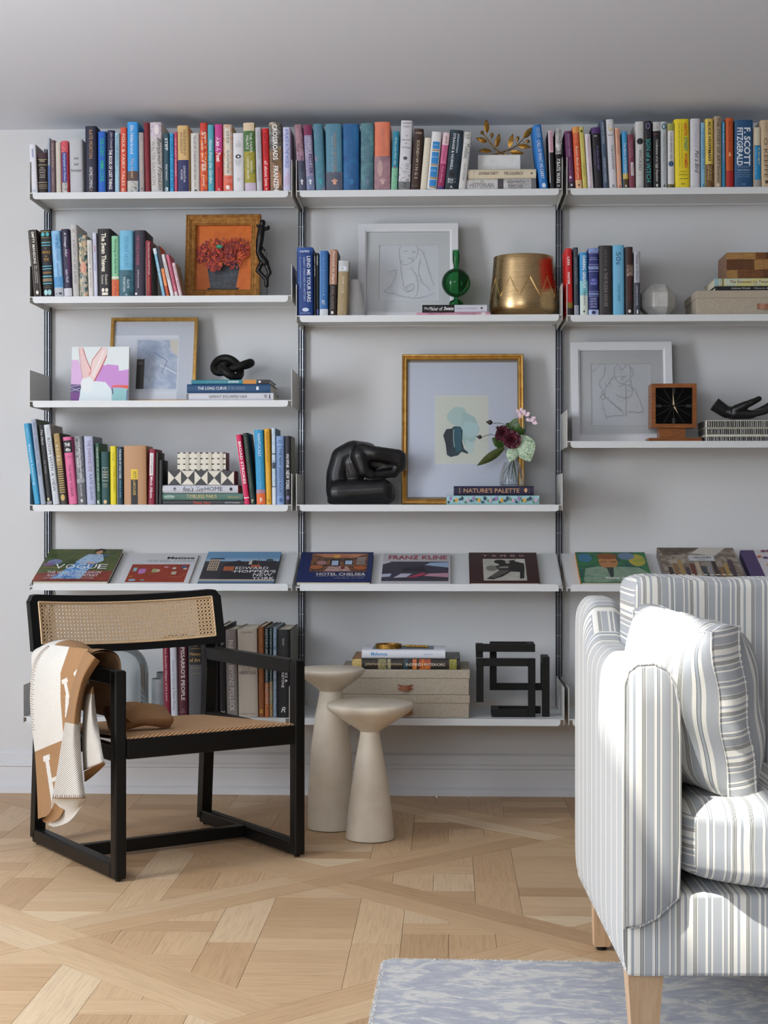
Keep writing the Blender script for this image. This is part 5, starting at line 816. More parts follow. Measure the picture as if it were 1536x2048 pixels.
# rabbit canvas
A0 = W(141, 800, -.22); wv_ = W(256, 800, -.22).x-A0.x; hv_ = W(141, 693, -.20).z-ZA3
t = thing('canvas_painting', 'small square canvas of a white rabbit on pink and purple', 'painting', (A0.x, -.22, ZA3+.0003), (-.12, 0, 0))
m = MB(); m.rbox(0, wv_, 0, .018, 0, hv_, .0015, 1); m.build('canvas', plain('dcdad6', .8), t)
def rabbit(A):
    A.rect(0, 1, 0, 1, 'dfe6e6').up()
    A.poly([(0, .76), (.12, .76), (.2, .5), (.2, .3), (0, .3)], 'd9b3dc'); A.poly([(.40, .70), (.58, .66), (.63, .68), (.82, .66), (.83, .56), (1, .59), (1, .26), (.73, .22), (.40, .36)], 'c98fd0')
    A.rect(0, .19, .16, .32, '5c4a78'); A.rect(0, .16, 0, .17, '7a4488'); A.line([(0, .28), (.16, .31)], .008, 'c9c0dc'); A.line([(0, .20), (.16, .25)], .008, 'c9c0dc'); A.line([(0, .26), (.15, .20)], .007, 'c9c0dc')
    A.rect(.72, 1, 0, .25, '93c4c4'); A.poly([(.72, .30), (.82, .305), (1, .30), (1, .235), (.85, .27), (.73, .27), (.71, .22)], 'e0604a'); A.line([(.72, .25), (.735, .14)], .02, '4a4a70'); A.line([(.985, .22), (.98, 0)], .02, '5a5a80'); A.up()
    A.ell(.40, .18, .24, .20, 'e3e9e9', 18); A.poly([(.14, 0), (.18, .24), (.30, .42), (.42, .38), (.60, .36), (.70, .24), (.715, 0)], 'dfe8e9'); A.ell(.28, .32, .11, .15, 'e6ebea', 16); A.up()
    A.poly([(.11, .98), (.18, .99), (.24, .80), (.34, .60), (.33, .46), (.20, .42), (.16, .60)], 'e9c6c4'); A.poly([(.53, .99), (.62, .97), (.61, .86), (.52, .62), (.40, .38), (.33, .44), (.34, .62), (.37, .76)], 'ead2cd'); A.up()
    A.line([(.19, .98), (.25, .78), (.345, .58), (.31, .48)], .010, 'd9605a'); A.line([(.52, .99), (.36, .76), (.33, .50)], .009, 'd9705f'); A.line([(.61, .84), (.52, .62), (.40, .37)], .014, 'd94a46'); A.line([(.12, .97), (.17, .6), (.20, .44)], .007, 'a89aa8'); A.line([(.56, .93), (.46, .66), (.38, .46)], .03, 'f0e2de')
A_ = Art(lambda u, v, l: (u*wv_, -.0001-l, v*hv_), .0002); rabbit(A_); A_.build('painted_face', t)

# ------------------------------------------------------------------ gilt olive branch on white plinth
def cpt(ox, oy, s, y): return lambda X, Y, dy=0: W(ox+X/s, oy+Y/s, y)+Vector((0, dy, 0))
yb = -.215; c = cpt(840, 220, 5.12, yb); a, b = c(592, 577), c(1027, 475)
base = Vector(((a.x+b.x)/2, yb, Z_PLINTH)); t = thing('olive_branch_sculpture', 'gilt olive branch sculpture on a white block', 'sculpture', base)
L_ = lambda X, Y, dy=0: c(X, Y, dy)-base
m = MB(); hw = (b.x-a.x)/2; m.rbox(-hw, hw, -.03, .03, .0005, b.z-base.z, .002, 1); m.build('plinth', MT['whitestone'], t); ptop = b.z-base.z
for pts in ([(880, 462), (820, 432), (770, 395), (715, 335), (680, 285), (650, 250)], [(745, 470), (800, 448), (850, 430), (930, 400), (1000, 355), (1050, 300), (1100, 250)]):
    k = 1 if pts[0][0] > 800 else -1
    m = MB(); m.tube([L_(X, Y, k*.006*(i < 3)-.004*i*k*.3)+Vector((0, 0, .002 if i == 0 else 0)) for i, (X, Y) in enumerate(pts)], [.0028-.0002*i for i in range(len(pts))], 7); m.build('stem', MT['gilt'], t, smooth=60)
def leaf_mesh(L, wd, cup=.25, fold=.2, nu=8):
    mb = MB()
    def fn(u, v):
        s = sin(pi*u**.85)**.9*wd/2 if 0 < u < 1 else 0
        x = (v-.5)*2*s; return Vector((x, -cup*wd*4*u*(1-u)+abs(x)*fold, u*L))
    mb.grid(fn, nu, 4); o = len(mb.v); 
    mb.grid(lambda u, v: fn(u, v)+Vector((0, .0007, 0)), nu, 4, flip=True); return mb
def place_leaf(name, mb, mat, parent, p, q, roll=0.0):       # leaf from base p to tip q, face towards the room
    d = (q-p); z = d.normalized(); x = Vector((0, 1, 0)).cross(z)
    if x.length < 1e-3: x = Vector((1, 0, 0))
    x.normalize(); y = z.cross(x); R = Matrix((x, y, z)).transposed() @ Matrix.Rotation(roll, 3, 'Z')
    o = mb.build(name, mat, parent, smooth=180); o.matrix_local = Matrix.Translation(p) @ R.to_4x4(); return o
for (bx, by, tx, ty, wd) in ((685, 240, 675, 92, 55), (690, 330, 570, 285, 52), (780, 385, 812, 238, 52), (735, 420, 598, 420, 50), (800, 455, 690, 470, 30), (915, 388, 952, 242, 55), (1060, 290, 1148, 178, 62), (1000, 365, 1140, 382, 52), (915, 430, 1070, 442, 50), (860, 450, 925, 466, 26)):
    p, q = L_(bx, by), L_(tx, ty); sc_ = (W(1, 300, yb)-W(0, 300, yb)).length/5.12
    place_leaf('leaf', leaf_mesh((q-p).length, wd*sc_), MT['gilt'], t, p, q, random.uniform(-.4, .4))
for (X, Y, tx, ty) in ((660, 265, 628, 218), (730, 305, 738, 240), (985, 345, 1005, 275), (1060, 330, 1120, 318)):
    p, q = L_(X, Y), L_(tx, ty); m = MB(); d = (q-p); m.tube([p, p+d*.3, p+d*.45, p+d*.7, p+d*.95, p+d*1.1], [.0011, .0012, .0035, .0062, .0050, .001], 9); m.build('olive', MT['gilt'], t, smooth=60)

# ------------------------------------------------------------------ black standing figure beside the flower painting
yb = -.235; c = cpt(320, 420, 5.12, yb); base = Vector((c(1097, 865).x, yb, ZA2)); t = thing('figure_sculpture', 'slender blackened figure sculpture on a thin rod beside flower painting', 'sculpture', base)
k_ = (W(1, 500, yb)-W(0, 500, yb)).length/5.12
def cap(X, Y, r, X2, Y2, r2, d1=0, d2=0): return (c(X, Y, d1)-base, r*k_, c(X2, Y2, d2)-base, r2*k_)
fused('figure_body', [cap(1050, 130, 32, 1045, 150, 30), cap(1040, 175, 34, 1030, 260, 40), cap(1030, 260, 40, 1020, 350, 34), cap(1020, 350, 34, 1008, 430, 30), cap(1008, 430, 30, 1045, 500, 42), cap(1045, 500, 42, 1080, 540, 38), cap(1030, 185, 22, 995, 160, 14), cap(1060, 195, 22, 1108, 190, 18), cap(1108, 190, 18, 1112, 168, 12), cap(1040, 380, 14, 1072, 415, 11), cap(1045, 530, 26, 1002, 620, 26), cap(1002, 620, 24, 1085, 710, 20), cap(1085, 545, 28, 1122, 640, 24), cap(1122, 640, 20, 1090, 705, 20), cap(1090, 710, 24, 1092, 770, 24), cap(1000, 300, 18, 1000, 380, 22)], MT['bronze'], t, .0016, 3)
m = MB(); p = c(1097, 790)-base; m.tube([p, Vector((p.x, 0, .006))], .0012, 6); q1 = c(1072, 432)-base; q2 = c(1094, 440)-base; m.tube([q1, q2, c(1094, 500)-base, c(1090, 560)-base], .001, 6); m.build('support_rod', MT['matblack'], t)
m = MB(); m.rbox(-.022, .022, -.03, .03, .0003, .006, .001, 1); m.build('foot_plate', MT['matblack'], t)

# ------------------------------------------------------------------ green bottle, brass pot, bookend
yb = -.215; c = cpt(840, 430, 5.12, yb); k_ = (W(1, 560, yb)-W(0, 560, yb)).length/5.12; base = Vector((c(370, 905).x, yb, Z_GREEN))
t = thing('glass_vase', 'round green glass bottle vase with tall narrow neck', 'vase', base); zz_ = lambda Y: (905-Y)*k_
prof = [(0, .0008), (55*k_, .0008), (70*k_, zz_(892)), (72*k_, zz_(865)), (60*k_, zz_(842)), (30*k_, zz_(832)), (22*k_, zz_(815)), (24*k_, zz_(803))]
prof += [(145*k_*sin(q), zz_(660)-145*k_*cos(q)) for q in [.2+(pi-.4)*i/14 for i in range(15)]]+[(24*k_, zz_(508)), (25*k_, zz_(485)), (34*k_, zz_(450)), (36*k_, zz_(400)), (36*k_, zz_(332))]
m = MB(); m.lathe(prof, 40, cap=False); m.build('bottle', MT['green'], t, smooth=60)
c = cpt(840, 430, 5.12, -.16); k_ = (W(1, 560, -.16)-W(0, 560, -.16)).length/5.12; base = Vector((c(1060, 1020).x, -.155, ZB2)); zz_ = lambda Y: (1020-Y)*k_
t = thing('brass_pot', 'large brushed brass planter pot with engraved zigzag', 'planter', base)
out = [(0, .0006), (262*k_, .0006), (295*k_, zz_(1000)), (322*k_, zz_(970)), (338*k_, zz_(930)), (342*k_, zz_(890)), (336*k_, zz_(820)), (322*k_, zz_(700)), (310*k_, zz_(560)), (302*k_, zz_(470)), (298*k_, zz_(405)), (296*k_, zz_(400))]
inn = [(r-6*k_, z+(.003 if i < 2 else 0)) for i, (r, z) in enumerate(out)][::-1]; inn = [(max(0, r), z) for r, z in inn]
m = MB(); m.lathe(out+inn, 64, cap=False); m.build('pot_body', MT['brass'], t, smooth=50)
def pot_r(z):
    for (r0, z0), (r1, z1) in zip(out[1:], out[2:]):
        if z0 <= z <= z1: return r0+(r1-r0)*(z-z0)/(z1-z0)
    return out[-1][0]
m = MB()
for dz in (0, -.006):
    pts = []
    for i in range(21):
        a0 = 2*pi*i/20; a1 = 2*pi*(i+1)/20; za, zb_ = (zz_(620), zz_(810)) if i % 2 else (zz_(810), zz_(620))
        for q in range(5): tt = q/5; z = za+(zb_-za)*tt+dz; an = a0+(a1-a0)*tt+.15; r = pot_r(z)+.0002; pts.append((r*cos(an), r*sin(an), z))
    m.tube(pts[:100], .0007, 4, closed=True)
m.build('engraved_zigzag', MT['brass_line'], t)
c = cpt(580, 430, 5.12, -.19); k_ = (W(1, 560, -.19)-W(0, 560, -.19)).length/5.12; base = Vector((c(652, 1025).x, -.1905, ZB2))
t = thing('tapered_bookend', 'white tapered stone bookend beside khaki novel', 'bookend', base); m = MB(); m.lathe([(0, .0004), (126*k_, .0004), (129*k_, .003), (56*k_, 385*k_), (50*k_, 393*k_), (0, 393*k_)], 40); m.build('stone_body', MT['whitestone'], t, smooth=40)

# ------------------------------------------------------------------ polyhedron, linen box, wooden box
k_ = (W(1, 600, -.2)-W(0, 600, -.2)).length; ctr = W(1313.5, 596, -.2); R_ = 32.5*k_
bm = bmesh.new(); s_ = 1+sqrt(2)
for p in ((1, 1, s_), (1, s_, 1), (s_, 1, 1)):
    for sx in (1, -1):
        for sy in (1, -1):
            for sz in (1, -1): bm.verts.new((p[0]*sx*R_/s_, p[1]*sy*R_/s_, p[2]*sz*R_/s_))
bmesh.ops.convex_hull(bm, input=bm.verts[:]); bmesh.ops.dissolve_limit(bm, angle_limit=.02, verts=bm.verts[:], edges=bm.edges[:]); bmesh.ops.bevel(bm, geom=bm.edges[:], offset=.0012, segments=1, affect='EDGES')
me = bpy.data.meshes.new('polyhedron'); bm.to_mesh(me); bm.free(); me.materials.append(MT['concrete']); o = bpy.data.objects.new('polyhedron_ornament', me); col.objects.link(o); o.location = (ctr.x, -.2, ZC2+R_+.0003); o.rotation_euler = (0, 0, .12)
tag(o, 'white faceted polyhedron ornament between books and linen box', 'ornament')
def linen_box(label, x0, x1, yf, yb, z, ztop, zlid, hx, hz, hw, group=None):
    base = Vector(((x0+x1)/2, (yf+yb)/2, z)); t = thing('storage_box', label, 'box', base, group=group); X = (x1-x0)/2; Y = (yb-yf)/2
    m = MB(); m.rbox(-X+.003, X-.003, -Y+.003, Y-.003, .0003, ztop-z-.002, .0015, 1); m.build('box_body', MT['linen'], t)
    m = MB(); zl = zlid-z; m.rbox(-X, X, -Y, Y, zl, ztop-z, .0015, 1); m.build('lid', MT['linen'], t)
    hd = MB(); n = 10; yy = -Y+.003; w_ = hw/2
    hd.grid(lambda u, v: Vector((hx-base.x-w_+hw*u, yy-.0014-.010*sin(pi*max(0, min(1, (u-.16)/.68)))**.7*(1 if .16 < u < .84 else 0), hz-z-.0095+.019*v-.003*sin(pi*u))), 16, 3)
    o = len(hd.v); hd.grid(lambda u, v: Vector((hx-base.x-w_+hw*u, yy-.0002-.0095*sin(pi*max(0, min(1, (u-.16)/.68)))**.7*(1 if .16 < u < .84 else 0), hz-z-.0095+.019*v-.003*sin(pi*u))), 16, 3, flip=True)
    h = hd.build('leather_handle', MT['leather'], t, smooth=60)
    for s in (-1, 1): r = MB(); r.add([(hx-base.x+s*w_*.84+.0018*cos(q), yy-.0018, hz-z+.0018*sin(q)) for q in [2*pi*i/10 for i in range(10)]], [tuple(range(9, -1, -1))]); r.build('rivet', MT['screw'], h)
    return t
a = W(1392, 629, -.292); top = W(1392, 581, -.292).z; lid = W(1392, 596.5, -.292).z
linen_box('flat linen storage box under books and wooden casket', a.x, a.x+.36, -.292, -.03, ZC2, top, lid, W(1535, 612, -.292).x, W(1535, 612, -.292).z, .068)
zz = stack('on linen box below wooden casket', 'books on the linen box', top, [
 (1430.5, 1582, 570, 580.5, -.27, '17141a', 'black lying book with white serif lettering, lower of two', [T('Andrew Wyeth', 'd9d5d2', .21, .46, .3, .8), T('Memory & Magic', 'c9c5c2', .51, .82, .3, .78, .25)], {'t': .22, 'hard': True}),
 (1429, 1578, 552.5, 569.7, -.272, 'm:c9c66a,b9c9c0,d6cf7a,a9c0c0@26', 'yellow and pale green painted lying book, upper of two', [B('8fb0b4', 0, .05), B('4a5a60', .055, .06), B('4a5a60', .08, .085), B('7a6a3a', .10, .12), T('The Essential Cy Twombly', '7a3c2c', .20, .80, .25, .72)], {'t': .22, 'hard': True})])
xa, xb = W(1453, 550, -.235).x, W(1600, 550, -.235).x; zt = W(1453, 505, -.235).z
t = thing('wooden_casket', 'patchwork burl wood casket on top of two lying books', 'box', ((xa+xb)/2, -.15, zz)); hw = (xb-xa)/2; hh = zt-zz
m = MB(); m.rbox(-hw, hw, -.085, .085, .0004, hh, .0015, 1); m.build('casket_body', MT['burl'], t)
rnd = random.Random(4); zc = [0, .36, .74, 1]
for r_ in range(3):
    x = -hw
    while x < hw-.01:
        x2 = min(hw, x+rnd.uniform(.03, .06)); m = MB(); m.rbox(x+.0004, x2-.0004, -.0862-rnd.uniform(0, .0006), -.0845, hh*zc[r_]+.0008, hh*zc[r_+1]-.0004, .0003, 1)
        m.build('veneer_panel', mottled(rnd.choice([('5a3418', '84552c'), ('7a4a24', 'a87840'), ('4a2a16', '6e4424'), ('8a5c30', 'b08a50')]), 50, .35, (1, 1, 5)), t); x = x2

# ------------------------------------------------------------------ clock, patterned box, black hand
yf = -.235; c = cpt(1290, 670, 6.244, yf); a, b = c(82, 1160), c(645, 605); base = Vector(((a.x+b.x)/2, yf+.05, ZC3)); L_ = lambda X, Y, dy=0: c(X, Y, dy)-base
t = thing('mantel_clock', 'square walnut mantel clock with black dial showing five', 'clock', base)
p, q = L_(50, 1328), L_(715, 1283); m = MB(); m.rbox(p.x, q.x, -.045, .045, .0004, q.z, .001, 1); m.build('foot', MT['walnut'], t)
p, q2 = L_(190, 1283), L_(512, 1160); m = MB(); m.box(p.x, q2.x, -.035, .035, q.z, q2.z+.001); m.build('neck', MT['walnut'], t)
p, q = L_(82, 1160), L_(645, 605); x0, x1, z0, z1 = p.x, q.x, p.z, q.z; wc, hc = x1-x0, z1-z0
fr = frame_rings(wc, hc, [(0, .09), (0, .0005), (.0005, 0), (50/6.244*.00172, 0), (50/6.244*.00172, .012)]); fr.build('case', MT['walnut'], t, loc=(x0, -.05, z0))
m = MB(); m.box(x0+.002, x1-.002, .03, .04, z0+.002, z1-.002); m.build('back_board', MT['walnut'], t)
A_ = Art(lambda u, v, l: (x0+u, -.0385-l, z0+v), .0002); A_.rect(.008, wc-.008, .008, hc-.008, MT['dial']).up(); cx, cy = wc/2, hc/2
for i in range(12):
    an = pi/2-2*pi*i/12; r0, r1 = .008, .062
    if i % 3 == 0: A_.line([(cx+.042*cos(an), cy+.042*sin(an)), (cx+.060*cos(an), cy+.060*sin(an))], .010, '24211e')
    sc2 = 1/max(abs(cos(an)), abs(sin(an))); A_.line([(cx+r0*cos(an), cy+r0*sin(an)), (cx+.058*sc2*cos(an), cy+.058*sc2*sin(an))], .0011, '3a3632')
A_.build('dial', t)
for an, L, n_ in ((pi/2+.06, .046, 'minute_hand'), (-pi/2+.52, .032, 'hour_hand')):
    A_ = Art(lambda u, v, l: (x0+u, -.0405-l, z0+v), .0002); A_.poly([(cx-.003*sin(an), cy+.003*cos(an)), (cx-.008*cos(an), cy-.008*sin(an)), (cx+.003*sin(an), cy-.003*cos(an)), (cx+L*cos(an), cy+L*sin(an))], 'd9c3a0'); A_.build(n_, t)
m = MB(); m.quad((x0+.01, -.043, z0+.01), (x1-.01, -.043, z0+.01), (x1-.01, -.043, z1-.01), (x0+.01, -.043, z1-.01)); m.build('glass_pane', MT['dim_pane'], t)
c = cpt(1290, 670, 6.244, -.25); a, b = c(762, 1326), c(1790, 1062); base = Vector(((a.x+b.x)/2, -.25, ZC3)); wB, hB = b.x-a.x, b.z-ZC3
t = thing('patterned_box', 'white box with black brush dashes under black hand', 'box', base)
m = MB(); m.rbox(-wB/2, wB/2, 0, .16, .0004, hB*.62, .002, 1); m.build('box_body', MT['bone'], t); m = MB(); m.rbox(-wB/2-.001, wB/2+.001, -.001, .161, hB*.63, hB, .002, 1); m.build('lid', MT['bone'], t)
rnd = random.Random(8)
for nm, P_, ww in (('painted_dashes', lambda u, v, l: (-wB/2+u, -.0012-l, v), wB), ('painted_dashes', lambda u, v, l: (-wB/2-.0012-l, .16-u, v), .16)):
    A_ = Art(P_, .0002)
    for (z0_, z1_) in ((.02, .24), (.33, .60), (.66, .97)):
        x = .003
        while x < ww-.004:
            k = rnd.uniform(-.0012, .0012); A_.poly([(x, hB*z0_), (x+.0042, hB*(z0_+.01)), (x+.0048+k, hB*(z0_+z1_)/2), (x+.0040, hB*z1_), (x-.0004, hB*(z1_-.02)), (x+.0008+k, hB*(z0_+z1_)/2)], rnd.choice(['17171a', '17171a', '24252a', '5a5c62'])); x += rnd.uniform(.0062, .0078)
    A_.build(nm, t)
ZH = ZC3+hB; yb = -.17; c = cpt(1290, 670, 6.244, yb); base = Vector((c(1200, 1062).x, yb, ZH)); k_ = (W(1, 800, yb)-W(0, 800, yb)).length/6.244
t = thing('hand_sculpture', 'black cast open palm hand lying on patterned box', 'sculpture', base)
Q = lambda X, Y, d=0: c(X, Y, d)-base
def hc_(X, Y, r, X2, Y2, r2, d1=0, d2=0): return (Q(X, Y, d1), r*k_, Q(X2, Y2, d2), r2*k_)
caps = [hc_(830, 836, 90, 1010, 960, 76), hc_(1010, 960, 76, 1120, 975, 74, 0, -.008), hc_(1010, 960, 70, 1120, 985, 70, 0, .018)]
for d in (-.024, -.008, .008, .024): caps.append(hc_(1110, 985, 66, 1330, 995, 50, d*.7, d))
caps += [hc_(1120, 940, 62, 1240, 880, 50, -.02, -.03), hc_(1240, 880, 46, 1330, 840, 40, -.03, -.034), hc_(1330, 840, 38, 1400, 805, 34, -.034, -.034)]
for d, l1, l2, l3, up in ((-.027, 150, 120, 85, 0), (-.009, 165, 135, 95, 12), (.009, 155, 125, 90, 22), (.026, 120, 95, 75, 34)):
    X, Y = 1330, 995-up*.3; p1 = (X+l1, Y-30-up*.6); p2 = (p1[0]+l2*.86, p1[1]-l2*.5); p3 = (p2[0]+l3*.8, p2[1]-l3*.62)
    caps += [hc_(X, Y, 40, *p1, 35, d, d*1.15), hc_(*p1, 34, *p2, 30, d*1.15, d*1.2), hc_(*p2, 29, *p3, 25, d*1.2, d*1.2)]
hb_ = fused('hand_body', caps, MT['cast'], t, .0022, 4, cut=.0004)
p = Q(868, 862); n_ = (Q(1010, 960)-Q(880, 870)).normalized()
for v in hb_.data.vertices:
    d_ = (v.co-p).dot(n_)
    if d_ < 0: v.co = v.co-n_*d_
m = MB(); p = Q(868, 862); n_ = (Q(1010, 960)-Q(880, 870)).normalized()

# ------------------------------------------------------------------ knot, boxes on books, crouching figure
yb = -.17; c = cpt(320, 620, 5.12, yb); base = Vector((c(735, 690).x, yb, Z_KNOT)); t = thing('knot_sculpture', 'matte black interlaced knot sculpture lying on stacked books', 'sculpture', base)
pts = []; N = 120
for i in range(N):
    q = 2*pi*i/N; pts.append(Vector((.0235*(sin(q)+2*sin(2*q)), .019*(cos(q)-2*cos(2*q))-.004*sin(3*q), .0105*(cos(q)-2*cos(2*q))+.0135*sin(3*q))))
mz = min(p.z for p in pts); pts = [p+Vector((0, 0, -mz+.0138)) for p in pts]
m = MB(); m.tube(pts, .0138, 16, closed=True); o = m.build('knot_loop', MT['matblack'], t, smooth=180)
def inlay_box(label, x0, x1, ztop, z, yf, dep, fn):
    base = Vector(((x0+x1)/2, yf, z)); t = thing('inlaid_box', label, 'box', base, group='black and white inlaid boxes on the books'); w_, h_ = x1-x0, ztop-z
    m = MB(); m.rbox(-w_/2, w_/2, 0, dep, .0004, h_, .001, 1); m.build('box_body', plain('5a4a48', .5), t); m = MB(); m.box(-w_/2, w_/2, -.0004, dep, h_*.58, h_*.585+.0006); m.build('lid_seam', MT['ebony'], t); fn(t, w_, h_); return h_
a = W(336, 970, -.275); b = W(468.3, 941, -.275)
def tri(t, w_, h_):
    n = 5
    for i in range(n):
        x0 = -w_/2+w_*i/n+.0005; x1 = -w_/2+w_*(i+1)/n-.0005; m = MB(); y = -.0011; C = ((x0+x1)/2, y, h_/2); z0, z1 = .0012, h_-.0004
        cs = [(x0, y, z0), (x1, y, z0), (x1, y, z1), (x0, y, z1)]; ev = i % 2 == 0
        for k in range(4): m.add([cs[k], cs[(k+1) % 4], C], [(0, 1, 2)], (1 if k in (0, 2) else 0) if ev else (1 if k in (1, 3) else 0))
        for k in range(4): A1, B1 = cs[k], cs[(k+1) % 4]; m.quad(A1, (A1[0], .0002, A1[2]), (B1[0], .0002, B1[2]), B1, 0)
        m.build('inlay_tile', [MT['bone'], MT['ebony']], t)
hh = inlay_box('wide bone box with black inlaid triangles, lower of two', a.x, b.x, Z_BOXES+(b.z-a.z), Z_BOXES, -.275, .11, tri)
a = W(355, 941, -.265); b2 = W(451.5, 904, -.265)
def chk(t, w_, h_):
    A_ = Art(lambda u, v, l: (-w_/2+u, -.0004-l, v), .0002); n = 8.5; p = w_/n
    A_.rect(0, w_, .001, h_, 'ded9ca').up()
    for i in range(9):
        for j in range(4):
            z1 = h_-j*h_/3.3; A_.rect(max(0, i*p), min(w_, i*p+p*.42), max(.001, z1-.0042), z1-.0002, '1b1a1b')
    for i in range(8): A_.rect(i*p+p*.42, i*p+p, .001, h_, 'c9c3b2') if i % 2 else None
    A_.build('inlay_checks', t)
inlay_box('smaller bone box with black inlaid checks, upper of two', a.x, b2.x, Z_BOXES+hh+(b2.z-a.z), Z_BOXES+hh, -.265, .09, chk)
yb = -.19; c = cpt(600, 690, 5.12, yb); base = Vector((c(600, 1632).x, yb, ZB3)); k_ = (W(1, 950, yb)-W(0, 950, yb)).length/5.12
t = thing('figure_sculpture', 'large matte black sculpture of a crouching figure hiding its head', 'sculpture', base)
Q = lambda X, Y, d=0: c(X, Y, d)-base
def fc(X, Y, r, X2, Y2, r2, d1=0, d2=0): return (Q(X, Y, d1), r*k_, Q(X2, Y2, d2), r2*k_)
caps = [fc(540, 1200, 120, 560, 1330, 105), fc(560, 1210, 110, 720, 1210, 95), fc(720, 1210, 90, 880, 1240, 70), fc(400, 1490, 135, 385, 1330, 118), fc(385, 1330, 118, 430, 1150, 112), fc(430, 1150, 112, 545, 1085, 110), fc(545, 1085, 108, 690, 1095, 100), fc(690, 1095, 90, 800, 1150, 72), fc(800, 1170, 72, 890, 1230, 80)]
for d in (-1, 1):
    e = .036*d
    caps += [fc(400, 1510, 122, 860, 1482, 104, e, e*1.1), fc(860, 1482, 104, 880, 1535, 96, e*1.1, e), fc(880, 1555, 72, 400, 1575, 58, e, e), fc(400, 1575, 58, 330, 1590, 44, e, e)]
    caps += [fc(640, 1090, 92, 760, 1115, 78, e*.8, e*1.2), fc(760, 1115, 78, 1010, 1150, 78, e*1.2, e*.7), fc(1010, 1160, 80, 1020, 1230, 72, e*.7, e*.3)]
caps += [fc(1015, 1220, 66, 960, 1310, 52, -.01, -.02), fc(960, 1310, 50, 780, 1330, 46, -.02, -.035), fc(620, 1140, 92, 660, 1290, 66, -.04, -.045), fc(660, 1290, 62, 740, 1330, 50, -.045, -.04), fc(780, 1330, 44, 720, 1340, 44, -.035, -.03)]
fused('figure_body', caps, MT['cast'], t, .0032, 8, cut=.0004)

# ------------------------------------------------------------------ flower vase
yb = -.20; c = cpt(840, 690, 5.12, yb); base = Vector((c(938, 1440).x, yb, Z_VASE)); k_ = (W(1, 950, yb)-W(0, 950, yb)).length/5.12; Q = lambda X, Y, d=0: c(X, Y, d)-base; h_ = lambda Y: (1440-Y)*k_
t = thing('flower_vase', 'small clear glass vase of dark flowers and leaves', 'vase', base)
pr = [(0, .0006), (112*k_, .0006), (120*k_, h_(1430)), (121*k_, h_(1380)), (112*k_, h_(1310)), (92*k_, h_(1240)), (76*k_, h_(1200))]
m = MB(); m.lathe(pr+[(r-4*k_, z+(.006 if i < 2 else 0)) for i, (r, z) in enumerate(pr)][::-1][:-1]+[(0, .0066)], 40, cap=False); m.build('glass_body', MT['clear'], t, smooth=60)
m = MB(); m.lathe([(0, .007), (112*k_, .007), (114*k_, h_(1390)), (0, h_(1390))], 32); m.build('water', MT['water'], t, smooth=60)
for pts in ([(990, 1420), (950, 1180), (930, 1060)], [(930, 1380), (960, 1180), (960, 1060)], [(980, 1350), (955, 1190), (985, 1000)], [(1040, 1340), (985, 1190), (1075, 1000), (1085, 790)], [(850, 1330), (940, 1190), (940, 1050)], [(900, 1370), (930, 1190), (880, 1050), (850, 970), (800, 860)], [(870, 1400), (930, 1200), (870, 900), (890, 820), (820, 800), (745, 800)], [(960, 1400), (935, 1180), (830, 1010), (770, 930), (730, 915), (670, 930), (635, 945)], [(1000, 1400), (960, 1180), (1040, 900), (1045, 760)]):
    d = random.uniform(-.012, .012); m = MB(); m.tube([Q(X, Y, d if i else -d) for i, (X, Y) in enumerate(pts)], .0011, 6); m.build('stem', MT['stem'], t, smooth=60)
for (bx, by, tx, ty, wd, mt, dy) in ((870, 1050, 580, 1240, 90, 'leaf_olive', -.02), (860, 1030, 735, 955, 110, 'leaf', 0), (920, 890, 990, 745, 90, 'leaf', .01), (930, 880, 1080, 880, 95, 'leaf', .0), (950, 860, 880, 800, 80, 'leaf', .02), (960, 880, 1015, 800, 80, 'leaf', -.01), (1060, 1010, 1170, 970, 60, 'leaf', .02), (990, 920, 1060, 860, 100, 'leaf', -.01), (1010, 920, 1120, 1200, 230, 'leaf_pale', -.03), (960, 1040, 915, 1205, 120, 'leaf_pale', -.035), (850, 1020, 740, 1180, 60, 'leaf_olive', .015), (800, 1050, 860, 960, 90, 'leaf', .01)):
    p, q = Q(bx, by, dy), Q(tx, ty, dy-.012); place_leaf('leaf', leaf_mesh((q-p).length, wd*k_, .12, .25, 10), MT[mt], t, p, q, random.uniform(-.4, .4))
def bloom(X, Y, R, mt, n, dy, name='bloom', open_=1.0):
    m = MB(); C = Q(X, Y, dy)
    for ring, (rr, cnt, tl) in enumerate(((R, n, .35), (R*.78, n, .7), (R*.52, max(5, n-2), 1.1), (R*.3, 5, 1.4))):
        for i in range(cnt):
            an = 2*pi*(i+.5*(ring % 2))/cnt; d = Vector((cos(an), 0, sin(an))); f = Vector((0, -1, 0)); sd = Vector((-sin(an), 0, cos(an))); wd = rr*.62
            def fn(u, v, rr=rr, d=d, sd=sd, wd=wd, tl=tl): return C+d*(rr*u*cos(tl*u))+f*(rr*u*sin(tl)*.8+.002)+sd*((v-.5)*wd*(.35+sin(pi*min(1, u*.62+.15))*.9))+f*(-.1*rr*(v-.5)**2*4)
            m.grid(fn, 5, 4); m.grid(lambda u, v: fn(u, v)+Vector((0, .0004, 0)), 5, 4, flip=True)
    return m.build(name, MT[mt], t, smooth=180)
bloom(935, 975, 95*k_, 'maroon', 9, -.04); bloom(850, 900, 75*k_, 'maroon', 9, -.02); bloom(825, 930, 60*k_, 'maroon', 8, -.015)
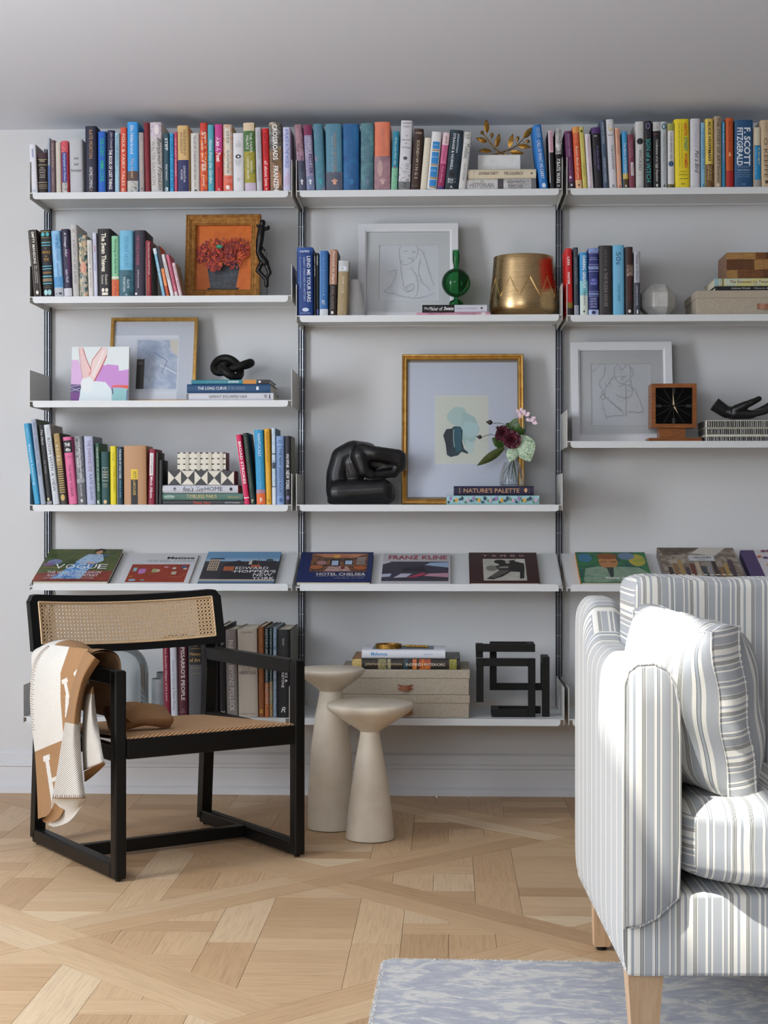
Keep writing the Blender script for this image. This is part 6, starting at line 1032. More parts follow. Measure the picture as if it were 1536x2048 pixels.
for X, Y, X2, Y2, r in ((745, 795, 690, 790, 26), (635, 945, 590, 940, 22), (800, 862, 795, 835, 22)):
    p, q = Q(X, Y), Q(X2, Y2); d = q-p; m = MB(); m.tube([p, p+d*.25, p+d*.55, p+d*.9, p+d*1.3], [.001, r*k_*.8, r*k_, r*k_*.55, .0004], 10); m.build('flower_bud', MT['bud'], t, smooth=60)
for X, Y, dx, dy_ in ((1020, 740, 0, -1), (1060, 710, .3, -1), (1040, 690, -.3, -1), (1090, 720, .8, -.6), (1130, 770, 1, .1), (1160, 790, 1, .4), (1150, 760, .8, -.4), (1010, 700, -.6, -.8), (1100, 760, .6, .6)):
    p = Q(X-18*dx, Y-18*dy_, -.012); q = Q(X+42*dx, Y+48*dy_, -.02); place_leaf('petal', leaf_mesh((q-p).length, 44*k_, .2, .3, 6), MT['pink'], t, p, q, random.uniform(-.6, .6))

# ------------------------------------------------------------------ art books on the sloping shelves
SA = atan2(.1065, .272); SL = (Vector((0, cos(SA), sin(SA))), Vector((0, -sin(SA), cos(SA))))
def art_book(label, xl, xr, vt, th, cover, spine_col, art, hard=True, xt=None):
    y0, z0 = -.297, .738+.0145
    O = Vector((0, y0, z0))+SL[1]*.0008
    topy = O+SL[1]*th
    pl, pr = W(xl, 1167, y0).x, W(xr, 1167, y0).x
    # length along the slope so that the upper edge of the top face lands at image row vt
    lo, hi = .1, .42
    for _ in range(30):
        L = (lo+hi)/2; p = topy+SL[0]*L; d = DIST+p.y; v = V0-(p.z-HCAM)/d*F_PX
        if v > vt: lo = L
        else: hi = L
    w_ = pr-pl; rz = 0
    check_label(label); r = thing('art_book', label, 'book', (pl, O.y, O.z), (SA, 0, rz), 'art books displayed on the sloping shelves')
    ct = .0018 if hard else .0006; ov = .0025 if hard else 0
    m = MB(); m.box(0, w_, 0, L, 0, ct); m.box(0, w_, 0, L, th-ct, th); m.rbox(-.0008, ct, 0, L, 0, th, .0006, 1); m.build('cover', M(cover), r)
    if spine_col: m = MB(); m.box(-.0012, -.0009, .0005, L-.0005, .0005, th-.0005); m.build('spine', M(spine_col), r)
    m = MB(); m.box(ct, w_-ov, ov, L-ov, ct, th-ct); m.build('pages', MT['pages'], r)
    A_ = Art(lambda u, v, l: (u*w_, v*L, th+l-.0001), .00025); art(A_); A_.build('cover_art', r)
def a_vogue(A):
    A.rect(0, 1, 0, 1, 'm:2a3c1f,46582c,5c6434,31421f@10').up(); A.poly([(0, 0), (1, 0), (1, .30), (.6, .33), (.3, .30), (0, .22)], 'm:7a2a1f,8f3c2c,6a2420@14').up()
    A.ell(.16, .58, .10, .09, 'm:5a6a9a,8a96b4@40'); A.ell(.10, .50, .08, .05, '7a5a8a'); A.ell(.80, .78, .07, .03, '4a6a86'); A.line([(.05, .42), (.35, .40), (.55, .55)], .012, 'a8924a'); A.up()
    A.poly([(.22, .06), (.46, .56), (.50, .68), (.58, .80), (.76, .80), (.80, .66), (.72, .50), (.66, .30), (.62, .06)], 'm:2a64b0,4a8cd0,a8cbe6,1c4a90@40').up(); A.poly([(.44, .58), (.56, .82), (.76, .82), (.82, .62), (.74, .54), (.52, .52)], 'm:3a78c4,bcd6ea,2a60a8@50').up()
    A.poly([(.58, .54), (.70, .50), (.73, .54), (.62, .57)], 'd9a88a'); A.ell(.70, .90, .045, .085, 'd0a080', 12); A.poly([(.63, .86), (.63, .97), (.70, 1.0), (.77, .98), (.77, .90), (.72, .95), (.67, .91)], '2a1c18'); A.up()
    for i, ch in enumerate('VOGUE'): A.text(ch, 'eef0f2', .20+.145*i, .325+.145*i, .36, .50, shear=0)
    A.text('THE WORLD IN FASHION', 'dfe3ea', .14, .86, .21, .285); A.text('AND ART AND PORTRAIT', 'dfe3ea', .16, .84, .12, .19); A.text('INTERIORS PEOPLE PLACES', 'c9d0dc', .14, .80, .055, .09)
def a_matisse(A):
    A.rect(0, 1, 0, 1, 'd2d2d6').up(); A.rect(.09, .93, .06, .66, 'm:8f2e1c,9c3a24@16').up(); A.text('Matisse', '1b1b1e', .56, .96, .84, .925, bold=.02); A.text('THE RED STUDIO', 'a0a2a8', .28, .98, .735, .80)
    for (x, y, a, b, cc) in ((.16, .48, .05, .12, '8fb8c4'), (.27, .42, .10, .16, 'b878b8'), (.45, .44, .08, .12, '9aa070'), (.50, .44, .05, .08, 'c9b8a0'), (.60, .56, .06, .05, 'c98a96'), (.72, .52, .05, .06, 'b8c4c0'), (.74, .36, .07, .10, 'b9b29c'), (.86, .56, .08, .08, '3f5f8a'), (.88, .50, .05, .05, 'd8c4a0'), (.18, .12, .11, .08, '8fa8b4'), (.33, .12, .06, .05, '7f98a4'), (.14, .24, .04, .05, 'a8782c')): A.ell(x, y, a/2, b/2, cc, 10) if cc in ('8fa8b4', '7f98a4') else A.rect(x-a/2, x+a/2, y-b/2, y+b/2, cc)
    A.line([(.25, .30), (.36, .38), (.40, .30), (.46, .34)], .015, '8a6a2c'); A.line([(.70, .22), (.86, .24), (.90, .32)], .01, 'c98a5c')
def a_hopper(A):
    A.rect(0, 1, 0, 1, '6a9ac0').up(); A.rect(0, 1, .10, .74, 'm:2c2a30,3a3840@20'); A.rect(0, 1, .68, .78, '8fb0cc'); A.rect(0, 1, .05, .11, 'b0aca4'); A.rect(0, 1, 0, .05, '5a7a9c').up()
    A.rect(.06, .20, .38, .74, 'b8a690'); [A.rect(.075+.03*i, .09+.03*i, .40+.08*j, .45+.08*j, '4a4038') for i in range(4) for j in range(4)]; A.poly([(.04, .74), (.26, .74), (.24, .77), (.08, .77)], '2e3a50')
    A.poly([(.26, .55), (.34, .64), (.46, .70), (.54, .62), (.66, .70), (.78, .68), (.96, .68), (1, .5), (1, .12), (.26, .12)], '26252c'); A.up(); A.rect(.28, .42, .36, .50, 'a85a34'); A.rect(.64, .76, .47, .55, 'b05a30'); A.rect(.60, .64, .56, .70, 'c9c4ba'); A.ell(.87, .70, .05, .05, '3a4a50', 10); A.line([(.72, .74), (.74, .46)], .008, '8a4a3a'); A.rect(.4, 1, .335, .355, '8f8a86'); A.up()
    for s, y, x0, x1 in (('EDWARD', .40, .44, .88), ("HOPPER'S", .295, .44, .99), ('NEW', .19, .70, .95), ('YORK', .08, .70, .99)): A.text(s, 'f0f0f0', x0, x1, y, y+.085)
def a_hotel(A):
    A.rect(0, 1, 0, 1, '16265a').up(); A.rect(.15, .93, .33, .94, 'm:5a3428,8a5a3c,3a2a26,b07c5a@26').up(); A.poly([(.15, .94), (.93, .94), (.75, .80), (.35, .80)], 'm:a8684a,c98a64@30'); A.rect(.42, .55, .52, .76, '2c241f'); A.rect(.44, .53, .54, .70, 'a9c0dc'); A.rect(.61, .73, .55, .76, '2c241f'); A.rect(.625, .72, .57, .70, 'a9c0dc'); A.ell(.50, .84, .05, .05, 'e0a850', 10); A.poly([(.35, .34), (.72, .34), (.66, .50), (.40, .50)], 'm:c9a8a0,8a6a64@60'); A.ell(.60, .46, .03, .06, '7a3428', 8); A.ell(.24, .48, .09, .07, 'a8623c', 10); A.ell(.84, .46, .09, .07, 'a85a30', 10); A.ell(.30, .62, .07, .07, 'a87a7a', 10); A.rect(.78, .90, .55, .82, 'm:6a5a58,a8988a@90'); A.up()
    A.text('HOTEL CHELSEA', 'dcd9d4', .26, .92, .20, .285, bold=.01); A.text('LIVING IN THE LAST BOHEMIAN HAVEN', 'b8b8c4', .26, .92, .165, .19); A.text('COLIN MILLER . RAY MOCK', 'a9a9bc', .50, .91, .10, .13)
def a_kline(A):
    A.rect(0, 1, 0, 1, 'b9b8bc').up(); A.rect(0, .97, .08, .72, 'm:33303e,3f3b4c@12').up(); A.poly([(0, .62), (.12, .70), (.10, .74), (0, .72)], 'c0c0c8'); A.poly([(.62, .60), (.97, .52), (.97, .70), (.70, .68)], '9ab0d0'); A.poly([(0, .20), (.12, .22), (.14, .32), (0, .30)], 'b0b8cc'); A.poly([(.17, .18), (.28, .32), (.44, .32), (.36, .20)], 'b9b4c8'); A.poly([(.36, .19), (.60, .36), (.66, .30), (.50, .20)], 'a83c54'); A.poly([(.62, .24), (.97, .20), (.97, .34), (.68, .32)], 'b98a9c'); A.poly([(.30, .5), (.60, .55), (.66, .40), (.3, .42)], '26242e'); A.up()
    A.text('FRANZ KLINE', 'a83a4c', .08, .95, .79, .92, bold=.01)
def a_tango(A):
    A.rect(0, 1, 0, 1, 'm:34181b,3c1c1f@20').up(); A.rect(.20, .82, .07, .78, 'c9c4ba').up(); A.rect(.21, .81, .085, .765, 'm:a8a69c,c4c2b8@12').up()
    A.ell(.45, .68, .09, .07, '1c1a19', 12); A.poly([(.38, .70), (.52, .70), (.66, .74), (.80, .74), (.80, .45), (.78, .14), (.72, .12), (.73, .34), (.60, .36), (.48, .20), (.34, .10), (.24, .12), (.30, .20), (.44, .34), (.42, .42), (.36, .46), (.34, .52), (.44, .56)], '22201f'); A.poly([(.28, .18), (.44, .40), (.58, .40), (.50, .28), (.36, .14)], '55514c'); A.ell(.32, .46, .08, .09, '77746c', 12); A.poly([(.40, .46), (.56, .46), (.57, .53), (.46, .52)], '8a877e'); A.poly([(.66, .70), (.80, .62), (.80, .76), (.70, .76)], 'd0ccc2'); A.ell(.56, .66, .035, .05, 'a09a90', 10); A.up()
    for i, ch in enumerate('TANGO'): A.text(ch, 'd9a8a0', .20+.135*i, .27+.135*i, .845, .905, bold=.01)
def a_elaine(A):
    A.rect(0, 1, 0, 1, 'm:1f5a3c,2f7a44,1a4a50,4a8a3a@12').up(); A.ell(.86, .72, .12, .2, 'm:8a9a3a,c9b03c@30'); A.ell(.72, .86, .12, .12, '6a84a0'); A.ell(.12, .80, .1, .15, '3a7a9a'); A.poly([(.05, .1), (.10, .45), (.30, .52), (.60, .50), (.86, .48), (.98, .30), (.98, 0), (.05, 0)], 'm:6a8a72,8aa48c,5a7a64@16').up(); A.ell(.44, .66, .14, .22, 'm:a8683c,b8804c,8a5a3a@30', 16); A.ell(.44, .85, .15, .10, '8a4a1c', 14); A.poly([(.40, .48), (.50, .48), (.47, .16), (.43, .16)], '2c3a34'); A.rect(.34, .42, .66, .68, '5a3420'); A.rect(.47, .55, .66, .68, '5a3420'); A.up()
    A.text('Elaine de Kooning', 'e9ede4', .36, .96, .09, .17, bold=.02)
def a_lib(A):
    A.rect(0, 1, 0, 1, 'm:4a4038,7a6a5c,a89a8c,2c2622@22').up(); A.poly([(0, 1), (.6, 1), (.28, .76), (.05, .74)], 'm:2c2420,5a4a3c,7a6a58@60'); A.poly([(.55, 1), (.9, 1), (.72, .72), (.42, .80)], 'cfc8be'); A.poly([(.08, .56), (.30, .60), (.32, .50), (.12, .44)], 'b0a698'); A.up()
    for i in range(12): A.rect(.06+.072*i, .115+.072*i, .03, .34+.12*(i % 3), ['3a2c28', '8a6440', 'a88a54', '4a3a44', '6a3428', 'b8a890', '34444c', '8f8f92'][i % 8]); 
    for i in range(10): A.rect(.08+.08*i, .13+.08*i, .06, .10, 'd0c8bc')
    A.up(); A.rect(.36, .70, .52, .72, 'cfd0d2').up(); A.rect(.37, .69, .535, .705, '6a6c70').up(); A.rect(.375, .685, .54, .70, 'd3d4d6').up(); A.text('LIBRARIES', '34363a', .41, .66, .60, .67, bold=.01); A.text('CANDIDA', '6a6c70', .47, .59, .56, .585)
def a_floral(A):
    A.rect(0, 1, 0, 1, 'd2cdd0').up(); rnd = random.Random(5); A.rect(0, .22, 0, 1, '4a3468').up()
    for k in range(46): A.ell(rnd.uniform(.26, 1), rnd.uniform(.02, .98), rnd.uniform(.02, .05), rnd.uniform(.02, .05), rnd.choice(['c8723c', 'b04a3a', '8a4a6a', '6a4a7a', 'c99a5c', '7a2c34']), 8, rnd.uniform(0, 3))
art_book('fashion magazine book with painted woman in blue dress', 65, 216, 1099, .018, '1d1d1c', None, a_vogue)
art_book('white art book with red studio painting on its cover', 235, 376, 1110, .007, 'd2d2d6', None, a_matisse, False)
art_book('art book with dark skyline under blue sky', 396, 548, 1104, .012, '3a4a5c', '2a2a30', a_hopper)
art_book('navy art book with hotel salon photograph', 592, 741, 1104.5, .016, '16265a', '16265a', a_hotel)
art_book('grey art book with purple black abstract and red title', 762, 901, 1107, .010, 'b9b8bc', None, a_kline, False)
art_book('maroon art book with monochrome dancing couple', 940, 1080, 1105, .014, '34181b', '34181b', a_tango)
art_book('green painterly portrait art book with orange spine', 1162, 1306, 1104, .016, '1f5a3c', 'd98a2c', a_elaine)
art_book('thick art book covered in library shelf photograph', 1332, 1490, 1095, .034, 'm:4a4038,7a6a5c@30', 'm:3a322c,8a8078@60', a_lib)
art_book('purple spined floral art book beside library book', 1504, 1630, 1100, .03, '3a2a58', '3a2a58', a_floral)
# ------------------------------------------------------------------ bottom shelf: linen boxes, books, magnifier, open cube, cloche, canisters
yf = -.368; xa, xb = W(680, 1430, yf).x, W(940, 1430, yf).x
z1 = ZBOT; h1 = W(800, 1390, yf).z; l1 = W(800, 1406, yf).z
hx = W(811, 1374.5, yf).x
linen_box('oatmeal linen storage box under another linen box', xa, xb, yf, -.06, z1, h1, l1, hx, W(811, 1423, yf).z, .050, 'linen boxes on the bottom shelf')
h2 = W(800, 1339.5, yf).z; l2 = W(800, 1356.5, yf).z
linen_box('oatmeal linen storage box carrying two art books', xa, xb, yf, -.06, h1+.0003, h2, l2, hx, W(811, 1374.5, yf).z, .050, 'linen boxes on the bottom shelf')
zz = stack('on upper linen storage box', 'books on the linen boxes', h2+.0003, [
 (704, 920, 1318.8, 1338.8, -.355, 'm:1a1714,2a241c,17191c@20', 'wide dark art book with colourful spine and cream capitals', [B('m:a8824a,c9b06a,3a2c20@80', 0, .09), B('m:3f4a3a,b0a06a@120', .24, .32), B('m:c9b89a,5a6a3c@100', .33, .36), B('m:2f5a6a,1a1714@60', .48, .52), B('m:b0502c,d98a3c@60', .56, .60), B('m:d9822c,a84a20,1f1a16@60', .62, .73), B('m:a89a3c,5c6a3a@80', .90, .97), T('JEREMIAH GOODMAN', 'c9b28a', .12, .46, .34, .60), T('INSPIRED INTERIORS', 'e3d8c4', .50, .86, .34, .60)], {'t': .27, 'hard': True, 'side': lambda A, t, h: (A.rect(.003, t-.003, h*.92, h-.002, 'm:8a5a34,a8743c@60'), A.rect(.003, t-.003, .002, h*.92, 'm:3a3a30,5a5c50@40'))}),
 (723.5, 890.5, 1302, 1318.6, -.345, 'd9dbe2', 'white lying art book with blue lettering under magnifying glass', [T('Mykonos', '3f93d0', .11, .305, .24, .74, 0, .02), T('Yiorgis Kordakis', '5f9fd0', .74, .85, .42, .60)], {'t': .19, 'hard': True, 'side': lambda A, t, h: A.rect(.03, t-.02, h*.14, h*.88, 'm:4a5a6c,7a8a9a,2f3a48@40')})])
c0 = W(777, 1291, -.27); R_ = (W(805, 1291, -.27)-W(752, 1291, -.27)).length/2
t = thing('magnifying_glass', 'antique brass magnifying glass lying on white art book', 'magnifying glass', (c0.x, -.27, zz+.0003))
m = MB(); m.lathe([(R_*.86, 0), (R_, 0), (R_, .014), (R_*.86, .014), (R_*.86, 0)], 40, cap=False); m.build('rim', MT['gilt'], t, smooth=40)
m = MB(); m.lathe([(0, .003), (R_*.5, .0024), (R_*.86, .0016)], 30); m.lathe([(0, .007), (R_*.5, .0076), (R_*.86, .0084)], 30); m.build('lens', MT['clear'], t, smooth=180)
pts = []; rs = []
for i in range(25):
    f = i/24; pts.append((R_+.004+.085*f, -.016*f, .0075-.001*f)); rs.append((.0036 if i > 3 else .0026)+(.0013*sin(i*1.6)**2 if i > 5 else 0))
m = MB(); m.tube(pts, rs, 10); m.build('handle', MT['gilt'], t, smooth=60)
# open cube sculpture
yf, ybk = -.335, -.215; c = cpt(900, 1240, 5.908, yf); base = Vector((c(740, 1155).x, (yf+ybk)/2, ZBOT)); t = thing('open_cube_sculpture', 'dark wooden impossible open cube sculpture made of square bars', 'sculpture', base)
th = W(914.4, 1400, yf).x-W(900, 1400, yf).x
def bar3(x0, x1, y0, y1, z0, z1): m = MB(); m.rbox(x0, x1, y0, y1, z0, z1, .0008, 1, T=Matrix.Translation(-base)); m.build('bar', MT['matblack'], t)
fx = lambda X: c(X, 0).x
fz = lambda Y: c(0, Y).z
zb0 = ZBOT+.0004; zt = fz(285); zt0 = fz(375); zm1, zm0 = fz(455), fz(545); y0, y1 = yf, ybk
xl0, xl1 = fx(305), fx(393); xr0, xr1 = fx(925), fx(1010); xs0, xs1 = fx(480), fx(562); xq0, xq1 = fx(1092), fx(1180)
bar3(xl0, xr1-.001, y0, y0+th, zt0, zt)                       # top front
bar3(xr0, xr1-.001, y0+th, y1, zt0, zt); bar3(xs0, xr0, y1-th, y1, zt0, zt); bar3(xl0, xl1, y0+th, y0+th*2.3, zt0, zt)
bar3(xl0+.0008, xl1, y0+th*1.3, y0+th*2.3, zm1, zt0)
bar3(xl0+.001, xl1, y0, y0+th, zm0-.0, zm1); bar3(xl1, xr0, y0, y0+th, zm0, zm1)
bar3(xl0+.002, xl1+.001, y0+th*.02, y0+th, fz(985)+.004, zm0)
bar3(xs0, xs1, y1-th, y1, fz(865), zt0)
bar3(xs1, xq1-.002, y1-th, y1, fz(865), fz(783))
bar3(xr0, xr1, y0, y0+th, zb0, zm1)
bar3(xs0+.004, xr0, y0, y0+th, zb0, zb0+th); bar3(xs0+.004, xs0+.004+th, y0+th, y1, zb0, zb0+th); bar3(xs0+.004+th, xq0, y1-th, y1, zb0, zb0+th)
bar3(xq0, xq1, y0+.012, y0+.012+th, zb0, fz(440)); bar3(xq0, xq1, y0+.012+th, y1, fz(440)-th, fz(440)); bar3(xq0, xq1, y1-th, y1, fz(783)+.0002, fz(440)-th)
# glass cloche and canisters behind the chair
cx = W(238, 1400, -.2).x; k_ = (W(1, 1400, -.2)-W(0, 1400, -.2)).length; t = thing('glass_cloche', 'large clear glass dome on bottom shelf behind armchair', 'cloche', (cx, -.21, ZBOT)); hz = W(238, 1293, -.2).z-ZBOT; r = 59*k_
m = MB(); m.lathe([(r, .002), (r, hz*.55)]+[(r*cos(q)**.6 if q < 1.5 else 0, hz*.55+hz*.45*sin(q)) for q in [.15*i for i in range(1, 11)]]+[(0, hz)], 40, cap=False); m.build('dome', MT['cloche'], t, smooth=180)
m = MB(); m.tube([(r*cos(a), r*sin(a), .003) for a in [2*pi*i/40 for i in range(40)]], .0025, 8, closed=True); m.build('rim', MT['cloche'], t, smooth=180)
for nm, lab, u, yy, top, rr in (('canister', 'dark grey metal canister nearest glass dome', 322, -.235, 1357, 18.5), ('canister', 'taller grey metal canister hidden behind the other', 330, -.135, 1344, 17)):
    x = W(u, 1400, yy).x; k_ = (W(1, 1400, yy)-W(0, 1400, yy)).length; z1 = W(u, top, yy).z-ZBOT; t = thing(nm, lab, 'canister', (x, yy, ZBOT), group='grey canisters behind the armchair'); m = MB(); r = rr*k_
    m.lathe([(0, .0004), (r, .0004), (r, z1), (r-.0025, z1), (r-.0025, .01), (0, .01)], 32, cap=False); m.build('canister_body', MT['zinc'], t, smooth=40)

# ------------------------------------------------------------------ side tables
def side_table(label, u, vb, prof, d):
    p = G(u, vb); t = thing('side_table', label, 'side table', (p.x, p.y, 0), group='mushroom side tables beside the armchair')
    k = [i for i, q in enumerate(prof) if len(q) > 2][0]; pr = [(q[0], q[1]) for q in prof]
    m = MB(); m.lathe(pr[:k+1], 56, cap=False); m.build('pedestal', MT['cream'], t, smooth=50); m = MB(); m.lathe(pr[k:], 56, cap=False); m.build('table_top', MT['cream'], t, smooth=50)
    m = MB(); m.lathe([(0, .0002), (pr[1][0]-.004, .0002), (pr[1][0]-.004, .003), (0, .003)], 40, cap=False); m.build('glide_disc', MT['matblack'], t)
side_table('shorter cream plaster side table with flared top and conical foot', 740, 1677, [(0, .0025), (.0748, .0025), (.0755, .010), (.066, .10), (.052, .20), (.040, .27), (.0315, .315), (.0298, .330, 1), (.040, .338), (.085, .366), (.118, .388), (.130, .398), (.1345, .408), (.1335, .414), (.128, .418), (0, .418)], 0)
side_table('taller cream plaster side table half behind the armchair leg', 662, 1656, [(0, .0025), (.0740, .0025), (.0745, .010), (.0725, .12), (.064, .25), (.050, .36), (.0385, .42), (.0365, .436, 1), (.045, .445), (.075, .466), (.096, .484), (.104, .492), (.1085, .500), (.107, .505), (.102, .508), (0, .508)], 0)

# ------------------------------------------------------------------ armchair
CA = radians(35.7); CO = Vector((-.840, -.956, 0)); CM = Matrix.Translation(CO) @ Matrix.Rotation(CA, 4, 'Z')
chair = thing('armchair', 'black wooden armchair with cane back and woven cord seat', 'armchair', CO, (0, 0, CA))
s = .0175
def backy(z): return .298-.040*min(1, z/.5)+(.050*max(0, (z-.5)/.25)**1.3)
for sx, nm in ((-1, 'left'), (1, 'right')):
    X = sx*.2815
    def post(name, y, z0, z1, yfn=None):
        m = MB(); n = 12
        if yfn is None: m.rbox(X-s, X+s, y-s, y+s, z0, z1, .007, 3)
        else:
            m.grid(lambda u, v: Vector((X+s*(1 if (int(round(v*4)) % 4) in (1, 2) else -1), yfn(z0+(z1-z0)*u)+s*(1 if (int(round(v*4)) % 4) in (2, 3) else -1), z0+(z1-z0)*u)), n, 4, cv=True)
            for zz_, q in ((z0, 1), (z1, -1)): ps = [Vector((X+a*s, yfn(zz_)+b*s, zz_)) for a, b in ((-1, -1), (1, -1), (1, 1), (-1, 1))]; m.quad(*(ps[::-1] if q == 1 else ps))
        return m.build(name, MT['black'], chair, fix=True)
    fl = post('front_leg', -.298, .006, .574); post('rear_leg', 0, .02, .745, backy)
    m = MB(); m.rbox(X-s, X+s, -.298+s, .300, .006, .048, .006, 2); m.build('skid', MT['black'], chair)
    m = MB(); m.rbox(X-s, X+s, -.298+s, .262, .533, .574, .004, 2); m.build('armrest', MT['black'], chair)
    m = MB(); m.rbox(X-s+.002, X+s-.002, -.298+s, .262, .325, .368, .003, 1); m.build('side_rail', MT['black'], chair)
    for y in (-.296, .285): m = MB(); m.lathe([(0, 0), (.008, 0), (.008, .007), (0, .007)], 12, (X, y, 0)); m.build('glide', MT['matblack'], chair)
m = MB(); m.rbox(-.264, .264, -.298-s, -.298+s, .331, .386, .004, 2); m.build('front_rail', MT['black'], chair)
m = MB(); m.rbox(-.264, .264, .246, .276, .312, .352, .004, 2); m.build('rear_rail', MT['black'], chair)
m = MB(); m.rbox(-.264, .264, -.012, .018, .010, .046, .003, 2); m.build('stretcher', MT['black'], chair)
def seat(u, v):
    x = -.262+.524*u; y = -.308+.566*v; return Vector((x, y, .3905-.034*v-.008*sin(pi*u)*sin(pi*v)+.0035*(1-abs(2*u-1)**6)))
m = MB(); m.grid(seat, 24, 24, uvfn=lambda u, v: (.524*u, .566*v)); m.grid(lambda u, v: seat(u, v)-Vector((0, 0, .010)), 24, 24, flip=True, uvfn=lambda u, v: (.524*u, .566*v))
for fn in (lambda u, v: seat(u, 0)-Vector((0, .002, .010*v)),): m.grid(fn, 24, 2, uvfn=lambda u, v: (.524*u, .02*v), flip=True)
m.build('woven_seat', MT['cord'], chair, smooth=60)
# back frame: curved in plan, rounded upper corners, cane inside
BH = .312
def bp(sx, z, off=0): return Vector((sx*BH, backy(z)+.030*(1-sx*sx)-.030+off, z-.012*(1-sx*sx)))
ZB0, ZB1, CZ0, CZ1, CS = .586, .757, .611, .735, .935
def slab(a0, a1, z0, z1, n, top_round=False):
    m = MB()
    def zt(sx):
        if not top_round: return z1
        e = (1.03-abs(sx))*BH; return z1-(.026-sqrt(max(0, .026**2-(.026-e)**2)) if e < .026 else 0)
    for off, fl in ((-.0145, False), (.0145, True)): m.grid(lambda u, v, off=off: bp(a0+(a1-a0)*u, z0+(zt(a0+(a1-a0)*u)-z0)*v, off), n, 3, flip=fl)
    m.grid(lambda u, v: bp(a0+(a1-a0)*u, zt(a0+(a1-a0)*u), -.0145+.029*v), n, 1); m.grid(lambda u, v: bp(a0+(a1-a0)*u, z0, -.0145+.029*v), n, 1, flip=True)
    m.grid(lambda u, v: bp(a0, z0+(zt(a0)-z0)*u, -.0145+.029*v), 3, 1); m.grid(lambda u, v: bp(a1, z0+(zt(a1)-z0)*u, -.0145+.029*v), 3, 1, flip=True)
    return m
slab(-1.03, 1.03, CZ1, ZB1, 48, True).build('back_top_rail', MT['black'], chair, smooth=35, fix=True)
slab(-1.03, 1.03, ZB0, CZ0, 40).build('back_bottom_rail', MT['black'], chair, smooth=35, fix=True)
for q in (-1, 1): a, b = sorted((q*1.03, q*CS)); slab(a, b, CZ0, CZ1, 6).build('back_stile', MT['black'], chair, smooth=35, fix=True)
cane = MB(); PX = .0118; nx = int(2*CS*BH/PX); nz = int((CZ1-CZ0)/PX)
def strand(p0, p1, w_, off, n):                # ribbon along panel coordinates (sx in metres, z)
    L = math.hypot(p1[0]-p0[0], p1[1]-p0[1]); 
    if L < .004: return
    px_, pz_ = -(p1[1]-p0[1])/L*w_/2, (p1[0]-p0[0])/L*w_/2
    cane.grid(lambda u, v: bp((p0[0]+(p1[0]-p0[0])*u+px_*(2*v-1))/BH, p0[1]+(p1[1]-p0[1])*u+pz_*(2*v-1), off-.0006*(1-(2*v-1)**2)), n, 1, flip=True)
x0, x1 = -CS*BH, CS*BH
for i in range(nx+1):
    x = x0+(x1-x0)*(i+.5)/(nx+1)
    for d in (-.0021, .0021): strand((x+d, CZ0), (x+d, CZ1), .0024, -.0100-.0004*(i % 2), 3)
for j in range(nz+1):
    z = CZ0+(CZ1-CZ0)*(j+.5)/(nz+1)
    for d in (-.0021, .0021): strand((x0, z+d), (x1, z+d), .0024, -.0112, 40)
hh = CZ1-CZ0; px1 = (x1-x0)/(nx+1); pz1 = hh/(nz+1); dx1 = hh*px1/pz1
for sg in (-1, 1):
    k = -nz-2
    while k*px1 < (x1-x0)+dx1:
        a = x0+(k+.5)*px1; p, q = ((a, CZ0), (a+dx1, CZ1)) if sg == 1 else ((a, CZ1), (a+dx1, CZ0))
        lo, hi = max(p[0], x0), min(q[0], x1)
        if hi-lo > .006:
            zf = lambda x: p[1]+(q[1]-p[1])*(x-p[0])/(q[0]-p[0]); strand((lo, zf(lo)), (hi, zf(hi)), .0024, -.0122-.0004*sg, 6)
        k += 1
cane.build('cane_panel', MT['cane'], chair)
for (a, b) in (((x0, CZ0), (x1, CZ0)), ((x0, CZ1), (x1, CZ1)), ((x0, CZ0), (x0, CZ1)), ((x1, CZ0), (x1, CZ1))):
    m = MB(); m.tube([bp((a[0]+(b[0]-a[0])*i/24)/BH, a[1]+(b[1]-a[1])*i/24, -.0155) for i in range(25)], .0026, 6); m.build('cane_spline', MT['cane'], chair, smooth=60)

# ------------------------------------------------------------------ throw blanket over the far arm
EX = Vector((cos(CA), sin(CA), 0)); EY = Vector((-sin(CA), cos(CA), 0))
def PL(u, v, xl):                    # photo point on the vertical plane local-x = xl of the chair
    r = ray(u, v); o = Vector((0, -DIST, HCAM)); tt = (xl-(o-CO).dot(EX))/r.dot(EX); return o+r*tt
def lerp_path(ps, f):
    f = max(0, min(1, f))*(len(ps)-1); i = min(int(f), len(ps)-2); f -= i
    p = [ps[max(0, i-1)], ps[i], ps[i+1], ps[min(len(ps)-1, i+2)]]
    return tuple(.5*((2*p[1][k])+(-p[0][k]+p[2][k])*f+(2*p[0][k]-5*p[1][k]+4*p[2][k]-p[3][k])*f*f+(-p[0][k]+3*p[1][k]-3*p[2][k]+p[3][k])*f**3) for k in (0, 1))
blanket = thing('throw_blanket', 'white and camel wool throw draped over armchair arm', 'blanket', CO)
bl = MB(); st = MB(); C0 = CO
def sheet(lp, rp, xl, bulge, nu, nv, mfn, wave=.004, back=.004):
    def px(u, v): a = lerp_path(lp, v); b = lerp_path(rp, v); return (a[0]+(b[0]-a[0])*u, a[1]+(b[1]-a[1])*u)
    def fn(u, v, o=0): p = px(u, v); return PL(p[0], p[1], xl-bulge(u, v)-o+wave*sin(u*7+v*5))-C0
    bl.grid(lambda u, v: fn(u, v), nu, nv, mfn=lambda u, v: mfn(*px(u, v)), uvfn=lambda u, v: (u*.09, v*.55), flip=True)
    bl.grid(lambda u, v: fn(u, v, -back), nu, nv, mfn=lambda u, v: mfn(*px(u, v)), uvfn=lambda u, v: (u*.09, v*.55))
    return px, fn
FELT, CAMEL, TW, CTW = 0, 1, 2, 3
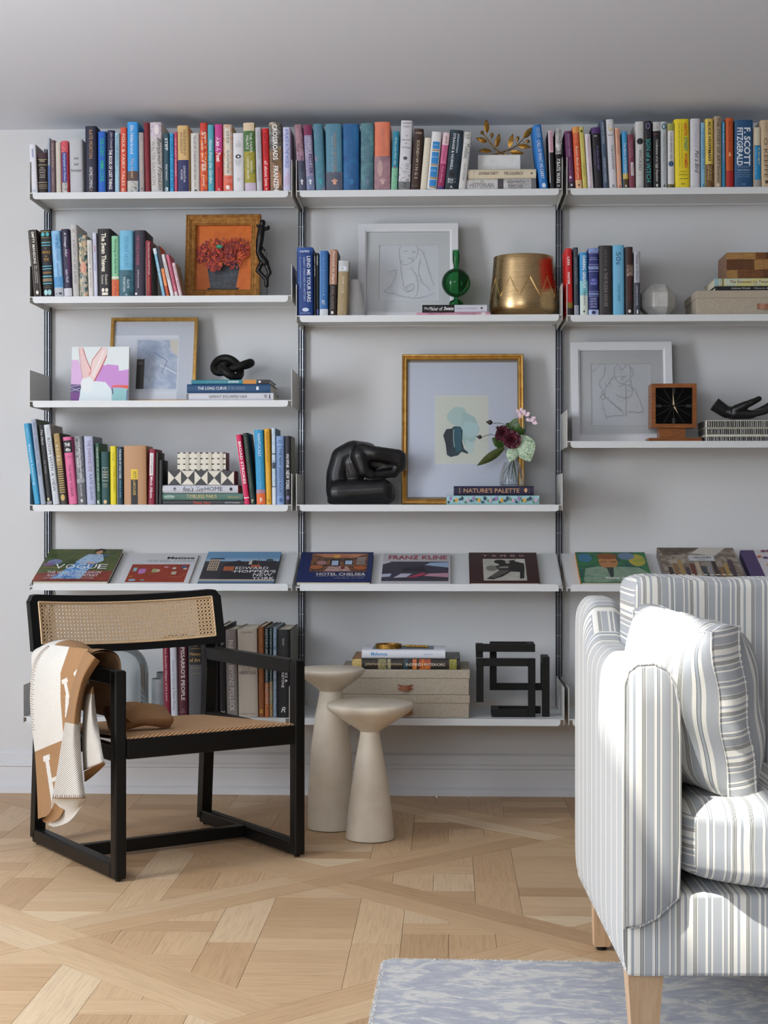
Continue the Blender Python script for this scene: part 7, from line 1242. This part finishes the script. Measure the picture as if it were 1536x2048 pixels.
def inside(p, poly):
    x, y = p; r = False
    for (a, b), (c_, d) in zip(poly, poly[1:]+poly[:1]):
        if (b > y) != (d > y) and x < (c_-a)*(y-b)/(d-b)+a: r = not r
    return r
H1 = [[(86, 1513), (99, 1508), (100, 1519), (87, 1524)], [(90, 1518), (97, 1516), (111, 1604), (103, 1606)], [(102, 1557), (118, 1550), (119, 1558), (103, 1565)]]
H2 = [[(123, 1360), (134, 1355), (136, 1364), (124, 1369)], [(127, 1365), (133, 1363), (139, 1394), (134, 1398)], [(131, 1390), (138, 1390), (136, 1432), (130, 1436)], [(147, 1346), (158, 1334), (153, 1346), (149, 1353)]]
def colA(x, y):
    if y > 1503-(x-71)*.42: return FELT if any(inside((x, y), h) for h in H1) else CAMEL
    b = 121 if y > 1345 else 121+max(0, (1345-y)*.34)
    if y > 1400: b = 121+(y-1400)*.08
    if x > b: return FELT if any(inside((x, y), h) for h in H2) else CAMEL
    return FELT
LA = [(98, 1289), (78, 1306), (65, 1335), (60, 1385), (62, 1440), (69, 1500), (73, 1560), (76, 1638)]
RA = [(176, 1298), (168, 1322), (158, 1350), (150, 1400), (142, 1455), (130, 1510), (118, 1565), (100, 1630)]
pxa, fa = sheet(LA, RA, -.328, lambda u, v: .022*sin(pi*min(1, v*1.3+.05))+.018*v, 110, 230, colA)
LB = [(172, 1301), (154, 1340), (140, 1395), (129, 1450), (120, 1505), (112, 1555), (104, 1596)]
RB = [(200, 1322), (176, 1362), (164, 1410), (161, 1455), (162, 1510), (166, 1558), (171, 1596)]
pxb, fb = sheet(LB, RB, -.335, lambda u, v: .012+.042*sin(pi*(.08+.84*u))+.022*v, 28, 60, lambda x, y: CTW if y < 1447 else TW, .002)
LC = [(182, 1376), (170, 1398), (165, 1450), (165, 1500), (167, 1541)]
RC = [(187, 1372), (191, 1415), (198, 1462), (204, 1500), (209, 1524)]
pxc, fc_ = sheet(LC, RC, -.322, lambda u, v: .006+.028*sin(pi*(.1+.8*u))+.012*v, 20, 40, lambda x, y: CTW if y < 1388 else TW, .002)
def lip(top, bot, xa, xb_, mi, nu=20, nv=8):
    def fn(u, v): a = lerp_path(top, u); b = lerp_path(bot, u); return PL(a[0]+(b[0]-a[0])*v, a[1]+(b[1]-a[1])*v, xa+(xb_-xa)*sin(v*pi/2))-C0
    bl.grid(fn, nu, nv, mi, uvfn=lambda u, v: (u*.09, v*.05)); bl.grid(lambda u, v: fn(u, v)+EX*.003, nu, nv, mi, flip=True, uvfn=lambda u, v: (u*.09, v*.05))
lip([(104, 1598), (122, 1591), (150, 1591), (171, 1597)], [(97, 1650), (112, 1653), (142, 1640), (169, 1604)], -.372, -.330, FELT)
lip([(84, 1640), (100, 1625), (106, 1612), (110, 1604)], [(88, 1645), (104, 1644), (118, 1636), (128, 1620)], -.360, -.345, CAMEL)
lip([(168, 1543), (180, 1537), (196, 1528), (209, 1526)], [(169, 1564), (182, 1554), (196, 1542), (208, 1530)], -.345, -.318, CAMEL)
# over the arm and down to the seat
def arch(u, v, o=0):
    yl = -.195+.395*v; prof = [(-.330, .500), (-.338, .575), (-.318, .606), (-.270, .612), (-.232, .590), (-.222, .520), (-.215, .440), (-.185, .412)]
    p = lerp_path(prof, u); bump = .010*sin(v*9+u*4)*sin(pi*u)+.012*sin(pi*v)*(1 if .15 < u < .6 else .3); yl2 = yl*(1 if u < .55 else 1-.25*(u-.55))+(.0 if u < .55 else -.02*(u-.55))
    return CM @ Vector((p[0], yl2, p[1]+bump-o))-C0
bl.grid(arch, 36, 40, mfn=lambda u, v: FELT if v > .66 and u < .75 else (CTW if v < .3 and u < .5 else CAMEL), uvfn=lambda u, v: (u*.3, v*.45)); bl.grid(lambda u, v: arch(u, v, .006), 36, 40, flip=True, mfn=lambda u, v: FELT if v > .62 and u < .75 else CAMEL, uvfn=lambda u, v: (u*.3, v*.45))
def roll(u, v):
    q = 2*pi*v; a = CM @ Vector((-.235+.215*u, -.155+.10*u+.02*sin(5*u), .402+.030*(.8+.35*sin(pi*u))-.030*u))
    e = 1 if u < .93 else max(.25, (1-u)/.07); ry, rz = .060*(1-.25*u)*e, (.038-.010*u)*e
    return a+EY*(ry*cos(q)*(1+.16*sin(3*q+6*u)))+Vector((0, 0, rz*sin(q)*(1+.16*sin(3*q+4*u)+.10*sin(5*q-7*u))))-C0
bl.grid(roll, 30, 28, CAMEL, cv=True, uvfn=lambda u, v: (u*.2, v*.2))
bl.build('wool_cloth', [MT['felt'], MT['camel'], MT['twill'], MT['camel_twill']], blanket, smooth=180)
for i in range(46):
    v = .03+.60*i/46; a = fa(.0, v, .001); b = fa(.075 if i % 2 else .05, v+.003, .0022); st.tube([a, b], .0006, 4)
for fn in (fb, fc_):
    for i in range(15): u = .03+.94*i/14; st.tube([fn(u, .998, .0015), fn(u+(.012 if i % 2 else -.006), .962, .0020)], .0008, 4)
    st.tube([fn(i/20, .999, .0012) for i in range(21)], .0010, 4)
st.build('blanket_stitching', MT['stitch'], blanket)

# ------------------------------------------------------------------ rug
p0, p1 = G(766, 1917, .012), G(1250, 1925, .012); ax = (p1-p0); ax.z = 0; ax.normalize(); ang = atan2(ax.y, ax.x)
rug = thing('area_rug', 'pale blue grey and ivory distressed wool rug under sofa', 'rug', (p0.x, p0.y, .0004), (0, 0, ang)); LX, LY, r = 2.9, 2.2, .03
def rug_pt(t_):                       # outline, rounded at the corners
    pts = [(r, 0), (LX-r, 0), (LX, -r), (LX, -LY+r), (LX-r, -LY), (r, -LY), (0, -LY+r), (0, -r)]
    return pts
out = []
for cxx, cyy, a0 in ((LX-r, -r, pi/2), (LX-r, -LY+r, 0), (r, -LY+r, -pi/2), (r, -r, -pi)):
    out += [(cxx+r*cos(a0-pi/2*i/6), cyy+r*sin(a0-pi/2*i/6)) for i in range(7)]
m = MB(); n = len(out); m.add([(x, y, .0115) for x, y in out]+[(x, y, 0) for x, y in out], [tuple(range(n))[::-1], tuple(range(n, 2*n))]+[(i, (i+1) % n, n+(i+1) % n, n+i) for i in range(n)]); m.build('pile_field', MT['rug'], rug, fix=True)
m = MB(); rnd = random.Random(2)
for k in range(5200):
    if k < 1900: x, y = rnd.uniform(0, 1.15), rnd.uniform(-.006, .002)
    elif k < 3000: x, y = rnd.uniform(-.002, .006), rnd.uniform(-.8, -.02)
    else: x, y = rnd.uniform(.004, 1.1), rnd.uniform(-.55, -.003)
    if math.hypot(max(0, r-x), max(0, y+r)) > r and x < r and y > -r: continue
    an = rnd.uniform(0, pi); dx, dy = .0014*cos(an), .0014*sin(an); lx, ly = rnd.gauss(0, .0022), rnd.gauss(0, .0022); h = rnd.uniform(.003, .0055)
    m.add([(x-dx, y-dy, .010), (x+dx, y+dy, .010), (x+lx, y+ly, .0112+h*(.7 if k < 3000 else .45))], [(0, 1, 2)], 0 if k < 3000 else 1)
o = m.build('pile_tufts', [MT['rug_edge'], MT['rug']], rug); o['kind'] = 'stuff'

# ------------------------------------------------------------------ sofa
sy_ = ray(794, V0); sy_.z = 0; sy_.normalize(); SO = Z(1247, 1955, 2.923); SO.z = 0; sofa = thing('sofa', 'blue grey and white ticking striped sofa on tapered oak legs', 'sofa', SO, (0, 0, atan2(-sy_.x, sy_.y)))
SWD, SDP, SH0 = 1.72, .80, .155
def tick(mb, name, parent, mats='ticking', mode='sofa', smooth=60, fix=True):
    o = mb.build(name, MT[mats], parent, smooth=None, fix=fix); me = o.data; ul = me.uv_layers.new(name='uv') if not me.uv_layers else me.uv_layers[0]
    for p in me.polygons:
        n = p.normal; ax_ = max(range(3), key=lambda k: abs(n[k]))
        for li in p.loop_indices:
            v = me.vertices[me.loops[li].vertex_index].co
            if mode == 'arm': uv = (v.y*1.25, v.z) if ax_ != 1 else (v.x, v.z)
            elif mode == 'cushion': uv = (v.z if ax_ == 0 else v.x, v.y if ax_ == 0 else v.z+v.y)
            elif mode == 'pface': uv = (v.x+.02, v.y)
            elif mode == 'pillow': uv = (v.y, v.z) if abs(n.x) > abs(n.y) else (v.x, v.z)
            else: uv = (v.y*.52 if ax_ == 0 else v.x, v.z+v.y)
            ul.data[li].uv = uv
    me.polygons.foreach_set('use_smooth', [True]*len(me.polygons)); me.set_sharp_from_angle(angle=radians(smooth)); return o
m = MB(); m.rbox(.006, SWD-.006, .004, SDP, SH0, .306, .008, 2); tick(m, 'base_frame', sofa)
def arm(x0, sgn, name):                       # loft along the depth; wing rising at the back
    def top(y): q = max(0, min(1, (y-.56)/.12)); q = q*q*(3-2*q); return .722+.088*q
    def fn(u, v):
        y = .006+(SDP-.012)*u; h = top(y); w_ = .098; a = 2*pi*v; cx_, cz = w_/2, (SH0+.002+h)/2; hx, hz = w_/2, (h-SH0)/2
        c_, s_ = cos(a), sin(a); e = .32; X = cx_+hx*math.copysign(abs(c_)**e, c_); Zc = cz+hz*math.copysign(abs(s_)**(.16), s_)
        if Zc > h-.05: k = (Zc-(h-.05))/.05; X = cx_+(X-cx_)*sqrt(max(.05, 1-.55*k*k))
        return Vector((x0+X, y, Zc))
    m = MB(); m.grid(fn, 40, 64, cv=True)
    for u, q in ((0, 1), (1, 0)): vs = [fn(u, i/64) for i in range(64)]; m.add(vs, [tuple(range(64))])
    tick(m, name, sofa, mode='arm', smooth=50)
arm(0, 1, 'arm'); arm(SWD-.098, -1, 'arm')
def arm_panel(x0, mir):
    P = [(.0, .247), (.0, .60), (.001, .690), (.008, .715), (.024, .727), (.055, .729), (.078, .718), (.092, .692), (.099, .655), (.101, .60), (.101, .40), (.098, .303), (.060, .268), (.030, .252)]
    if mir: P = [(.101-a, b) for a, b in P][::-1]
    n = len(P); cx_ = .05; cz = .5; m = MB()
    L = [[Vector((x0+a, .004, b)) for a, b in P], [Vector((x0+a, -.010, b)) for a, b in P], [Vector((x0+cx_+(a-cx_)*.86, -.0165, cz+(b-cz)*.965)) for a, b in P], [Vector((x0+cx_+(a-cx_)*.35, -.019, cz+(b-cz)*.7)) for a, b in P]]
    vs = [p for l in L for p in l]; fs = [(k*n+i, k*n+(i+1) % n, (k+1)*n+(i+1) % n, (k+1)*n+i) for k in range(3) for i in range(n)]+[tuple(3*n+i for i in range(n))]
    m.add(vs, fs); tick(m, 'arm_panel', sofa, smooth=60); m = MB(); m.tube([Vector((x0+a, -.010, b)) for a, b in P], .0032, 6, closed=True); tick(m, 'piping', sofa, 'pipe', smooth=180)
arm_panel(0, False); arm_panel(SWD-.101, True)
m = MB(); m.rbox(.10, SWD-.10, .62, SDP, .30, .800, .03, 4); tick(m, 'back_frame', sofa)
def cushion(x0, x1, y0, y1, z0, z1, n1, n2, crown=0, nu=56, nv=40, sag=0):
    m = MB(); C = Vector(((x0+x1)/2, (y0+y1)/2, (z0+z1)/2)); hx, hy, hz = (x1-x0)/2, (y1-y0)/2, (z1-z0)/2
    def pw(c_, e): return math.copysign(abs(c_)**e, c_)
    def fn(u, v):
        a = 2*pi*u; b = pi*(v-.5); X = pw(cos(b), n2)*pw(cos(a), n1); Y = pw(cos(b), n2)*pw(sin(a), n1); Zc = pw(sin(b), n2)
        z = C.z+hz*Zc+(crown*(abs(X)**10)*(1 if Zc > 0 else 0))-(sag*(1-X*X)*(1-Y*Y) if Zc > 0 else 0); wr = .0025*sin(X*23+Y*11+Zc*7)
        return Vector((C.x+hx*X, C.y+hy*Y*(1+.0*X)+wr, z+wr))
    m.grid(fn, nu, nv, cu=True); return m
tick(cushion(.104, SWD-.104, -.035, .62, .308, .485, .22, .34), 'seat_cushion', sofa, mode='cushion', smooth=180)
tick(cushion(.075, SWD-.075, .40, .615, .48, .862, .12, .13, .024), 'back_cushion', sofa, mode='cushion', smooth=180)
def leg(x0, y0, top, bot, dx=0, dy=0):
    m = MB(); a, b = top/2, bot/2; z = .010
    vs = [(x0+s1*a, y0+s2*a, SH0+.002) for s1, s2 in ((-1, -1), (1, -1), (1, 1), (-1, 1))]+[(x0+dx+s1*b, y0+dy+s2*b, z) for s1, s2 in ((-1, -1), (1, -1), (1, 1), (-1, 1))]
    m.add(vs, [(3, 2, 1, 0), (4, 5, 6, 7)]+[(i, (i+1) % 4, 4+(i+1) % 4, 4+i) for i in range(4)]); l = m.build('leg', MT['leg'], sofa, fix=True)
    m = MB(); m.lathe([(0, 0), (.012, 0), (.012, z+.001), (0, z+.001)], 14, (x0+dx, y0+dy, 0)); m.build('glide', MT['matblack'], l)
leg(.045, .06, .066, .046, 0, 0); leg(SWD-.045, .06, .066, .046); leg(.060, SDP-.05, .052, .036, -.004, .006); leg(SWD-.060, SDP-.05, .052, .036, .004, .006)
# ------------------------------------------------------------------ striped throw pillow leaning on the arm
A1, B1, C1 = Z(1278, 1248, 3.22), Z(1424, 1290, 2.95), Z(1508, 1606, 2.90)
e1 = (B1-A1).normalized(); e2 = (B1-C1); e2 = (e2-e1*e2.dot(e1)).normalized(); nn = e1.cross(e2)
if nn.x < 0: nn = -nn
la, lb, th = .305, (B1-C1).length+.02, .105
ctr = B1-e1*(la/2)-e2*(lb/2-.02)+nn*.029
pil = thing('throw_pillow', 'boxed ticking striped throw pillow leaning on sofa arm', 'pillow', ctr); R_ = Matrix((e1, e2, e1.cross(e2))).transposed(); pil.rotation_euler = R_.to_euler()
def pillow_fn(u, v, sgn):
    a, b = 2*u-1, 2*v-1; k = (1-a**4)*(1-b**4); pin = .010*(abs(a)*abs(b))**3
    x = la/2*a*(1-.05*(1-a*a)*0-.04*(b*b))+pin*a; y = lb/2*b*(1-.04*a*a)+pin*b
    return Vector((x, y, sgn*(.029+.070*k**.65)+.003*sin(a*9+b*7)))
m = MB(); m.grid(lambda u, v: pillow_fn(u, v, 1), 28, 28); m.grid(lambda u, v: pillow_fn(u, v, -1), 28, 28, flip=True)
tick(m, 'pillow_face', pil, mode='pface', smooth=180, fix=False)
m = MB()
def edge(t_, s_):                      # closed boxing strip around the edge
    q = t_*4; i = int(q) % 4; f = q-int(q); u, v = ((f, 0), (1, f), (1-f, 1), (0, 1-f))[i]
    a = pillow_fn(u, v, -1); b = pillow_fn(u, v, 1); p = a+(b-a)*s_; d = Vector((p.x, p.y, 0)).normalized(); return p+d*(.012*sin(pi*s_)+.0022*sin(t_*150)*sin(pi*s_))
m.grid(edge, 112, 8, cu=True); tick(m, 'boxing_strip', pil, mode='pillow', smooth=180, fix=False)
for s_ in (-1, 1):
    m = MB(); m.tube([edge(i/96, .5+.5*s_) for i in range(96)], .0030, 6, closed=True); tick(m, 'piping', pil, 'pipe', smooth=180)
print('OBJS', len(sc.objects), 'BOOKS', len(LABELS))
